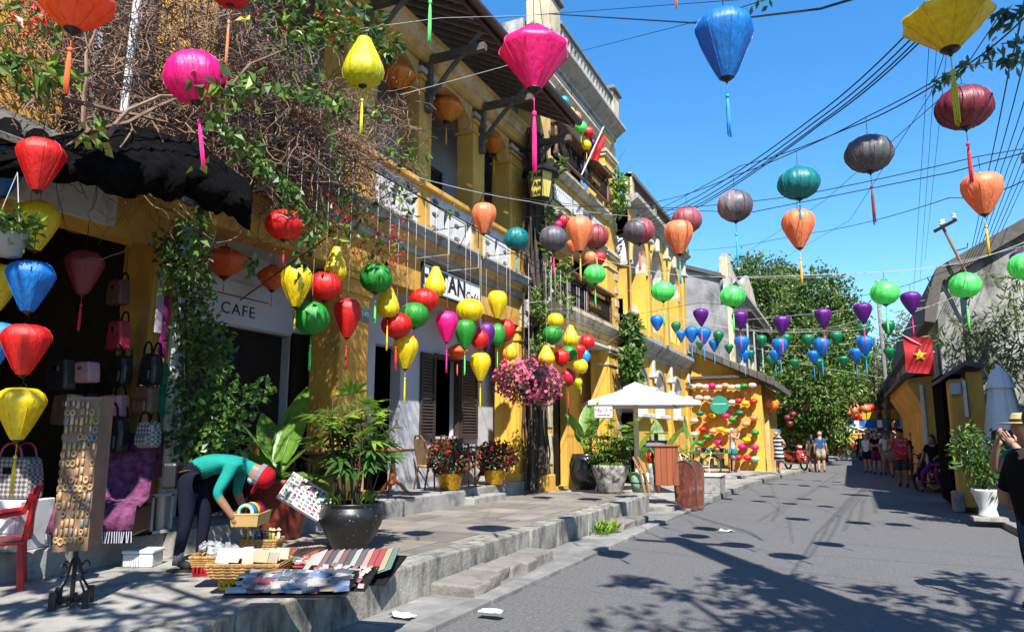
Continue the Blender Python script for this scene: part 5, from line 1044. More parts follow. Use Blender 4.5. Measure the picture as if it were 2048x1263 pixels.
for c, q, n in [((0, 0, 1.0), .42, 260), ((-.15, 0, 1.35), .36, 200), ((.1, 0, .75), .36, 160), ((-.3, -.05, 1.1), .3, 120)]: cloud_leaves(lb, Vector(c), (q, q, q), n, .13, .05, r, mis=(0, 0, 1), shell=.15)
lb.build('leaves', ['leaf_dark', 'leaf'], t, kind='stuff'); g = MB()
for k in range(7): g.tube([(0, 0, .5), tuple(rv(r, .12)+Vector((-.05, 0, 1.2)))], .012, 4)
g.build('stems', 'bark', t)
# ---- the tree and the pole beside the viewer whose shadows fall on the road and the near pavement
tree('spreading roadside tree beside the viewer casting dappled shade', (3.6, -1.2, 0), 8.5, .22, [((.9, -2.2, 7.2), (1.3, 1.0, .7)), ((-1.0, -.9, 6.3), (1.3, .8, .6)), ((-3.3, .2, 5.9), (.8, .8, .5)), ((-3.7, 1.0, 5.6), (.6, .6, .4)), ((2.6, -.3, 7.8), (1.5, 1.0, .7)), ((3.4, .8, 7.2), (1.2, .8, .6)), ((-2.6, -1.4, 6.1), (1.0, .9, .5)), ((1.9, 3.6, 6.6), (.7, .6, .5)), ((2.4, 3.0, 5.6), (.8, .6, .5)), ((1.5, 2.6, 7.4), (.9, .6, .4)), ((2.9, 3.4, 4.8), (.6, .6, .4)), ((3.5, 2.6, 5.9), (1.0, .7, .5)), ((3.0, 3.0, 5.2), (.9, .6, .4)), ((4.0, 2.2, 6.4), (1.0, .8, .5)), ((2.5, 2.2, 6.2), (.8, .6, .4)), ((3.4, 4.5, 5.5), (.8, .6, .4)), ((3.0, 3.8, 5.6), (.7, .6, .4)), ((3.9, 5.6, 5.4), (.7, .5, .4)), ((2.0, 4.3, 5.6), (.45, .4, .3)), ((1.35, 4.75, 5.7), (.3, .4, .3)), ((2.4, 3.2, 5.4), (.5, .4, .3))], 4200, .26, .10, ('leaf', 'leaf_dark'), 36, 'roadside_tree', None)
up_ = thing('utility_pole', 'tall concrete utility pole beside the viewer on the right', 'utility pole', (1.72, 4.72, 0)); MB().lathe([(.25, 0), (.2, 9.0), (.19, 9.6)], n=14).build('shaft', 'concrete', up_, smooth=True)
MB().box(-.75, .75, -.06, .06, 9.0, 9.14).build('cross_arm', 'timber', up_)
# ---------------------------------------------------------------- the dark bag shop on the left
sh = thing('bag_shop', 'dark open-fronted bag shop below the dry vine with ochre walls', 'building', (-7.5, 3, .35))
one_box('platform', 'concrete', sh, -10, -6.45, -2, 5.49, .3, .585, bevel=.02)
g = MB(); wall(g, PX(CX), -4, 4.1, 4.3, 9.2); g.build('upper_wall', 'yellow_wall', sh, W=True); one_box('upper_recess', 'grey_plaster', sh, -7.7, -7.5, 4.1, 5.4, 4.3, 9.2); one_box('upper_floor', 'old_tile', sh, -7.5, CX, 4.1, 5.24, 4.28, 4.4)
g = MB(); wall(g, PX(CX), -4, 1.2, .3, 4.3); g.build('front_wall', 'yellow_wall', sh, W=True)
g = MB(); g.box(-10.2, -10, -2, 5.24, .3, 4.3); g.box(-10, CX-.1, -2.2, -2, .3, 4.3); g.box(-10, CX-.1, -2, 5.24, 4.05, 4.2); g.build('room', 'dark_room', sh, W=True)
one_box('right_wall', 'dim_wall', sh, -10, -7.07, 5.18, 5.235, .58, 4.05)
one_box('lintel', 'yellow_wall', sh, CX-.25, CX+.01, 1.2, 5.24, 3.55, 4.3); one_box('white_fascia', 'white_plaster', sh, CX+.012, CX+.05, 2.6, 4.72, 3.62, 4.05)
for k in range(26):
    y = -.6+k*.23; MB().lathe([(.105, 0), (.11, .02), (.10, .75)], n=10, M=Matrix.Rotation(R(-62), 4, 'Y')).build('tile', 'old_tile', sh, W=True).location = (-5.98, y, 3.98)
MB().prism([(-5.95, 3.88), (-5.95, 3.93), (CX, 4.36), (CX, 4.28)], -.8, 5.3, 'y').build('pent_roof', 'old_tile', sh, W=True)
g = MB(); g.tube([(-6.52, 4.35, 4.4), (-6.5, 4.3, 9)], .05, 8); g.build('drain_pipe', 'grey_pipe', sh, W=True)
tag(MB().tube([atd(246, 240, 6.5), atd(278, -30, 6.8)], .035, 8).build('trellis_post', 'white_pipe', None), 'white pipe post leaning through the dry vine', 'post')
for px, m, r_ in ((318, 'white_pipe', .045), (330, 'grey_pipe', .05)):
    P = onx(px, 1060, -6.5); tag(MB().tube([(P.x, P.y, .45), (P.x, P.y, 3.9)], r_, 10).build('wall_pipe', m, None, smooth=True), ('white' if px < 320 else 'grey')+' drain pipe on the ochre shop pillar', 'pipe')
P = onx(322, 1020, -6.42); g = MB()
for b in ((-.13, -.10, 0, .38), (.10, .13, 0, .38)): g.box(-.02, .02, b[0], b[1], b[2], b[3])
g.box(-.02, .02, -.13, .13, .36, .39); g.box(-.02, .02, -.13, .13, 0, .03)
t = tag(g.build('pipe_guard', 'grey_pipe', None), 'grey metal guard frame at the foot of the shop pipes', 'guard'); t.location = (P.x, P.y, .585)
# woven straps hanging by the pipes
for k, (px, py, z0, z1, m) in enumerate([(324, 700, 2.35, 3.0, 'cloth_purple'), (326, 780, 1.75, 2.3, 'cloth_teal'), (317, 640, 2.6, 3.3, 'cloth_lilac')]):
    P = onx(px, py, -6.40); tag(MB().box(-.012, .012, -.035, .035, 0, z1-z0).build('woven_strap', m, None), ('purple', 'teal', 'lilac')[k]+' patterned woven strap hanging beside the shop pipes', 'strap').location = (P.x, P.y, z0)
# bags
def bag(P, w, h, d, m, lab, kind='tote', rz=0, strapm='cloth_black', group='bags at the shop'):
    t = thing('handbag' if kind != 'backpack' else 'backpack', lab, 'bag', P, rz, group); g = MB(); n = 6
    pr = [(-w/2, 0), (w/2, 0), (w/2*.96, h*.5), (w/2*.80, h*.94), (w/2*.7, h), (-w/2*.7, h), (-w/2*.80, h*.94), (-w/2*.96, h*.5)] if kind != 'backpack' else [(-w/2*.9, 0), (w/2*.9, 0), (w/2, h*.2), (w/2, h*.6), (w/2*.8, h*.88), (w/2*.4, h), (-w/2*.4, h), (-w/2*.8, h*.88), (-w/2, h*.6), (-w/2, h*.2)]
    g.prism(pr, -d/2, d/2, 'y'); g.build('body', m, t, bevel=min(.03, d*.3))
    for s in (-1, 1):
        a = [(x*w*.28, s*d*.42, h*.92+math.sqrt(max(0, 1-x*x))*h*.42) for x in [-1+.25*k for k in range(9)]]; MB().tube(a, .011, 5).build('handle', strapm, t)
    if kind == 'backpack': MB().box(-w*.34, w*.34, -d*.72, -d*.5, h*.1, h*.48).build('pocket', m, t, bevel=.02)
    else: MB().box(-w*.10, w*.10, -d*.56, -d*.5, h*.6, h*.75).build('clasp', 'chrome', t)
    return t
mat('leather_pink', (.45, .22, .26), .45, .15, 8, .2); mat('leather_brown', (.13, .06, .035), .45, .3, 10, .2); mat('leather_black', (.016, .015, .017), .35, .3, 8, .2); mat('leather_red', (.35, .02, .05), .45, .2)
m, tr_, p, out = _nodes('check'); ck = tr_.nodes.new('ShaderNodeTexChecker'); ck.inputs['Scale'].default_value = 34; ck.inputs[1].default_value = (.30, .27, .26, 1); ck.inputs[2].default_value = (.07, .06, .07, 1)
tcn = tr_.nodes.new('ShaderNodeTexCoord'); mp = tr_.nodes.new('ShaderNodeMapping'); mp.inputs['Rotation'].default_value = (0, R(45), 0); tr_.links.new(tcn.outputs['Object'], mp.inputs[0]); tr_.links.new(mp.outputs[0], ck.inputs[0]); tr_.links.new(ck.outputs[0], p.inputs['Base Color']); M_['check'] = m
for px, py, Y, w, h, m_, kind, lab in [(225, 850, 4.95, .34, .30, 'leather_pink', 'tote', 'dusty pink handbag hung on the shop side wall'), (228, 905, 4.92, .30, .36, 'leather_black', 'backpack', 'shiny black backpack hung below the pink handbag'), (165, 850, 4.9, .34, .32, 'cloth_jean', 'tote', 'blue denim tote hung deep in the shop'), (290, 828, 5.0, .26, .28, 'leather_brown', 'backpack', 'dark brown patterned backpack on the shop pillar'),
        (295, 895, 5.0, .24, .26, 'check', 'backpack', 'checked brown backpack hung below the patterned one on the pillar'), (300, 770, 5.05, .22, .32, 'leather_black', 'backpack', 'black backpack with white price tag on the shop pillar'), (235, 700, 4.95, .22, .30, 'leather_red', 'tote', 'dark red bag hung high on the shop side wall'), (240, 770, 4.95, .24, .3, 'leather_black', 'backpack', 'black backpack hung between a red and a pink bag'), (235, 610, 4.95, .22, .26, 'leather_brown', 'tote', 'brown handbag hung topmost on the shop side wall'), (170, 765, 4.6, .26, .2, 'leather_pink', 'tote', 'small pink bag deep in the dark shop'), (130, 850, 4.6, .3, .3, 'leather_brown', 'tote', 'brown tote standing deep in the dark shop'), (120, 780, 4.5, .3, .3, 'leather_black', 'tote', 'black tote on the upper dark shop shelf')]:
    bag(ony(px, py, Y), w, h, .13, m_, lab, kind)
g = MB(); P = atd(20, 1000, 6.4); cb = thing('white_cabinet', 'low white drawer cabinet under the checked tote bags', 'cabinet', (P.x, P.y, .585), .3); MB().box(-.5, .28, -.2, .2, 0, .42).build('body', 'white_plaster', cb, bevel=.01)
for k in range(3): MB().box(-.48, .26, -.215, -.2, .03+k*.13, .14+k*.13).build('drawer', 'sign_white', cb)
bag((P.x+.02, P.y+.02, 1.01), .42, .36, .2, 'check', 'grey checked tote bag with red handles on the white cabinet', 'tote', .3, 'leather_red'); bag((P.x-.4, P.y-.12, 1.01), .36, .33, .2, 'leather_brown', 'brown tote bag beside the checked one on the cabinet', 'tote', .3)
for zz in (1.75, 2.45, 3.1): one_box('shelf', 'dark_wood', sh, -9.9, -8.6, 2.2, 5.15, zz, zz+.04)
rr = random.Random(9)
for k in range(12): bag((-8.8+rr.uniform(-.2, .1), 2.5+.24*k, (1.79, 2.49)[k % 2]), .24, rr.uniform(.2, .32), .12, rr.choice(['leather_brown', 'leather_black', 'leather_red', 'leather_pink']), 'bag standing on the dark back shelf of the shop', 'tote', R(90), group='bags on the back shelf')
# armchair draped with a purple shawl
P = onz(232, 1078, .585); ch = thing('shawl_chair', 'low armchair draped with a fringed purple shawl at the shop step', 'chair', (P.x-.1, P.y-.1, .585), R(35))
MB().box(-.36, .36, -.3, .3, .05, .30).build('seat', 'leather_brown', ch, bevel=.03); MB().box(-.36, .36, .2, .34, .3, .95).build('backrest', 'leather_brown', ch, bevel=.04)
for x in (-.3, .3):
    for y in (-.24, .28): MB().box(x-.03, x+.03, y-.03, y+.03, 0, .05).build('leg', 'dark_wood', ch)
g = MB(); prof = [(.40, .55), (.38, .98), (.20, 1.0), (.12, .7), (.05, .38), (-.2, .33), (-.32, .33), (-.38, .12)]
mat('shawl', (.13, .02, .07), .9, .5, 14, .5, 30, alt=(.24, .08, .19), spec=.15)
for i, (y, z) in enumerate(prof):
    for k in range(13): x = -.40+.8*k/12; g.v.append(Vector((x, y+.018*math.sin(k*2.1+i), z+.014*math.sin(k*1.7+i*2))))
g.f = [[i*13+k, i*13+k+1, (i+1)*13+k+1, (i+1)*13+k] for i in range(7) for k in range(12)]; g.m = [0]*len(g.f)
sw = g.build('shawl', 'shawl', ch, smooth=True, solid=.012); g = MB()
for k in range(40): x = -.39+.78*k/39; g.tube([(x, -.385, .12), (x+rr.uniform(-.01, .01), -.39, .02)], .004, 3)
g.build('fringe', 'cloth_lilac', sw)
# hanging flower pot
P = atd(18, 488, 5.3); t = thing('hanging_planter', 'grey plastic hanging planter with green leaves and small flowers at the bag shop', 'planter', P); MB().lathe([(.085, -.09), (.12, .06), (.13, .07), (.12, .08), (.1, .06)], n=16).build('pot', 'grey_pipe', t, smooth=True)
lb = MB(); rr = random.Random(4); cloud_leaves(lb, Vector((0, 0, .16)), (.2, .2, .12), 160, .07, .045, rr, mis=(0, 1), shell=.2); cloud_leaves(lb, Vector((.12, 0, .06)), (.12, .1, .1), 40, .06, .04, rr, mis=(0, 1)); lb.build('leaves', ['leaf', 'leaf_bright'], t, kind='stuff')
g = MB()
for k in range(3): a = k*2.09; g.tube([(.11*math.cos(a), .11*math.sin(a), .07), (0, 0, .55)], .003, 3)
g.build('cords', 'white_cable', t)
# ---------------------------------------------------------------- near pavement: earring stand, chair, foam box
P = onz(142, 1212, .352); es = thing('earring_stand', 'revolving board stand hung with wooden earrings on scrolled iron feet', 'display stand', (P.x, P.y, .352), R(46)); es.scale = (.72, .72, 1)
MB().tube([(0, 0, .05), (0, 0, .55)], .022, 8).build('post', 'iron', es)
for k in range(4):
    a = R(90*k+45); c, s_ = math.cos(a), math.sin(a); pth = [(.0, .36), (.05, .30), (.10, .18), (.17, .11), (.19, .07)]; f = MB().tube([(c*x, s_*x, z) for x, z in pth], .011, 5); f.box(-.03, .03, -.03, .03, -.0, .12, 0, Matrix.Translation((c*.2, s_*.2, .0)))
    f.tube([(c*(.12+.045*math.cos(q)), s_*(.12+.045*math.cos(q)), .26+.045*math.sin(q)) for q in [j*.6 for j in range(10)]], .007, 4); f.build('foot', 'iron', es)
MB().box(-.2, .2, -.02, .02, .03, .07).build('cross_bar', 'iron', es); MB().box(-.02, .02, -.2, .2, .031, .071).build('cross_bar', 'iron', es)
A = [(-.19, -.13), (.12, -.16), (.20, .14), (-.10, .16)]; z0, z1 = .42, 1.48
for i in range(4):
    a, b = A[i], A[(i+1) % 4]; g = MB(); g.slab([a, b, (b[0]*.94, b[1]*.94), (a[0]*.94, a[1]*.94)], z0+rr.uniform(-.03, .02), z1+rr.uniform(-.02, .03)); g.build('board', 'board_pale' if 'board_pale' in M_ else mat('board_pale', (.27, .14, .085), .75, .25, 6, .3, 40).name, es)
mat('ear_wood', (.50, .29, .10), .5, .4, 10, rand=.45, alt=(.62, .42, .2)); mat('ear_color', (.4, .1, .08), .5, .3, 20, rand=.4, alt=(.1, .3, .3))
em = [shared(MB().lathe([(.022, -.004), (.026, 0), (.022, .004), (.013, .004), (.013, -.004)], n=10, M=Matrix.Rotation(R(90), 4, 'X')), 'earring'), shared(MB().lathe([(.001, -.03), (.014, -.01), (.012, .012), (.002, .026)], n=6), 'earring'), shared(MB().box(-.014, .014, -.004, .004, -.026, .026), 'earring')]
for i in (0, 1, 3):
    a, b = Vector((*A[i], 0)), Vector((*A[(i+1) % 4], 0)); nrm = Vector(((b-a).y, -(b-a).x, 0)).normalized()
    if i == 1: continue
    for rw in range(17):
        for c_ in range(7 if i == 0 else 6):
            if rr.random() < .12: continue
            o = link('earring', em[rw % 3 if rr.random() < .7 else rr.randrange(3)], es); p = a.lerp(b, (c_+.6)/(7.2 if i == 0 else 6.2))+nrm*.012; o.location = (p.x, p.y, z0+.05+rw*.06+rr.uniform(-.008, .008)); o.rotation_euler = (0, 0, math.atan2((b-a).y, (b-a).x)); o.scale = (rr.uniform(.8, 1.2),)*3; setmat(o, 'ear_wood' if rr.random() < .8 else 'ear_color')
def plastic_chair(loc, rz, lab):
    t = thing('plastic_chair', lab, 'chair', loc, rz); m = 'red_plastic'
    for x in (-1, 1):
        for y in (-1, 1): MB().tube([(x*.21, y*.19, 0), (x*.18, y*.16, .36)], [.028, .022], 6).build('leg', m, t)
        MB().tube([(x*.20, -.16, .36), (x*.23, -.15, .52), (x*.23, 0, .58), (x*.2, .16, .6), (x*.17, .2, .74)], .02, 6).build('arm', m, t)
    MB().box(-.22, .22, -.21, .2, .35, .385).build('seat', m, t, bevel=.015)
    MB().tube([(-.19, .18, .38), (-.2, .22, .7), (-.13, .24, .79), (.13, .24, .79), (.2, .22, .7), (.19, .18, .38)], .02, 6).build('back_frame', m, t)
    for k in range(5): MB().box(-.13+.055*k, -.10+.055*k, .205, .225, .38, .78).build('back_slat', m, t)
    return t
P = onz(0, 1180, .352); plastic_chair((P.x-.12, P.y+.02, .352), R(-35), 'red plastic armchair on the pavement beside the earring stand')
P = onz(285, 1130, .352); t = thing('foam_box', 'white foam box on the dappled pavement by the shop step', 'box', (P.x, P.y, .352), R(25)); MB().box(-.14, .14, -.11, .11, 0, .12).build('body', 'white_plastic', t, bevel=.012); MB().box(-.15, .15, -.12, .12, .121, .155).build('lid', 'white_plastic', t, bevel=.012)
# ---------------------------------------------------------------- souvenir trays
PAL = []
for k, c in enumerate([(.75, .72, .66), (.55, .05, .06), (.08, .09, .12), (.75, .45, .40), (.15, .35, .30), (.62, .50, .28), (.30, .12, .10), (.20, .32, .55), (.80, .78, .75), (.45, .28, .18), (.70, .15, .30), (.12, .40, .18)]):
    mat(f'goods_{k}', c, .55, .45, 55, alt=tuple(min(1, x*.55+.10) for x in c), rand=.25); PAL.append(f'goods_{k}')
def basket(lab, P, w, d, h, m, rz, name='basket', cat='basket', tilt=0, rim=True, grp='souvenir baskets on the pavement'):
    t = thing(name, lab, cat, P, rz, grp); t.rotation_euler = (tilt, 0, rz); e = .88
    g = MB(); th = .012
    o = [(-w/2*e, -d/2*e), (w/2*e, -d/2*e), (w/2*e, d/2*e), (-w/2*e, d/2*e)]; q = [(-w/2, -d/2), (w/2, -d/2), (w/2, d/2), (-w/2, d/2)]
    g.add([Vector((*p, 0)) for p in o]+[Vector((*p, h)) for p in q]+[Vector((p[0]*.93, p[1]*.93, h)) for p in q]+[Vector((p[0]*.93, p[1]*.93, .015)) for p in o], [(3, 2, 1, 0)]+[(i, (i+1) % 4, 4+(i+1) % 4, 4+i) for i in range(4)]+[(4+i, 4+(i+1) % 4, 8+(i+1) % 4, 8+i) for i in range(4)]+[(8+i, 8+(i+1) % 4, 12+(i+1) % 4, 12+i) for i in range(4)]+[(12, 13, 14, 15)])
    g.build('basket_wall', m, t)
    if rim: MB().tube([(*p, h) for p in q]+[(*q[0], h)], .009, 5).build('rim', m, t)
    if m == 'wicker':
        n = 14
        for zz in [h*(k+.5)/5 for k in range(5)]:
            f = e+(1-e)*zz/h; MB().tube([(p[0]*f*1.015, p[1]*f*1.03, zz) for p in o_unit(w, d, n)], .0065, 4).build('weave', m, t)
    return t
def o_unit(w, d, n):
    out = []; c = [(-w/2, -d/2), (w/2, -d/2), (w/2, d/2), (-w/2, d/2), (-w/2, -d/2)]
    for a, b in zip(c, c[1:]): out += [(a[0]+(b[0]-a[0])*k/n+(.006 if k % 2 else -.004)*(1 if a[0] == b[0] else 0), a[1]+(b[1]-a[1])*k/n+(.006 if k % 2 else -.004)*(1 if a[1] == b[1] else 0)) for k in range(n)]
    return out+[out[0]]
ITEM = shared(MB().box(-.5, .5, -.5, .5, 0, 1), 'goods')
def goods(t, n, w, d, z, sx, sy, sz, lab, cat, grp, seed, pal=PAL, tilt=0, mode='grid', name='souvenir'):
    r = random.Random(seed); c, s_ = math.cos(t.rotation_euler.z), math.sin(t.rotation_euler.z); tl = t.rotation_euler.x
    nx = max(1, round(math.sqrt(n*w/d))); ny = max(1, math.ceil(n/nx))
    for k in range(nx*ny):
        x = (-.5+(k % nx+.5)/nx)*w*.86; y = (-.5+(k//nx+.5)/ny)*d*.84; zz = z+y*math.tan(tl)
        o = link(name, ITEM); tag(o, lab, cat, grp); o.location = t.location+Vector((c*x-s_*y, s_*x+c*y, zz+r.uniform(0, .008))); o.location += Vector((r.gauss(0, .012), r.gauss(0, .012), r.uniform(0, .01))); o.rotation_euler = (tilt+tl+r.uniform(-.12, .12), r.uniform(-.08, .08), t.rotation_euler.z+r.gauss(0, .3)); o.scale = (sx*r.uniform(.75, 1.3), sy*r.uniform(.8, 1.1), sz*r.uniform(.7, 1.2)); setmat(o, r.choice(pal))
VR = YAW   # goods roughly face the street
def G(px, py, z): p = onz(px, py, z); return Vector((p.x, p.y, z))
def crate(lab, P, w, d, h, m, rz, grp='plastic crates under the souvenir trays'):
    t = thing('crate', lab, 'crate', P, rz, grp); MB().box(-w/2, w/2, -d/2, d/2, .0, .02).build('bottom', m, t)
    for (x0, x1, y0, y1) in ((-w/2, w/2, -d/2, -d/2+.012), (-w/2, w/2, d/2-.012, d/2), (-w/2, -w/2+.012, -d/2+.012, d/2-.012), (w/2-.012, w/2, -d/2+.012, d/2-.012)): 
        g = MB(); k = 0
        L_ = max(x1-x0, y1-y0); n = max(4, int(L_/.035))
        for i in range(n+1):
            if x1-x0 > y1-y0: a = x0+(x1-x0)*i/n; g.box(a-.007, a+.007, y0, y1, .02, h-.02)
            else: a = y0+(y1-y0)*i/n; g.box(x0, x1, a-.007, a+.007, .02, h-.02)
        g.box(x0, x1, y0, y1, h-.025, h); g.box(x0, x1, y0, y1, h*.45, h*.6); g.build('side', m, t)
    return t
crate('red plastic crate under a wicker basket', G(432, 1146, .352), .32, .26, .17, 'red_plastic', VR+.1); b = basket('oval wicker basket of plastic-wrapped trinkets on the red crate', G(440, 1128, .53), .40, .27, .08, 'wicker', VR+.1); mat('cellophane', (.35, .35, .36), .2, .4, 20, .6, 20, coat=.5)
g = MB(); rr = random.Random(1)
for k in range(16): g.ball((rr.uniform(-.15, .12), rr.uniform(-.08, .08), .09+rr.uniform(0, .05)), rr.uniform(.03, .05), n=6, m=4)
g.v = [v+rv(rr, .008) for v in g.v]; tag(g.build('wrapped_trinkets', 'cellophane', None), 'clear plastic bag of trinkets in the oval wicker basket', 'trinkets').location = b.location
crate('yellow plastic crate under the long wicker basket', G(498, 1172, .352), .38, .28, .12, 'yellow_plastic', VR); b = basket('long wicker basket of white envelopes and magnets on the yellow crate', G(500, 1150, .475), .56, .36, .11, 'wicker', VR)
goods(b, 14, .56, .36, .10, .10, .006, .09, 'folded greeting card standing in the long wicker basket', 'card', 'cards in the long wicker basket', 2, ['goods_0', 'goods_8', 'goods_5', 'goods_3'], -.5, name='greeting_card'); goods(b, 10, .5, .16, .10, .09, .05, .02, 'small packet lying in the long wicker basket', 'packet', 'packets in the long wicker basket', 12, name='souvenir_packet')
b2_ = basket('wicker basket carrying a row of little hatted figurines', G(524, 1098, .50), .34, .24, .10, 'wicker', VR); crate('dark red crate under the figurine basket', G(524, 1120, .352), .3, .22, .145, 'red_plastic', VR)
for k in range(8):
    m_ = ['yellow_plastic', 'white_plastic', 'blue_plastic', 'cloth_purple', 'cloth_teal', 'leaf_bright', 'tan_plastic', 'sign_white'][k]; a = VR; x = -.14+.04*k; y = .03*(k % 2)
    t = thing('figurine', 'tiny doll figurine in a conical hat standing in the wicker basket', 'figurine', b2_.location+Vector((math.cos(a)*x-math.sin(a)*y, math.sin(a)*x+math.cos(a)*y, .07)), 0, 'hatted figurines'); MB().lathe([(.018, 0), (.014, .05), (.016, .075), (.006, .085), (.012, .10), (.004, .115)], n=8).build('body', m_, t, smooth=True); MB().lathe([(.026, .105), (.002, .128)], n=10).build('hat', 'cloth_straw', t)
b = basket('red plastic tray full of small bright beads and key rings', G(612, 1140, .45), .42, .34, .06, 'red_plastic', VR, 'tray', 'tray'); goods(b, 42, .42, .34, .05, .045, .03, .03, 'small bright trinket in the red plastic tray', 'trinket', 'trinkets in the red tray', 3, name='trinket')
crate('orange crate under the red plastic tray', G(612, 1158, .352), .34, .26, .095, 'tan_plastic', VR)
b = basket('flat dark tray of notebooks fanned in a row beside the black pot', G(700, 1140, .56), .74, .42, .02, 'iron', VR-.25, 'tray', 'tray', .32, grp='flat souvenir trays')
for k in range(13):
    t = link('notebook', ITEM); tag(t, 'notebook leaning in the fanned row on the dark tray', 'notebook', 'notebooks fanned on the dark tray'); x = -.30+.05*k; a = VR-.25; t.location = b.location+Vector((math.cos(a)*x, math.sin(a)*x, .04+.003*k)); t.rotation_euler = (.32, -.35, a+.1); t.scale = (.13, .33, .012); setmat(t, ['goods_8', 'goods_6', 'goods_2', 'goods_0', 'goods_6', 'goods_2', 'goods_8', 'goods_2', 'goods_3', 'goods_1', 'goods_1', 'goods_5', 'goods_4'][k])
crate('blue plastic crate under the flat souvenir trays', G(735, 1150, .352), .4, .3, .13, 'blue_plastic', VR-.25)
b = basket('wide dark tray of postcards and magnets overhanging the kerb', G(588, 1172, .56), .78, .44, .02, 'iron', VR+.02, 'tray', 'tray', .17, grp='flat souvenir trays'); goods(b, 66, .80, .47, .022, .10, .075, .010, 'postcard or magnet laid on the wide dark tray', 'postcard', 'postcards on the wide tray', 5, ['goods_0', 'goods_8', 'goods_8', 'goods_2', 'goods_1', 'goods_0', 'goods_7', 'goods_9'], name='postcard')
crate('lilac striped crate under the wide postcard tray', G(592, 1190, .352), .5, .28, .14, 'cloth_lilac', VR)
b = basket('flat tray of key rings beside the postcard tray', G(675, 1160, .55), .50, .34, .02, 'iron', VR-.1, 'tray', 'tray', .28, grp='flat souvenir trays'); goods(b, 48, .5, .34, .022, .04, .05, .014, 'small key ring laid in rows on the flat tray', 'key ring', 'key rings in rows', 6, ['goods_0', 'goods_1', 'goods_5', 'goods_8', 'goods_6', 'goods_3'], name='key_ring')
crate('small yellow crate under the key ring tray', G(664, 1184, .352), .3, .22, .13, 'yellow_plastic', VR)
for k in range(8):
    t = link('folded_fan', ITEM); tag(t, 'folded fan packet leaning in the heap behind the red tray', 'fan', 'fan packets in a heap'); P = G(590+k*5, 1112-k*2, .50+.012*k); t.location = P; t.rotation_euler = (-.55+.05*k, .3, VR+.5+.05*k); t.scale = (.06, .30, .02); setmat(t, ['goods_3', 'goods_8', 'goods_5', 'goods_10', 'goods_8', 'goods_3', 'goods_0', 'goods_5'][k])
crate('wooden box behind the red tray', G(600, 1125, .352), .4, .25, .13, 'board_wood', VR)
# slanted magnet board leaning between the pots
c4 = [atd(566, 958, 8.0), atd(628, 1026, 7.35), atd(650, 1018, 7.6), atd(606, 955, 8.3)]; ux = (c4[1]-c4[0]); uy = (atd(640, 975, 8.1)-atd(600, 985, 7.8)); 
t = thing('magnet_board', 'white-framed slanted board covered with colourful fridge magnets', 'display board', atd(610, 992, 7.75), VR); t.rotation_euler = (.75, .55, VR+.25); t.scale = (.8, .8, .8); MB().box(-.30, .30, -.24, .24, -.012, .0).build('panel', 'sign_white', t, bevel=.01)
for b_ in ((-.31, .31, -.25, -.235), (-.31, .31, .235, .25), (-.31, -.295, -.235, .235), (.295, .31, -.235, .235)): MB().box(*b_, -.02, .02).build('frame_rail', 'white_plastic', t)
rr = random.Random(77)
for i in range(9):
    for j in range(7): o = link('magnet', ITEM, t); o.location = (-.26+.065*i, -.2+.066*j, .001); o.scale = (.05*rr.uniform(.7, 1.1), .045*rr.uniform(.7, 1.1), .012); o.rotation_euler = (0, 0, rr.uniform(-.2, .2)); setmat(o, rr.choice(PAL))
# ---------------------------------------------------------------- cafe furniture
def rattan_chair(loc, rz, lab):
    t = thing('rattan_chair', lab, 'chair', loc, rz, 'rattan armchairs on the cafe platform'); MB().lathe([(.001, .40), (.24, .40), (.25, .42), (.24, .445), (.001, .45)], n=18).build('seat', 'rattan', t)
    for x in (-1, 1):
        MB().tube([(x*.2, -.19, 0), (x*.2, -.17, .42)], .017, 6).build('leg', 'rattan_dark', t); MB().tube([(x*.2, .24, 0), (x*.19, .16, .42)], .017, 6).build('leg', 'rattan_dark', t)
        MB().tube([(x*.19, .16, .42), (x*.24, .2, .72), (x*.27, .05, .68), (x*.26, -.15, .60), (x*.2, -.18, .42)], .016, 6).build('arm', 'rattan_dark', t)
    MB().tube([(-.22, .19, .6), (-.2, .25, .86), (-.1, .28, .96), (.1, .28, .96), (.2, .25, .86), (.22, .19, .6)], .017, 6).build('back_frame', 'rattan_dark', t)
    g = MB(); g.add([Vector(p) for p in ((-.17, .17, .45), (.17, .17, .45), (.19, .26, .9), (-.19, .26, .9), (-.17, .185, .45), (.17, .185, .45), (.19, .275, .9), (-.19, .275, .9))], [(0, 1, 2, 3), (7, 6, 5, 4)]); g.build('back_panel', 'rattan', t); return t
def pedestal_table(loc, rz, lab, rad=.36, m='orange_wood', h=.74):
    t = thing('pedestal_table', lab, 'table', loc, rz, 'small cafe tables'); MB().lathe([(rad-.02, h-.03), (rad, h-.02), (rad, h), (rad-.02, h+.006), (.001, h+.006)], n=26).build('table_top', m, t)
    MB().lathe([(.03, .16), (.05, .2), (.065, .3), (.04, .45), (.035, .6), (.05, h-.03)], n=12).build('pillar', m, t, smooth=True)
    for k in range(3): a = 2.09*k+.4; MB().tube([(.03*math.cos(a), .03*math.sin(a), .24), (.14*math.cos(a), .14*math.sin(a), .17), (.24*math.cos(a), .24*math.sin(a), .06), (.32*math.cos(a), .32*math.sin(a), .02)], [.032, .032, .026, .02], 6).build('leg', m, t)
for px, x, rz, lab in [(862, -6.95, R(150), 'rattan armchair under the left louvred shutter'), (912, -6.98, R(140), 'rattan armchair under the cafe window'), (932, -6.98, R(120), 'rattan armchair next to the round table by the sunlit wall')]:
    P = onx(px, 950, x); rattan_chair((P.x, P.y, .6), rz, lab)
P = onx(965, 950, -6.85); pedestal_table((P.x, P.y, .6), 0, 'round rattan-brown table behind the gold flower pots', .33, 'rattan_dark')
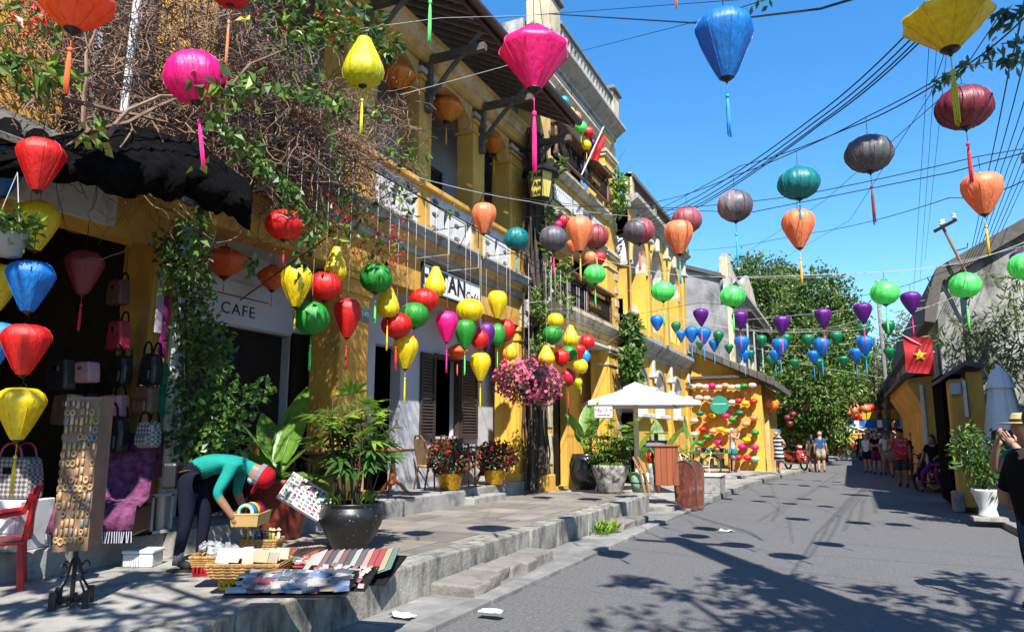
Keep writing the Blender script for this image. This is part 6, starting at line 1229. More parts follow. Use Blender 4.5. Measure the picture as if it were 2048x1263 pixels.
P = onx(785, 960, -6.85); pedestal_table((P.x, P.y, .6), .5, 'orange wooden pedestal table beside the numbered column', .36)
P = onx(615, 960, -6.9); pedestal_table((P.x, P.y, .6), .2, 'wooden pedestal table in the shade behind the banana plant', .4, 'rattan_dark'); P = onx(540, 960, -6.95); rattan_chair((P.x, P.y, .6), R(200), 'rattan chair in the shade behind the red pot'); P = onx(585, 960, -7.0); rattan_chair((P.x, P.y, .6), R(160), 'rattan chair in the shade by the shaded table')
# square lamp with the cafe name
c = onx(1080, 368, -6.0); t = thing('sign_lantern', 'black metal wall lantern with yellow panes reading TAM TAM CAFE', 'lamp', c); t.scale = (1.35, 1.35, 1.35)
for k in range(6):
    a0, a1 = R(60*k), R(60*k+60); g = MB(); g.add([Vector((.17*math.cos(a), .17*math.sin(a), -.26)) for a in (a0, a1)]+[Vector((.235*math.cos(a), .235*math.sin(a), .18)) for a in (a1, a0)], [(0, 1, 2, 3)]); g.build('pane', 'lantern_sign_glass', t)
    MB().tube([(.17*math.cos(a0), .17*math.sin(a0), -.27), (.24*math.cos(a0), .24*math.sin(a0), .19)], .014, 5).build('bar', 'iron', t)
MB().lathe([(.34, .17), (.33, .20), (.14, .34), (.03, .40), (.03, .46)], n=6).build('roof', 'iron', t); MB().lathe([(.02, -.36), (.1, -.30), (.18, -.27), (.18, -.255)], n=6).build('base', 'iron', t)
MB().tube([(0, 0, .44), (-.1, 0, .62), (-.55, .1, .7)], .02, 6).build('bracket', 'iron', t)
va = math.atan2(-c.y, -c.x); k = round((math.degrees(va)-30)/60); fa = R(60*k+30); nrm = Vector((math.cos(fa), math.sin(fa), 0))
for i, (s_, sz) in enumerate((('TAM', .105), ('TAM', .105), ('CAFE', .078))):
    z = .085-.14*i; o = text(s_, sz, 'ink', 'lettering', t, (0, 0, 0), (0, 0, 0), .003, W=False, bold=.003); rad = .148+(.204-.148)*(z+.26)/.44+.012
    o.location = nrm*rad+Vector((0, 0, z)); o.rotation_euler = (R(90)+.11, 0, fa+R(90))
# ---------------------------------------------------------------- corner with parasol, signs, cabinet
P = atd(1276, 985, 18.2); pz = .12; um = thing('parasol', 'open square white canvas parasol on a thick pale post', 'parasol', (P.x, P.y, pz), .42)
zr = ony(1276, 806, P.y).z; zt = ony(1276, 774, P.y).z; hw = 1.34
MB().box(-.055, .055, -.055, .055, 0, zt-pz-.02).build('post', 'cream', um); MB().lathe([(.4, 0), (.4, .08), (.1, .12)], n=14).build('base', 'concrete', um)
g = MB(); n = 6; zr_, zt_ = zr-pz, zt-pz
C4 = [(-hw, -hw), (hw, -hw), (hw, hw), (-hw, hw)]
for s in range(4):
    a, b = C4[s], C4[(s+1) % 4]
    for i in range(n):
        for j in range(n):
            def pt(u, v):
                x, y = a[0]+(b[0]-a[0])*u, a[1]+(b[1]-a[1])*u; q = 1-v*.9; return Vector((x*q, y*q, zr_+(zt_-zr_)*v-.10*math.sin(math.pi*u)*0-.12*math.sin(math.pi*v)*math.sin(math.pi*u)*.5))
            g.quad(pt(i/n, j/n), pt((i+1)/n, j/n), pt((i+1)/n, (j+1)/n), pt(i/n, (j+1)/n))
    g.quad(Vector((*a, zr_)), Vector((*b, zr_)), Vector((*b, zr_-.09)), Vector((*a, zr_-.09)))
g.build('canopy', 'canvas_white', um); g = MB(); q = .26
for s in range(4):
    a, b = C4[s], C4[(s+1) % 4]; g.add([Vector((a[0]*q, a[1]*q, zt_-.02)), Vector((b[0]*q, b[1]*q, zt_-.02)), Vector((0, 0, zt_+.14))], [(0, 1, 2)])
    g.quad(Vector((a[0]*q, a[1]*q, zt_-.02)), Vector((b[0]*q, b[1]*q, zt_-.02)), Vector((b[0]*q, b[1]*q, zt_-.09)), Vector((a[0]*q, a[1]*q, zt_-.09)))
g.build('vent_flap', 'canvas_white', um)
for s in range(4): MB().tube([(0, 0, zt_-.3), (C4[s][0]*.5, C4[s][1]*.5, zr_+(zt_-zr_)*.42)], .012, 4).build('strut', 'timber', um); MB().tube([(0, 0, zt_-.06), (C4[s][0]*.98, C4[s][1]*.98, zr_-.02)], .014, 4).build('rib', 'timber', um)
P = atd(1207, 823, 16.4); t = thing('restaurant_sign', 'white Bếp 1919 restaurant sign board on a thin black stand', 'sign', (P.x, P.y, .12)); zz = P.z-.12
ra = math.atan2(-P.y, -P.x)+R(90)
Mx = Matrix.Rotation(ra, 4, 'Z'); MB().box(-.20, .20, -.012, .012, zz-.13, zz+.13, 0, Mx).build('board', 'sign_white', t); g = MB()
for b_ in ((-.215, .215, zz+.13, zz+.145), (-.215, .215, zz-.145, zz-.13), (-.215, -.2, zz-.13, zz+.13), (.2, .215, zz-.13, zz+.13)): g.box(b_[0], b_[1], -.018, .018, b_[2], b_[3], 0, Mx)
g.build('frame', 'iron', t); MB().box(-.17, -.15, -.01, .01, 0, zz-.146, 0, Mx).box(.15, .17, -.01, .01, 0, zz-.146, 0, Mx).build('stand', 'iron', t)
o = text('Bếp 1919', .088, 'sign_red', 'lettering', t, (0, 0, 0), (0, 0, 0), .002, W=False, bold=.003); d = Mx @ Vector((0, -.016, 0)); o.location = (d.x, d.y, zz+.035); o.rotation_euler = (R(90), 0, ra); MB().box(-.15, .15, -.014, -.012, zz-.085, zz-.065, 0, Mx).build('caption_line', 'cloth_navy', t)
P = G(1341, 985, .352); t = thing('wooden_cabinet', 'tall red-brown slatted wooden cabinet at the end of the raised pavement', 'cabinet', (P.x-.05, P.y-.02, .352), R(12))
for k in range(4): MB().box(-.25+.125*k+.004, -.25+.125*(k+1)-.004, -.19, -.17, .17, .98).build('slat', 'board_wood', t)
MB().box(-.245, .245, -.168, .19, .17, .98).build('body', 'board_wood', t); MB().box(-.28, .28, -.22, .22, .981, 1.02).build('top', 'board_wood', t, bevel=.008)
for x in (-.2, .2):
    for y in (-.15, .15): MB().lathe([(.02, 0), (.05, .17)], (x, y, 0), 4).build('leg', 'board_wood', t)
MB().box(.246, .252, -.1, .12, .5, .8).build('glass_panel', 'lamp_glass', t)
P = G(1380, 1016, .04); t = thing('sandwich_board', 'rusty round-topped folding pavement sign at the road edge', 'sign', (P.x, P.y, .035), R(-14)); mat('rust_red', (.20, .045, .03), .7, .4, 5, .3, 20, dirt=((.36, .22, .16), .35, 6)); mat('tarnish', (.10, .095, .085), .5, .4, 8, .3, 20, metal=.3)
def arch_pts(w, h, n=10): return [(-w, 0), (w, 0)]+[(w*math.cos(math.pi*k/n), h-w+w*math.sin(math.pi*k/n)) for k in range(n+1)]
for s in (-1, 1):
    g = MB(); g.prism(arch_pts(.235, 1.0), -.006, .006, 'y'); o = g.build('panel', 'rust_red', t); o.rotation_euler = (s*.11*-1, 0, 0); o.location = (0, s*.13, 0)
    pts = arch_pts(.245, 1.01); f = MB().tube([(x, 0, z) for x, z in pts+[pts[0]]], .017, 5).build('frame', 'tarnish', t); f.rotation_euler = (s*-.11, 0, 0); f.location = (0, s*.13, 0)
g = MB(); pts = arch_pts(.245, 1.01)[2:]
for (x0, z0), (x1, z1) in zip(pts, pts[1:]): g.quad((x0, -.03, z0+.01), (x1, -.03, z1+.01), (x1, .03, z1+.01), (x0, .03, z0+.01))
g.build('top_plate', 'tarnish', t, solid=.01)
for k in range(5): a = R(140-24*k); MB().box(-.012, .012, -.001, .001, -.016, .016, 0, Matrix.Translation((.17*math.cos(a), -.052, .765+.17*math.sin(a))) @ Matrix.Rotation(a-R(90), 4, 'Y')).build('worn_mark', 'sign_white', t)
P = G(1430, 985, .12); t = thing('concrete_bench', 'short concrete block bench with a marble slab top on the low pavement', 'bench', (P.x-.1, P.y, .12)); MB().box(-.35, .28, -.3, .6, 0, .42).build('block', 'concrete', t, bevel=.02); MB().box(-.38, .31, -.33, .63, .421, .47).build('slab', 'white_pot', t, bevel=.01)
P = G(1328, 975, .12); t = thing('menu_stand', 'dark red menu stand with a slanted menu board under plants', 'menu stand', (P.x-.25, P.y+.3, .12)); MB().box(-.05, .05, -.05, .05, 0, 1.5).build('post', 'rattan_dark', t); MB().box(-.3, .3, -.2, .2, -.012, .012, 0, Matrix.Translation((0, -.05, 1.22)) @ Matrix.Rotation(.45, 4, 'X')).build('menu_board', 'ink', t); MB().box(-.26, .26, -.17, .17, .013, .016, 0, Matrix.Translation((0, -.05, 1.22)) @ Matrix.Rotation(.45, 4, 'X')).build('menu_sheet', 'goods_7', t); MB().box(-.3, .3, -.2, .2, 1.5, 1.53).build('cap', 'rattan_dark', t)
P = G(1312, 985, .352); t = thing('water_jar', 'pink and grey pottery bottle with a red cap beside the wooden cabinet', 'jar', (P.x-.12, P.y+.1, .352)); MB().lathe([(.09, 0), (.13, .1), (.14, .3), (.09, .5), (.06, .58), (.07, .62)], n=16).build('body', 'mottled_pot', t, smooth=True); MB().lathe([(.07, .62), (.075, .75), (.06, .84), (.001, .86)], n=12).build('cap', 'red_plastic', t, smooth=True)
P = G(1290, 985, .352); t = thing('round_drum', 'pale green painted drum with dark bands behind the mottled pot', 'drum', (P.x-.1, P.y+.25, .352)); MB().lathe([(.24, 0), (.27, .2), (.24, .42), (.001, .42)], n=20).build('body', 'silk_mint', t, smooth=True); MB().lathe([(.262, .17), (.274, .2), (.262, .23)], n=20).build('band', 'ink', t)
for k in (0, 1): tag(MB().tube([G(1290+k*9, 985, .36), G(1284+k*10, 985, .36)+Vector((-.05, .05, .45)), G(1274+k*10, 985, .36)+Vector((-.1, .1, .75))], .025, 7).build('bent_root', 'terracotta', None), ('thin' if k else 'thick')+' curved reddish root leaning on the painted drum', 'root')
# white iron chairs
def iron_chair(loc, rz, lab):
    t = thing('iron_chair', lab, 'chair', loc, rz, 'white iron chairs'); m = 'white_plastic'
    for x in (-1, 1):
        for y in (-1, 1): MB().tube([(x*.2, y*.2, 0), (x*.17, y*.17, .45)], .014, 5).build('leg', m, t)
    MB().lathe([(.001, .45), (.22, .45), (.22, .47), (.001, .475)], n=16).build('seat', m, t); MB().tube([(-.19, .17, .46), (-.21, .24, .8), (-.12, .27, .92), (.12, .27, .92), (.21, .24, .8), (.19, .17, .46)], .014, 5).build('back_frame', m, t)
    for k in range(4): MB().tube([(-.1+.066*k, .18, .46), (-.1+.066*k, .265, .91)], .008, 4).build('back_bar', m, t)
P = G(1378, 962, .12); iron_chair((P.x, P.y, .12), R(100), 'white iron chair right behind the wooden cabinet'); P = G(1408, 960, .12); iron_chair((P.x, P.y, .12), R(-80), 'white iron chair beside the bicycle cart')
# bicycle pushed against a cart of plants
def wheel(parent, loc, rad, axis_rot, name='wheel', spokes=18, tyre='rubber', tr=.018):
    w = bpy.data.objects.new(name, None); COL.objects.link(w); w.parent = parent; w.location = loc; w.rotation_euler = axis_rot; w.empty_display_size = .05
    MB().tube([(rad*math.cos(a), 0, rad*math.sin(a)) for a in [2*math.pi*k/28 for k in range(29)]], tr, 6, cap=False).build('tyre', tyre, w, smooth=True); MB().tube([(rad*.93*math.cos(a), 0, rad*.93*math.sin(a)) for a in [2*math.pi*k/28 for k in range(29)]], tr*.45, 5, cap=False).build('rim', 'chrome', w); g = MB()
    for k in range(spokes): a = 2*math.pi*k/spokes; g.tube([(.02*math.cos(a+.6), (.02 if k % 2 else -.02), .02*math.sin(a+.6)), (rad*.92*math.cos(a), 0, rad*.92*math.sin(a))], .0025, 3)
    g.build('spokes', 'chrome', w); MB().lathe([(.022, -.04), (.022, .04)], n=8, M=Matrix.Rotation(R(90), 4, 'X')).build('hub', 'chrome', w); return w
P = G(1425, 950, .21); bk = thing('bicycle', 'black bicycle with silver mudguards parked before the lantern wall', 'bicycle', (P.x, P.y, .21), R(8)); wheel(bk, (.0, 0, .34), .33, (0, 0, 0)); wheel(bk, (-1.05, 0, .34), .33, (0, 0, 0)); g = MB()
for a, b in [((0, .34), (-.35, .30)), ((-.35, .30), (-.42, .78)), ((0, .34), (-.40, .66)), ((-.35, .30), (-.85, .72)), ((-.42, .70), (-.84, .80)), ((-.82, .88), (-1.05, .34))]: g.tube([(a[0], 0, a[1]), (b[0], 0, b[1])], .016, 6)
g.build('frame', 'paint_black', bk); MB().tube([(-.8, -.25, .98), (-.86, -.1, 1.0), (-.84, 0, .9), (-.86, .1, 1.0), (-.8, .25, .98)], .012, 6).build('handlebar', 'chrome', bk); MB().box(-.55, -.30, -.07, .07, .80, .86).build('saddle', 'leather_black', bk, bevel=.02)
for x0 in (0, -1.05): MB().tube([(x0+.365*math.cos(a), 0, .34+.365*math.sin(a)) for a in [R(-10+20*k) for k in range(9)]], .014, 5).build('mudguard', 'chrome', bk)
MB().box(-.3, .2, -.08, .08, .70, .715).build('carrier', 'iron', bk)
P = G(1415, 945, .21); t = thing('plant_cart', 'green-topped cart carrying small pots before the lantern wall', 'cart', (P.x+.05, P.y+.55, .21)); MB().box(-.75, .75, -.3, .3, .70, .75).build('top', 'green_plastic', t); MB().box(-.7, .7, -.26, .26, .15, .18).build('shelf', 'iron', t)
for x in (-.7, .7):
    for y in (-.25, .25): MB().box(x-.02, x+.02, y-.02, y+.02, 0, .7).build('leg', 'iron', t)
for k in range(8): tag(MB().lathe([(.06, 0), (.09, .16), (.08, .16)], (t.location.x-.6+.17*k, t.location.y, .96), 10).build('small_pot', ['dark_jar', 'terracotta', 'cloth_navy', 'green_plastic'][k % 4], None, smooth=True), ['dark glazed', 'terracotta', 'navy blue', 'green'][k % 4]+' little pot on the green cart', 'pot', 'little pots on the cart')
for k in range(10): tag(MB().box(t.location.x-.6+.13*k-.05, t.location.x-.6+.13*k+.05, t.location.y-.2, t.location.y+.1, .391, .391+.1+.12*(k % 3)).build('bottle_crate', ['dark_jar', 'green_plastic', 'dark_wood'][k % 3], None, bevel=.01), 'dark box stacked on the lower shelf of the cart', 'box', 'boxes on the cart shelf')
# ---------------------------------------------------------------- lanterns on the yellow wall
LW = [(195, 392, 'cream'), (243, 384, 'paper'), (300, 392, 'paper'), (355, 382, 'magenta'), (413, 395, 'paper'), (465, 382, 'peach'), (517, 396, 'cream'), (572, 392, 'mint'), (622, 386, 'green'), (695, 380, 'paper'), (243, 485, 'paper'), (312, 490, 'paper'), (350, 502, 'dusty'), (525, 522, 'paper'), (577, 510, 'red'), (635, 530, 'yellow'), (703, 515, 'red'),
      (252, 615, 'dark_green'), (355, 637, 'yellow'), (470, 637, 'magenta'), (585, 612, 'dark_green'), (525, 668, 'green'), (205, 675, 'paper'), (313, 665, 'coral'), (707, 655, 'coral'), (640, 705, 'peach'), (275, 750, 'red'), (362, 765, 'peach'), (427, 750, 'yellow'), (478, 765, 'yellow'), (715, 777, 'green'), (205, 790, 'paper'), (312, 815, 'green'), (645, 838, 'yellow'), (250, 865, 'green'), (410, 862, 'magenta'), (605, 895, 'magenta'), (715, 902, 'magenta'), (652, 988, 'crimson'), (718, 998, 'mint'), (575, 985, 'red')]
for x, y, c in LW:
    px, py = 1340+x*.2375, 680+y*.2375; P = ony(px, py, 30.4); lantern(P, .33, .21, c, 'onion', None, 0, .12, f"{COLW.get(c, c)} little lantern on the yellow lantern wall", 'lanterns on the yellow wall', cap=False)
for px in (1386, 1398, 1411, 1424, 1438, 1450, 1463, 1476, 1488, 1505): a = ony(px, 762, 30.42); tag(MB().tube([a, Vector((a.x, a.y, .7))], .003, 3).build('hanging_string', 'terracotta', None), 'thin string carrying little lanterns down the yellow wall', 'string', 'strings on the lantern wall')
P = ony(1439, 809, 30.3); t = thing('round_sign', 'green round sign board on the yellow lantern wall', 'sign', P); MB().lathe([(.001, -.02), (.37, -.02), (.37, .02), (.001, .02)], n=36, M=Matrix.Rotation(R(90), 4, 'X')).build('disc', 'board_green', t); MB().box(-.26, .26, -.026, -.021, .03, .05).build('lettering_line', 'sign_white', t)
P = ony(1533, 795, 31.5)
for k in range(5): lantern(Vector((-2.9+.12*(k % 2), 31.2+.35*k, 2.9-.1*(k % 3))), .42, .38, 'deep_orange', 'onion', None, 0, .3, 'amber lantern bunched under the lean-to eave', 'amber lanterns under the eave')
# ---------------------------------------------------------------- flags, poles, closed parasol
def flag(lab, P, w, h, rz, star=True, m='flag_red', name='flag'):
    t = thing(name, lab, 'flag', P, rz); g = MB(); nx, ny = 10, 8
    for i in range(nx+1):
        for j in range(ny+1): u, v = i/nx, j/ny; g.v.append(Vector((w*u, .05*math.sin(5*u+2*v)*u+.03*math.sin(9*v), -h*v-.12*u*w)))
    g.f = [[i*(ny+1)+j, i*(ny+1)+j+1, (i+1)*(ny+1)+j+1, (i+1)*(ny+1)+j] for i in range(nx) for j in range(ny)]; g.m = [0]*len(g.f); g.build('cloth', m, t, smooth=True)
    if star:
        pts = []
        for k in range(10): a = R(90+36*k); r_ = .2*w*1.25 if k % 2 == 0 else .085*w*1.25; pts.append((w*.52+r_*math.cos(a), -h*.5-.06*w+r_*math.sin(a)))
        for sgn in (-1, 1): g = MB(); g.add([Vector((x, sgn*.035+.05*math.sin(5*x/w-2*z/h)*x/w+.03*math.sin(-9*z/h), z)) for x, z in pts], [list(range(10))]); g.build('star', 'yellow_plastic', t)
    return t
mat('flag_red', (.62, .012, .02), .7, .1, 3, transl=.35)
P = ony(1806, 672, 19.5); fo = flag('red national flag with yellow star hanging beside the shaded gateway', P, .60, .86, R(8)); MB().tube([(.65, .05, -.4), (0, -.02, .02), (-.02, -.02, .04)], .012, 5).build('pole', 'white_pipe', fo)
a, b = onx(1163, 350, -6.0), onx(1207, 254, -5.7); fo = thing('flag', 'folded red flag drooping from a slanting white pole at the upper balcony', 'flag', b); g = MB(); e0, e1, h0, h1 = onx(1179, 318, -5.85), onx(1207, 256, -5.7), onx(1194, 322, -5.7), onx(1211, 288, -5.6)
for i in range(13):
    for j in range(5): u, v = i/12, j/4; p_ = e0.lerp(e1, u).lerp(h0.lerp(h1, u), v); g.v.append(p_+Vector((.05*math.sin(v*9+u*2), .03*math.sin(v*7), 0)))
g.f = [[i*5+j, i*5+j+1, (i+1)*5+j+1, (i+1)*5+j] for i in range(12) for j in range(4)]; g.m = [0]*len(g.f); g.build('cloth', 'flag_red', fo, W=True, smooth=True); tag(MB().tube([a, b], .02, 6).build('flag_pole', 'white_pipe', None), 'slanting white flag pole fixed to the upper balcony rail', 'flag pole')
a, b = ony(1950, 580, 21.5), ony(1886, 455, 21.5); t = thing('leaning_pole', 'leaning rusty pole with a cross-arm and white insulators above the gable', 'utility pole', a); MB().tube([a, b], .036, 8).build('shaft', 'board_pale', t, W=True); c0, c1 = ony(1868, 463, 21.4), ony(1913, 439, 21.4); g = MB(); d = (c1-c0); g.tube([c0, c1], .055, 4); g.build('cross_arm', 'dark_wood', t, W=True)
for q in (.35, .42, .9): p_ = c0.lerp(c1, q); MB().lathe([(.03, .04), (.06, .08), (.04, .13), (.055, .17), (.02, .2)], p_, 8).build('insulator', 'white_plastic', t, W=True)
e0 = a.lerp(b, .62); MB().tube([e0, e0+Vector((.28, 0, .06)), e0+Vector((.3, 0, .18))], .015, 5).build('hook', 'iron', t, W=True)
P = onz(1985, 1035, .1); cp = atd(2015, 900, 13.4); t = thing('closed_parasol', 'closed white parasol with dark printed band standing on the right pavement', 'parasol', (cp.x, cp.y, .1)); top = atd(2012, 728, 13.4).z-.1; bot = atd(2012, 905, 13.4).z-.1
MB().tube([(0, 0, 0), (0, 0, top)], .025, 8).build('post', 'white_pipe', t); MB().lathe([(.3, 0), (.3, .06), (.06, .1)], n=14).build('base', 'concrete', t); g = MB(); n = 24; prof = [(.33, 0), (.27, .25), (.21, .55), (.14, .84)]
for k, (r_, v) in enumerate(prof):
    for j in range(n): a_ = 6.283*j/n; q = r_*(1+.24*(1 if j % 3 == 0 else -.6)); g.v.append(Vector((q*math.cos(a_), q*math.sin(a_)*.8, bot+(top-bot)*v+(.03 if j % 3 else 0))))
g.f = [[k*n+j, k*n+(j+1) % n, (k+1)*n+(j+1) % n, (k+1)*n+j] for k in range(3) for j in range(n)]; g.m = [(1 if k == 0 and 13 <= j <= 20 else 0) for k in range(3) for j in range(n)]; g.build('furled_canopy', ['canvas_grey', 'cloth_darkgrey'], t, smooth=True)
g = MB()
for k, (r_, z) in enumerate(((.22, bot+(top-bot)*.74), (.15, bot+(top-bot)*.9), (.02, top))):
    for j in range(n): a_ = 6.283*j/n; q = r_*(1+.1*(1 if j % 3 == 0 else -.6)); g.v.append(Vector((q*math.cos(a_), q*math.sin(a_)*.8, z)))
g.f = [[k*n+j, k*n+(j+1) % n, (k+1)*n+(j+1) % n, (k+1)*n+j] for k in range(2) for j in range(n)]; g.m = [0]*len(g.f); g.build('top_flap', 'canvas_grey', t, smooth=True)
tag(MB().lathe([(.14, 0), (.11, 11.2)], (2.2, 50, .0), 10).build('far_utility_pole', 'mould', None, smooth=True), 'distant concrete utility pole behind the purple lanterns', 'utility pole')
# bunting and parasols far down the street
for (px0, px1, py, Y, m_, lab) in [(1712, 1860, 826, 50, 'yellow_plastic', 'yellow bunting strung across the far street'), (1640, 1800, 846, 56, 'cap_b', 'blue and white bunting strung across the far street'), (1780, 1850, 850, 60, 'flag_red', 'red bunting across the far street end')]:
    if m_ == 'cap_b': m_ = 'cloth_cap_blue'
    a, b = ony(px0, py-4, Y), ony(px1, py-8, Y); t = thing('bunting', lab, 'bunting', a); MB().tube([a, b], .01, 3).build('string', 'white_cable', t, W=True); n = 14
    for k in range(n):
        p_ = a.lerp(b, (k+.5)/n); w = (b-a).length/n*.42
        if rr.random() < .85: MB().add([p_+Vector((-w, 0, 0)), p_+Vector((w, 0, 0)), p_+Vector((w, .05, -.5)), p_+Vector((-w, .05, -.5))], [(0, 1, 2, 3)]).build('pennant', m_ if k % 2 else ('sign_white' if 'blue' in lab else m_), t, W=True)
for k, (px, py, Y, m_, w_) in enumerate([(1690, 862, 52, 'canvas_white', 'white'), (1735, 852, 60, 'cloth_cap_blue', 'blue'), (1770, 858, 66, 'canvas_white', 'off-white'), (1655, 858, 60, 'canvas_grey', 'grey')]):
    P = ony(px, py, Y); t = thing('far_parasol', f'distant {w_} parasol over the far street stalls', 'parasol', (P.x, P.y, 0)); MB().lathe([(1.5, P.z-.1), (1.45, P.z), (.05, P.z+.5)], n=8).build('canopy', m_, t); MB().tube([(0, 0, 0), (0, 0, P.z+.4)], .03, 6).build('post', 'timber', t)

_r = random.Random(91)
for k, (px, py, z_) in enumerate([(985, 1224, .056), (805, 1232, .056), (1455, 1062, .004)]):
    g = MB(); P = onz(px, py, z_)
    for i in range(6):
        for j in range(4): g.v.append(Vector((P.x-.12+.045*i+_r.gauss(0, .006), P.y-.06+.04*j+_r.gauss(0, .006), z_+.004+abs(_r.gauss(0, .016)))))
    g.f = [[i*4+j, i*4+j+1, (i+1)*4+j+1, (i+1)*4+j] for i in range(5) for j in range(3)]; g.m = [0]*len(g.f)
    tag(g.build('paper_scrap', 'sign_white', None), ('crumpled white paper scrap lying on the gutter edge stones', 'small white paper scrap lying on the gutter by the tall kerb', 'tiny paper scrap on the open asphalt')[k], 'litter')
# ---------------------------------------------------------------- people
BASE = dict(pelvis=(0, 0, .93), belly=(0, .01, 1.08), chest=(0, 0, 1.27), nb=(0, -.01, 1.42), neck=(0, .005, 1.49), h1=(0, .02, 1.565), h2=(0, .015, 1.64), top=(0, .0, 1.69), nose=(0, .115, 1.58),
            sh=(.165, -.005, 1.385), el=(.225, -.02, 1.12), wr=(.245, .06, .89), ha=(.245, .08, .845), hip=(.09, 0, .89), kn=(.10, .02, .50), an=(.10, -.02, .09), toe=(.115, .13, .035))
RAD = dict(pelvis=(.145, .105), belly=(.13, .095), chest=(.155, .10), nb=(.08, .07), neck=(.052, .052), h1=(.078, .088), h2=(.078, .09), top=(.045, .055), nose=(.012, .012), sh=(.062, .06), el=(.042, .042), wr=(.028, .028), ha=(.03, .022), hip=(.088, .09), kn=(.058, .06), an=(.038, .04), toe=(.035, .028))
def hand_mesh():
    g = MB(); g.ball((0, .04, 0), .016, .05, .036, 8, 6)
    for k in range(4): z = -.027+.018*k; l = (.055, .07, .075, .062)[k]; g.tube([(0, .075, z), (-.006, .075+l*.5, z*1.1), (-.022, .075+l, z*1.1)], [.0095, .0085, .006], 5)
    g.tube([(0, .02, .028), (-.012, .045, .05), (-.02, .075, .052)], [.011, .0095, .007], 5); me = shared(g, 'hand'); return me
HAND = hand_mesh()
def person(lab, loc, rz, h=1.7, pose={}, zones={}, skin='skin', girth=1.0, hair=None, hairlen=0, extra=None, grp=None, sub=2):
    """pose: joint overrides, names with suffix L / R for one side; zones: bone -> [(t, material)]"""
    s = h/1.72; J = {}
    for k, v in BASE.items():
        if k in ('sh', 'el', 'wr', 'ha', 'hip', 'kn', 'an', 'toe'): J[k+'L'] = Vector((-v[0], v[1], v[2])); J[k+'R'] = Vector(v)
        else: J[k] = Vector(v)
    for k, v in pose.items(): J[k] = Vector(v)
    for k in J: J[k] = J[k]*s
    bones = [('pelvis', 'belly'), ('belly', 'chest'), ('chest', 'nb'), ('nb', 'neck'), ('neck', 'h1'), ('h1', 'h2'), ('h2', 'top'), ('h1', 'nose')]
    for q in 'LR': bones += [('chest', 'sh'+q), ('sh'+q, 'el'+q), ('el'+q, 'wr'+q), ('wr'+q, 'ha'+q), ('pelvis', 'hip'+q), ('hip'+q, 'kn'+q), ('kn'+q, 'an'+q), ('an'+q, 'toe'+q)]
    names = list(J); idx = {n: i for i, n in enumerate(names)}
    me = bpy.data.meshes.new('skeleton'); me.from_pydata([tuple(J[n]) for n in names], [(idx[a], idx[b]) for a, b in bones], []); o = bpy.data.objects.new('skeleton', me); COL.objects.link(o)
    o.modifiers.new('skin', 'SKIN').use_smooth_shade = True; sm = o.modifiers.new('sub', 'SUBSURF'); sm.levels = sm.render_levels = sub
    for n in names:
        r_ = RAD[n.rstrip('LR') if n[:-1] in ('sh', 'el', 'wr', 'ha', 'hip', 'kn', 'an', 'toe') else n]; g_ = girth if n[:2] in ('pe', 'be', 'ch', 'hi') else (1+(girth-1)*.5); sv = me.skin_vertices[0].data[idx[n]]; sv.radius = (r_[0]*s*g_*1.12, r_[1]*s*g_*1.12); sv.use_root = (n == 'pelvis')
    dg = bpy.context.evaluated_depsgraph_get(); bm_ = bpy.data.meshes.new_from_object(o.evaluated_get(dg)); bpy.data.objects.remove(o)
    bm_.materials.clear(); ml = []
    def mi(m):
        if m not in ml: ml.append(m); bm_.materials.append(M_[m])
        return ml.index(m)
    mi(skin); Z = dict(zones); segs = [(a, b, J[a], J[b]-J[a], (J[b]-J[a]).length_squared) for a, b in bones]
    out = []
    for p in bm_.polygons:
        c = p.center; best = None
        for a, b, A, d, l2 in segs:
            t = max(0, min(1, (c-A).dot(d)/l2)); dd = (A+d*t-c).length-(.05*s if a in ('pelvis', 'belly', 'chest') else 0)
            if best is None or dd < best[0]: best = (dd, a, b, t)
        _, a, b, t = best; key = b if b in Z else b[:-1]; m = skin
        for tt, mm in Z.get(key, ()):
            if t <= tt: m = mm; break
        out.append(mi(m))
    bm_.polygons.foreach_set('material_index', out); bm_.polygons.foreach_set('use_smooth', [True]*len(out)); bm_.name = 'body'
    root = thing('person', lab, 'person', loc, rz, grp); link('body', bm_, root)
    for q in 'LR':
        d = (J['wr'+q]-J['el'+q]).normalized(); o = link('hand', HAND, root); o.location = J['wr'+q]+d*.012; o.rotation_mode = 'QUATERNION'; o.rotation_quaternion = d.to_track_quat('Y', 'Z'); o.scale = (s*(1 if q == 'R' else -1)*1.05, s*1.05, s*1.05); setmat(o, skin)
    up = (J['top']-J['neck']).normalized(); fwd = (J['nose']-J['h1']); fwd = (fwd-up*fwd.dot(up)).normalized(); lt = up.cross(fwd); H = Matrix((lt, fwd, up)).transposed().to_4x4(); H.translation = (J['h1']+J['h2'])/2
    for sg in (-1, 1): MB().ball(H @ Vector((sg*.033*s, .082*s, .012*s)), .011*s, n=6, m=4).build('eye', 'eye_dark', root); MB().ball(H @ Vector((sg*.083*s, -.005*s, -.012*s)), .011*s, .02*s, .028*s, 6, 5).build('ear', skin, root)
    MB().ball(H @ Vector((0, .080*s, -.055*s)), .024*s, .012*s, .007*s, 6, 4).build('mouth', 'mouth', root)
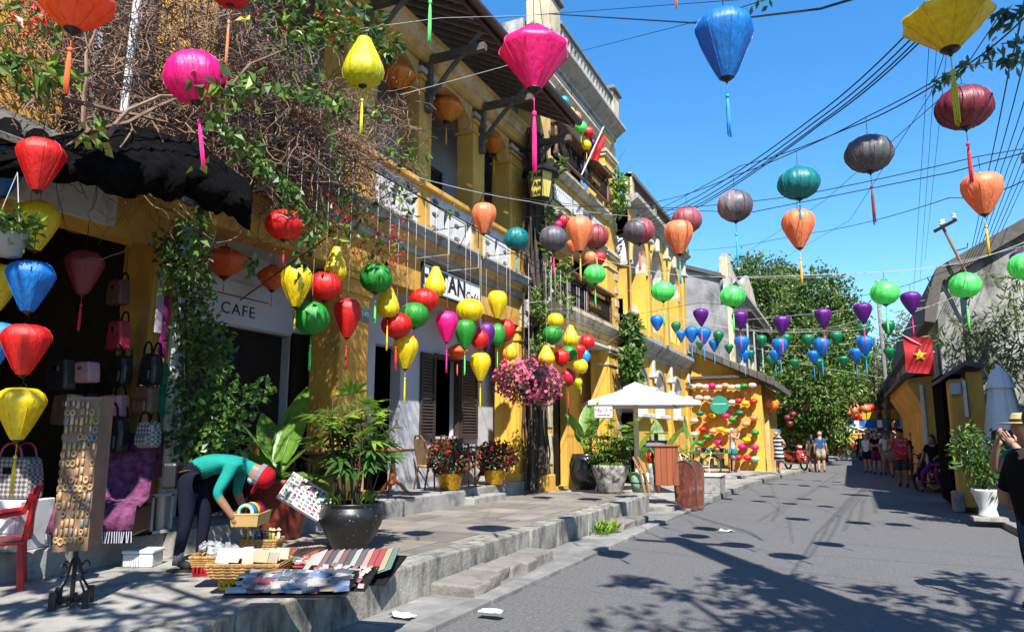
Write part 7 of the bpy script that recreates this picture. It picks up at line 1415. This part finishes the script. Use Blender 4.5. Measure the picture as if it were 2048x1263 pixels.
    if hair:
        g = MB(); n = 14
        for k in range(8):
            ph = R(-22+112*k/7)
            for j in range(n):
                a = 2*math.pi*j/n; fr = max(0, math.sin(a)); lo = max(ph, R(26)*fr-R(22)*(1-fr)) if k == 0 else max(ph, R(30)*fr)
                g.v.append(H @ Vector((.098*s*math.cos(a)*math.cos(lo), (.112*math.sin(a)*math.cos(lo)-.006)*s, (.108*math.sin(lo)+.018)*s)))
        g.f = [[k*n+j, k*n+(j+1) % n, (k+1)*n+(j+1) % n, (k+1)*n+j] for k in range(7) for j in range(n)]; g.m = [0]*len(g.f)
        if hairlen: g.tube([H @ Vector((0, -.085*s, .03*s)), H @ Vector((0, -.11*s, -.07*s)), H @ Vector((0, -.10*s, -(.07+hairlen)*s))], [.06*s, .075*s, .03*s], 8)
        g.build('hair', hair, root, smooth=True)
    root['_'] = 0; del root['_']
    if extra: extra(root, J, s, H)
    return root
def loft(rings, name, m, parent, n=16, smooth=True, solid=.006):
    g = MB()
    for c, rx, ry in rings:
        for j in range(n): a = 2*math.pi*j/n; g.v.append(Vector((c[0]+rx*math.cos(a), c[1]+ry*math.sin(a), c[2])))
    g.f = [[k*n+j, k*n+(j+1) % n, (k+1)*n+(j+1) % n, (k+1)*n+j] for k in range(len(rings)-1) for j in range(n)]; g.m = [0]*len(g.f); return g.build(name, m, parent, smooth=smooth, solid=solid)
def shorts(m, zl=.56):
    def f(root, J, s, H):
        for q in 'LR':
            a, b = J['hip'+q], J['kn'+q]; t = (.89*s-zl*s)/(.39*s); e = a.lerp(b, t); g = MB(); g.tube([a+Vector((0, 0, .03*s)), a.lerp(e, .5), e], [.105*s, .105*s, .10*s], 12, cap=False); g.build('shorts_leg', m, root, smooth=True, solid=.006)
    return f
def cap(m, brim=True):
    def f(root, J, s, H):
        g = MB(); g.lathe([(.108*s, .03*s), (.107*s, .06*s), (.085*s, .115*s), (.001, .135*s)], n=14, M=None); g.v = [H @ v for v in g.v]; c = g.build('cap', m, root, smooth=True)
        if brim: b = MB(); b.slab([(x*s, y*s) for x, y in ((-.085, .07), (-.07, .15), (-.03, .185), (.03, .185), (.07, .15), (.085, .07))], .032*s, .042*s); b.v = [H @ v for v in b.v]; b.build('brim', m, c)
    return f
def multi(*fs):
    def f(root, J, s, H):
        for q in fs: q(root, J, s, H)
    return f
def clothes(shirt, trousers, sleeve=.55, leg=1.0, shoe='rubber', shin=None, neck=.0):
    return dict(belly=[(1, shirt)], chest=[(1, shirt)], nb=[(.75, shirt)], sh=[(1, shirt)], el=[(sleeve, shirt)] if sleeve <= 1 else [(1, shirt)], wr=[(sleeve-1, shirt)] if sleeve > 1 else [], pelvis=[(1, trousers)],
                hip=[(1, trousers)], kn=[(min(1, leg), trousers)], an=[(leg-1, trousers)] if leg > 1 else ([(1, shin)] if shin else []), toe=[(1, shoe)])
# the bending vendor: feet on the pavement, hips high, trunk level, arms reaching down with a basket
P = onz(382, 1138, .352); vb = {'pelvis': (0, -.02, .93), 'belly': (0, .13, 1.02), 'chest': (0, .34, 1.03), 'nb': (0, .47, .99), 'neck': (0, .53, .96), 'h1': (0, .60, .90), 'h2': (0, .67, .88), 'top': (0, .73, .86), 'nose': (0, .60, .785),
      'shL': (-.17, .40, .97), 'elL': (-.24, .33, .72), 'wrL': (-.20, .44, .52), 'haL': (-.19, .46, .48), 'shR': (.17, .40, .97), 'elR': (.26, .30, .73), 'wrR': (.21, .44, .53), 'haR': (.20, .46, .49), 'hipL': (-.09, -.04, .88), 'hipR': (.09, -.04, .88), 'knL': (-.10, .08, .48), 'knR': (.11, -.02, .48), 'anL': (-.10, .05, .09), 'anR': (.12, -.08, .09), 'toeL': (-.11, .2, .04), 'toeR': (.13, .07, .04)}
def vendor_bits(root, J, s, H):
    g = MB(); g.lathe([(.112*s, .0), (.115*s, .04*s), (.10*s, .10*s), (.05*s, .135*s), (.001, .14*s)], n=16); g.v = [H @ v for v in g.v]; c = g.build('cap', 'cloth_cap_red', root, smooth=True); b = MB(); b.slab([(x*s, y*s) for x, y in ((-.085, .08), (-.07, .17), (-.03, .20), (.03, .20), (.07, .17), (.085, .08))], .005*s, .014*s); b.v = [H @ v for v in b.v]; b.build('brim', 'cloth_cap_red', c)
    g = MB(); g.ball((0, .075*s, -.05*s), .068*s, .045*s, .052*s, 10, 6); g.v = [H @ v for v in g.v]; g.build('face_mask', 'cloth_mask', root, smooth=True)
    g = MB(); g.lathe([(.115*s, -.03*s), (.118*s, .02*s)], n=16); g.v = [H @ v for v in g.v]; g.build('hair_band', 'cloth_grey', root)
    MB().box(-.11*s, .11*s, -.30*s, -.15*s, .76*s, 1.02*s).build('waist_bag', 'leather_black', root, bevel=.03); MB().tube([(.16*s*math.cos(a), -.0+.145*s*math.sin(a), .95*s+.03*math.sin(a)) for a in [6.283*k/16 for k in range(17)]], .012, 5).build('belt', 'leather_brown', root)
    for q in 'LR': d = (J['an'+q]-J['kn'+q]).normalized(); MB().tube([J['an'+q]-d*.10*s, J['an'+q]+Vector((0, .01, -.03))*s], [.046*s, .05*s], 10).build('sock', 'cloth_grey', root, smooth=True); t = J['toe'+q]; MB().slab([(J['an'+q].x-.045, J['an'+q].y-.07), (J['an'+q].x+.045, J['an'+q].y-.07), (t.x+.055, t.y+.05), (t.x, t.y+.08), (t.x-.055, t.y+.05)], .0, .022).build('sandal', 'rubber', root)
vz = clothes('cloth_teal', 'cloth_navy', 1.18, 1.85); vz['an'] = [(.85, 'cloth_navy'), (1, 'cloth_grey')]; vz['nb'] = [(1, 'cloth_teal')]; vz['neck'] = [(.8, 'cloth_teal')]; vz['pelvis'] = [(1, 'cloth_navy')]; vz['belly'] = [(.12, 'cloth_navy'), (1, 'cloth_teal')]
vend = person('street vendor in teal top and red cap bending over the souvenir trays', (P.x-.02, P.y, .352), R(-63), 1.62, vb, vz, 'skin_tan', 1.12, 'hair_dark', 0, vendor_bits, sub=3)
mw = Matrix.Translation(vend.location) @ Matrix.Rotation(R(-63), 4, 'Z'); s = 1.62/1.72
hb = basket('tan plastic basket of coloured bangles held in the vendor\'s hands', mw @ Vector((0, .56*s, .42*s)), .42, .26, .11, 'tan_plastic', R(-63), 'held_basket', 'basket', grp=None)
rr = random.Random(5)
for k, m_ in enumerate(['silk_magenta', 'silk_blue', 'silk_red', 'silk_red', 'silk_crimson', 'silk_yellow', 'silk_yellow', 'silk_purple', 'silk_blue', 'silk_blue', 'silk_teal', 'silk_mint']):
    o = tag(MB().tube([(.065*math.cos(a), 0, .065*math.sin(a)) for a in [6.283*j/16 for j in range(17)]], .017, 6, cap=False).build('bangle', m_, None, smooth=True), ['magenta', 'deep blue', 'bright red', 'bright red', 'crimson', 'yellow', 'yellow', 'purple', 'deep blue', 'deep blue', 'teal', 'mint'][k]+' bangle standing in the vendor\'s basket', 'bangle', 'bangles in the held basket'); c = hb.location+Matrix.Rotation(R(-63), 3, 'Z') @ Vector((-.165+.03*k, 0, .12)); o.location = c; o.rotation_euler = (0, .25, R(-63+82))
# woman photographing the lantern wall
def dress(m, z0, z1, flare=.16, top=1.1):
    return lambda root, J, s, H: loft([((0, 0, z1*s), .135*s, .105*s), ((0, .005, (z1*.6+z0*.4)*s), .165*s, .125*s), ((0, 0, (z0*.6+z1*.4)*s), (.165+flare*.3)*s, .14*s), ((0, 0, z0*s), (.16+flare*.5)*s, .15*s)], 'dress_skirt', m, root)
def bagstrap(m, side=1):
    def f(root, J, s, H): MB().tube([J['shL' if side > 0 else 'shR']+Vector((0, .05, .05))*s, Vector((0, .14, 1.15))*s, Vector((side*.2, .08, .9))*s], .012, 5).build('bag_strap', m, root); MB().box(side*.2*s-.05, side*.2*s+.07, -.06, .16, .72*s, .92*s).build('shoulder_bag', m, root, bevel=.03)
    return f
def camera_prop(root, J, s, H):
    c = (J['haL']+J['haR'])/2+Vector((0, .0, .03)); MB().box(c.x-.07, c.x+.07, c.y-.04, c.y+.03, c.z-.045, c.z+.045).build('held_camera', 'ink', root, bevel=.01); MB().lathe([(.03, 0), (.03, .07)], (c.x, c.y+.02, c.z), 10, M=Matrix.Rotation(R(-90), 4, 'X')).build('camera_lens', 'ink', root)
up_arms = {'elL': (-.26, .20, 1.30), 'wrL': (-.09, .27, 1.50), 'haL': (-.06, .28, 1.54), 'elR': (.26, .20, 1.30), 'wrR': (.09, .27, 1.50), 'haR': (.06, .28, 1.54)}
P = onz(1467, 944, .21); z_ = clothes('cloth_lilac', 'cloth_lilac', 0, .5); z_['nb'] = []; z_['sh'] = []; z_['chest'] = [(.45, 'cloth_lilac')]
person('woman in a lilac dress raising a camera before the lantern wall', (P.x, P.y, .21), R(-75), 1.66, up_arms, z_, 'skin', 1.0, 'hair_grey', .05, multi(dress('cloth_lilac', .52, 1.05, .1), bagstrap('cloth_teal', 1), camera_prop))
# striped dress and blue cap
m, tr_, p, out = _nodes('stripes'); wv = tr_.nodes.new('ShaderNodeTexWave'); wv.bands_direction = 'Z'; wv.inputs['Scale'].default_value = 2.1; tcn = tr_.nodes.new('ShaderNodeTexCoord'); rp_ = tr_.nodes.new('ShaderNodeValToRGB'); rp_.color_ramp.interpolation = 'CONSTANT'; rp_.color_ramp.elements[0].color = (.015, .02, .05, 1); rp_.color_ramp.elements[1].color = (.7, .7, .7, 1); rp_.color_ramp.elements[1].position = .62
tr_.links.new(tcn.outputs['Object'], wv.inputs[0]); tr_.links.new(wv.outputs[1], rp_.inputs[0]); tr_.links.new(rp_.outputs[0], p.inputs['Base Color']); p.inputs['Roughness'].default_value = .85; M_['stripes'] = m
P = onz(1560, 947, .13); z_ = clothes('stripes', 'stripes', .1, .6, 'white_plastic'); person('woman in a navy striped dress, blue cap and white shoes at the kerb', (P.x, P.y, .13), R(-40), 1.68, {'elR': (.24, .08, 1.16), 'wrR': (.12, .25, 1.10), 'haR': (.08, .28, 1.11), 'elL': (-.24, .08, 1.16), 'wrL': (-.12, .25, 1.08), 'haL': (-.08, .28, 1.09), 'anR': (.14, -.12, .09), 'toeR': (.16, .03, .035)}, z_, 'skin', 1.25, 'hair_grey', .03, multi(dress('stripes', .52, 1.12, .16), cap('cloth_cap_blue')))
# couple seen from behind
P = onz(1644, 944, 0); person('man in a dark blue shirt and pale shorts walking away beside the scooter', (P.x, P.y, 0), R(6), 1.76, {'kn'+'L': (-.10, .06, .5), 'anL': (-.1, -.05, .1)}, clothes('cloth_blue', 'cloth_khaki', .6, .85), 'skin', 1.15, 'hair_blonde', 0, shorts('cloth_khaki'))
P = onz(1629, 943, 0); person('woman with a brown shoulder bag and dark top walking beside the man in blue', (P.x-.05, P.y, 0), R(2), 1.64, {'knR': (.10, .06, .5)}, clothes('cloth_darkgrey', 'cloth_brown', .4, .6), 'skin_tan', 1.0, 'hair_dark', .25, multi(dress('cloth_brown', .62, .98, .1), bagstrap('leather_brown', -1)))
P = onz(1662, 908, 0); person('person in yellow-green shirt and white shorts far down the left kerb', (P.x, P.y, 0), R(10), 1.7, {}, clothes('cloth_yellowish', 'cloth_white', .5, .7), 'skin', 1, 'hair_blonde', 0, shorts('cloth_white'))
P = onz(1681, 903, 0); person('person in pink standing far down the left kerb', (P.x, P.y, 0), R(40), 1.55, {}, clothes('cloth_pink', 'cloth_pink', .5, .6), 'skin', 1, 'hair_dark', .1, dress('cloth_pink', .6, 1.0, .1))
# crowd on the right
crossed = {'elL': (-.25, .08, 1.14), 'wrL': (.02, .17, 1.12), 'haL': (.06, .16, 1.12), 'elR': (.25, .08, 1.14), 'wrR': (-.02, .19, 1.15), 'haR': (-.06, .18, 1.15)}
for px, py, lab, rz, h, ps, sh_, tr, sl_, lg, sk, hr, ex in [
    (1738, 946, 'person in white top and dark shorts at the edge of the shaded group', 150, 1.66, {}, 'cloth_white', 'cloth_navy', .4, .6, 'skin', 'hair_blonde', shorts('cloth_navy', .62)),
    (1757, 949, 'man in black shirt and maroon shorts with crossed arms', 165, 1.78, crossed, 'cloth_black', 'cloth_maroon', .55, .8, 'skin', 'hair_dark', shorts('cloth_maroon')),
    (1776, 950, 'person in white shirt and khaki shorts inside the shaded group', 200, 1.74, {}, 'cloth_white', 'cloth_khaki', .55, .8, 'skin_tan', 'hair_dark', shorts('cloth_khaki')),
    (1792, 955, 'person in grey shirt and grey shorts beside the red floral shirt', 185, 1.72, {}, 'cloth_grey', 'cloth_grey', .55, .75, 'skin', 'hair_dark', shorts('cloth_grey')),
    (1765, 938, 'person in a white sun hat behind the man in black', 170, 1.7, {}, 'cloth_lilac', 'cloth_navy', .55, 1.8, 'skin', 'hair_grey', cap('cloth_white')),
    (1832, 960, 'person in dark clothes standing behind the red floral shirt', 170, 1.7, {}, 'cloth_black', 'cloth_darkgrey', .6, 1.9, 'skin_tan', 'hair_dark', None),
    (1748, 935, 'person in a yellow-green shirt inside the shaded group', 175, 1.7, {}, 'cloth_yellowish', 'cloth_jean', .5, 1.9, 'skin', 'hair_blonde', None), (1783, 945, 'person in a teal shirt inside the shaded group', 160, 1.66, crossed, 'cloth_teal', 'cloth_darkgrey', .5, 1.9, 'skin_tan', 'hair_dark', None),
    (1768, 925, 'far person in a red shirt beyond the shaded group', 185, 1.7, {}, 'cloth_red', 'cloth_navy', .5, .8, 'skin', 'hair_dark', None), (1730, 922, 'far person in khaki walking down the street', 5, 1.72, {}, 'cloth_khaki', 'cloth_darkgrey', .5, 1.9, 'skin', 'hair_dark', None), (1822, 940, 'person in a grey shirt behind the dark figure by the wall', 170, 1.74, {}, 'cloth_grey', 'cloth_navy', .5, 1.9, 'skin', 'hair_dark', None), (1758, 915, 'far person in a white shirt down the street', 170, 1.7, {}, 'cloth_white', 'cloth_jean', .5, 1.9, 'skin', 'hair_dark', None), (1738, 912, 'far person in a blue shirt down the street', 20, 1.7, {}, 'cloth_blue', 'cloth_khaki', .5, .8, 'skin', 'hair_dark', None),
    (1745, 925, 'far person in a pink shirt behind the shaded group', 170, 1.68, {}, 'cloth_pink', 'cloth_white', .5, .7, 'skin', 'hair_blonde', None), (1800, 935, 'far person in navy behind the shaded group', 190, 1.72, {}, 'cloth_navy', 'cloth_jean', .6, 1.9, 'skin_tan', 'hair_dark', None)]:
    P = onz(px, py, 0); person(lab, (P.x, P.y, 0), R(rz), h, ps, clothes(sh_, tr, sl_, lg), sk, 1.08, hr, 0, ex, 'people gathered on the shaded side')
mat('floral', (.50, .012, .02), .8, .2, 6, dirt=((.72, .68, .66), .30, 9)); P = onz(1808, 975, 0)
def shirt_hem(m, z0=.82): return lambda root, J, s, H: loft([((0, .01, 1.22*s), .20*s, .145*s), ((0, .005, 1.0*s), .20*s, .15*s), ((0, 0, z0*s), .205*s, .155*s)], 'shirt_hem', m, root)
person('man in a red floral shirt, dark cap and shorts walking along the right side', (P.x, P.y, 0), R(168), 1.78, {'elR': (.27, .05, 1.13), 'wrR': (.33, .22, 1.08), 'haR': (.34, .26, 1.08), 'knL': (-.11, .10, .5), 'anL': (-.11, .0, .1), 'knR': (.1, -.02, .5), 'anR': (.1, -.14, .12), 'toeR': (.11, .0, .04)}, clothes('floral', 'cloth_darkgrey', .6, .95), 'skin_tan', 1.22, 'hair_dark', 0, multi(shorts('cloth_darkgrey', .52), shirt_hem('floral'), cap('cloth_navy')))
# man at the right edge and his companion in a straw hat
C0 = atd(2100, 1000, 4.5); person('man in a black t-shirt and blue jeans standing with folded arm close to the viewer', (C0.x, C0.y, 0), R(-62), 1.76, {'shL': (-.215, -.01, 1.37), 'elL': (-.36, -.02, 1.10), 'wrL': (-.19, .22, .99), 'haL': (-.15, .25, .98), 'shR': (.2, 0, 1.37), 'elR': (.30, .0, 1.10), 'wrR': (.12, .24, 1.0), 'haR': (.09, .26, .99)}, clothes('cloth_black', 'cloth_jean', .72, 1.92), 'skin', 1.42, 'hair_dark', 0, None, sub=3)
def hat(root, J, s, H): g = MB(); g.lathe([(.20*s, .04*s), (.198*s, .048*s), (.11*s, .055*s), (.10*s, .12*s), (.08*s, .14*s), (.001, .145*s)], n=20); g.v = [H @ v for v in g.v]; h_ = g.build('straw_hat', 'cloth_straw', root, smooth=True); g = MB(); g.lathe([(.112*s, .056*s), (.11*s, .085*s)], n=20); g.v = [H @ v for v in g.v]; g.build('hat_band', 'leaf_dark', h_)
C1 = atd(2068, 1000, 6.6); person('person in a straw hat lifting a hand to the face behind the man in black', (C1.x, C1.y, 0), R(120), 1.74, {'elR': (.26, .16, 1.22), 'wrR': (.10, .22, 1.46), 'haR': (.06, .2, 1.5), 'elL': (-.28, .14, 1.22), 'wrL': (-.12, .22, 1.44), 'haL': (-.08, .21, 1.48)}, clothes('cloth_teal', 'cloth_navy', .5, 1.9), 'skin', 1.1, 'hair_dark', 0, hat)
# ---------------------------------------------------------------- scooters
def scooter(lab, loc, rz, paint, seatm='leather_black', plate=None, grp=None, lean=.05):
    t = thing('scooter', lab, 'scooter', loc, rz, grp); t.rotation_euler = (0, lean, rz)
    for y in (-.62, .62): wheel(t, (0, y, .26), .25, (0, 0, R(90)), 'wheel', 10, 'rubber', .045)
    def P_(name, m, rings, n=12): g = MB(); [g.v.append(Vector((rx*math.cos(2*math.pi*j/n), cy+dy*math.sin(2*math.pi*j/n), cz+dz*math.sin(2*math.pi*j/n)))) for cy, cz, rx, dy, dz in rings for j in range(n)]; g.f = [[k*n+j, k*n+(j+1) % n, (k+1)*n+(j+1) % n, (k+1)*n+j] for k in range(len(rings)-1) for j in range(n)]+[list(range(n))[::-1], list(range((len(rings)-1)*n, len(rings)*n))]; g.m = [0]*len(g.f); return g.build(name, m, t, smooth=True)
    P_('leg_shield', paint, [(.50, .30, .10, .05, .03), (.46, .50, .19, .06, .03), (.43, .70, .18, .06, .03), (.40, .88, .10, .05, .03)])
    P_('front_fender', paint, [(.86, .34, .05, .01, .03), (.78, .48, .075, .03, .04), (.62, .54, .085, .04, .04), (.46, .48, .07, .03, .04)])
    P_('rear_body', paint, [(.05, .42, .10, .03, .10), (-.25, .52, .16, .03, .14), (-.60, .62, .14, .03, .12), (-.88, .70, .06, .02, .06)])
    P_('floor_board', 'paint_black', [(.45, .30, .14, .02, .05), (.1, .28, .15, .02, .05), (-.2, .32, .12, .02, .07)])
    P_('seat', seatm, [(.12, .70, .09, .02, .04), (-.1, .75, .14, .02, .05), (-.45, .77, .14, .02, .05), (-.75, .79, .09, .02, .04)])
    P_('handle_cover', paint, [(.46, .93, .12, .05, .04), (.42, .99, .15, .06, .05), (.36, 1.05, .10, .04, .04)]); MB().ball((0, .50, .97), .085, .05, .06, 12, 8).build('headlight', 'lamp_glass', t, smooth=True); MB().box(-.05, .05, .60, .63, .62, .70).build('badge', 'lamp_glass', t)
    MB().tube([(-.34, .30, 1.06), (-.15, .38, 1.02), (.15, .38, 1.02), (.34, .30, 1.06)], .016, 6).build('handlebar', 'rubber', t)
    for s_ in (-1, 1): MB().tube([(s_*.22, .37, 1.03), (s_*.27, .36, 1.20)], .008, 4).build('mirror_stem', 'iron', t); MB().ball((s_*.29, .355, 1.24), .06, .015, .045, 10, 6).build('mirror', 'iron', t, smooth=True); MB().tube([(s_*.06, .64, .26), (s_*.06, .46, .80)], .022, 6).build('fork', 'chrome', t); MB().ball((s_*.14, .56, .78), .045, .025, .03, 8, 5).build('indicator', 'terracotta', t)
    MB().tube([(.17, .0, .25), (.19, -.4, .27), (.19, -.82, .34)], [.03, .05, .055], 8).build('exhaust', 'chrome', t, smooth=True); MB().tube([(-.1, -.05, .3), (-.16, .05, .03)], .012, 5).build('side_stand', 'iron', t); MB().ball((0, -.92, .66), .07, .03, .04, 8, 5).build('tail_light', 'red_plastic', t)
    if plate: MB().box(-.10, .10, -.98, -.965, .42, .56).build('number_plate', 'goods_0', t)
    return t
P = onz(1597, 938, .13); sc = scooter('red scooter parked on the left kerb under the tree', (P.x-.1, P.y+.2, .125), R(215), 'paint_red'); tag(MB().ball((sc.location.x+.15, sc.location.y+.1, .72), .16, .12, .26, 10, 7).build('carrier_bag', 'goods_3', None, smooth=True), 'pink patterned carrier bag hanging on the red scooter', 'bag')
P = onz(1868, 985, 0); s1 = scooter('dark scooter with a yellow plate ridden by a woman beside the gateway', (P.x, P.y, 0), R(28), 'paint_black', plate=1, lean=0)
mw = Matrix.Translation(s1.location) @ Matrix.Rotation(R(28), 4, 'Z')
person('woman in a black t-shirt and purple trousers sitting on the dark scooter', mw @ Vector((0, -.12, -.04)), R(28+180) if False else R(150), 1.64, {'pelvis': (0, -.05, .86), 'belly': (0, -.03, 1.02), 'hipL': (-.10, 0, .82), 'hipR': (.10, 0, .82), 'knL': (-.20, .34, .66), 'anL': (-.22, .28, .20), 'toeL': (-.23, .40, .14), 'knR': (.20, .30, .60), 'anR': (.26, .22, .13), 'toeR': (.27, .34, .08), 'elL': (-.27, .12, 1.15), 'wrL': (-.24, .34, 1.06), 'haL': (-.24, .38, 1.05), 'elR': (.28, .02, 1.12), 'wrR': (.3, .14, .92), 'haR': (.3, .17, .88)}, clothes('cloth_black', 'cloth_purple', .6, 1.8), 'skin_tan', 1.05, 'hair_dark', .02)
for k, (px, py, m_, lab) in enumerate([(1722, 920, 'paint_black', 'far dark scooter riding down the middle of the street'), (1700, 905, 'paint_red', 'far red scooter parked near the yellow wall'), (1712, 908, 'paint_red', 'far red scooter parked behind the dark one'), (1668, 918, 'paint_red', 'far red scooter parked at the left kerb')]):
    P = onz(px, py, 0); q = scooter(lab, (P.x, P.y, 0), R((5, 60, 40, 100)[k]), m_)
    if k == 0: person('rider in navy on the far dark scooter', (P.x, P.y-.1, 0), R(5), 1.68, {'hipL': (-.1, 0, .84), 'pelvis': (0, -.05, .88), 'hipR': (.1, 0, .84), 'knL': (-.2, .32, .62), 'anL': (-.2, .26, .2), 'toeL': (-.2, .38, .15), 'knR': (.2, .32, .62), 'anR': (.2, .26, .2), 'toeR': (.2, .38, .15), 'elL': (-.26, .14, 1.16), 'wrL': (-.26, .36, 1.08), 'haL': (-.26, .4, 1.07), 'elR': (.26, .14, 1.16), 'wrR': (.26, .36, 1.08), 'haR': (.26, .4, 1.07)}, clothes('cloth_navy', 'cloth_darkgrey', .6, 1.9), 'skin_tan', 1.05, None, 0, cap('cloth_red', False))
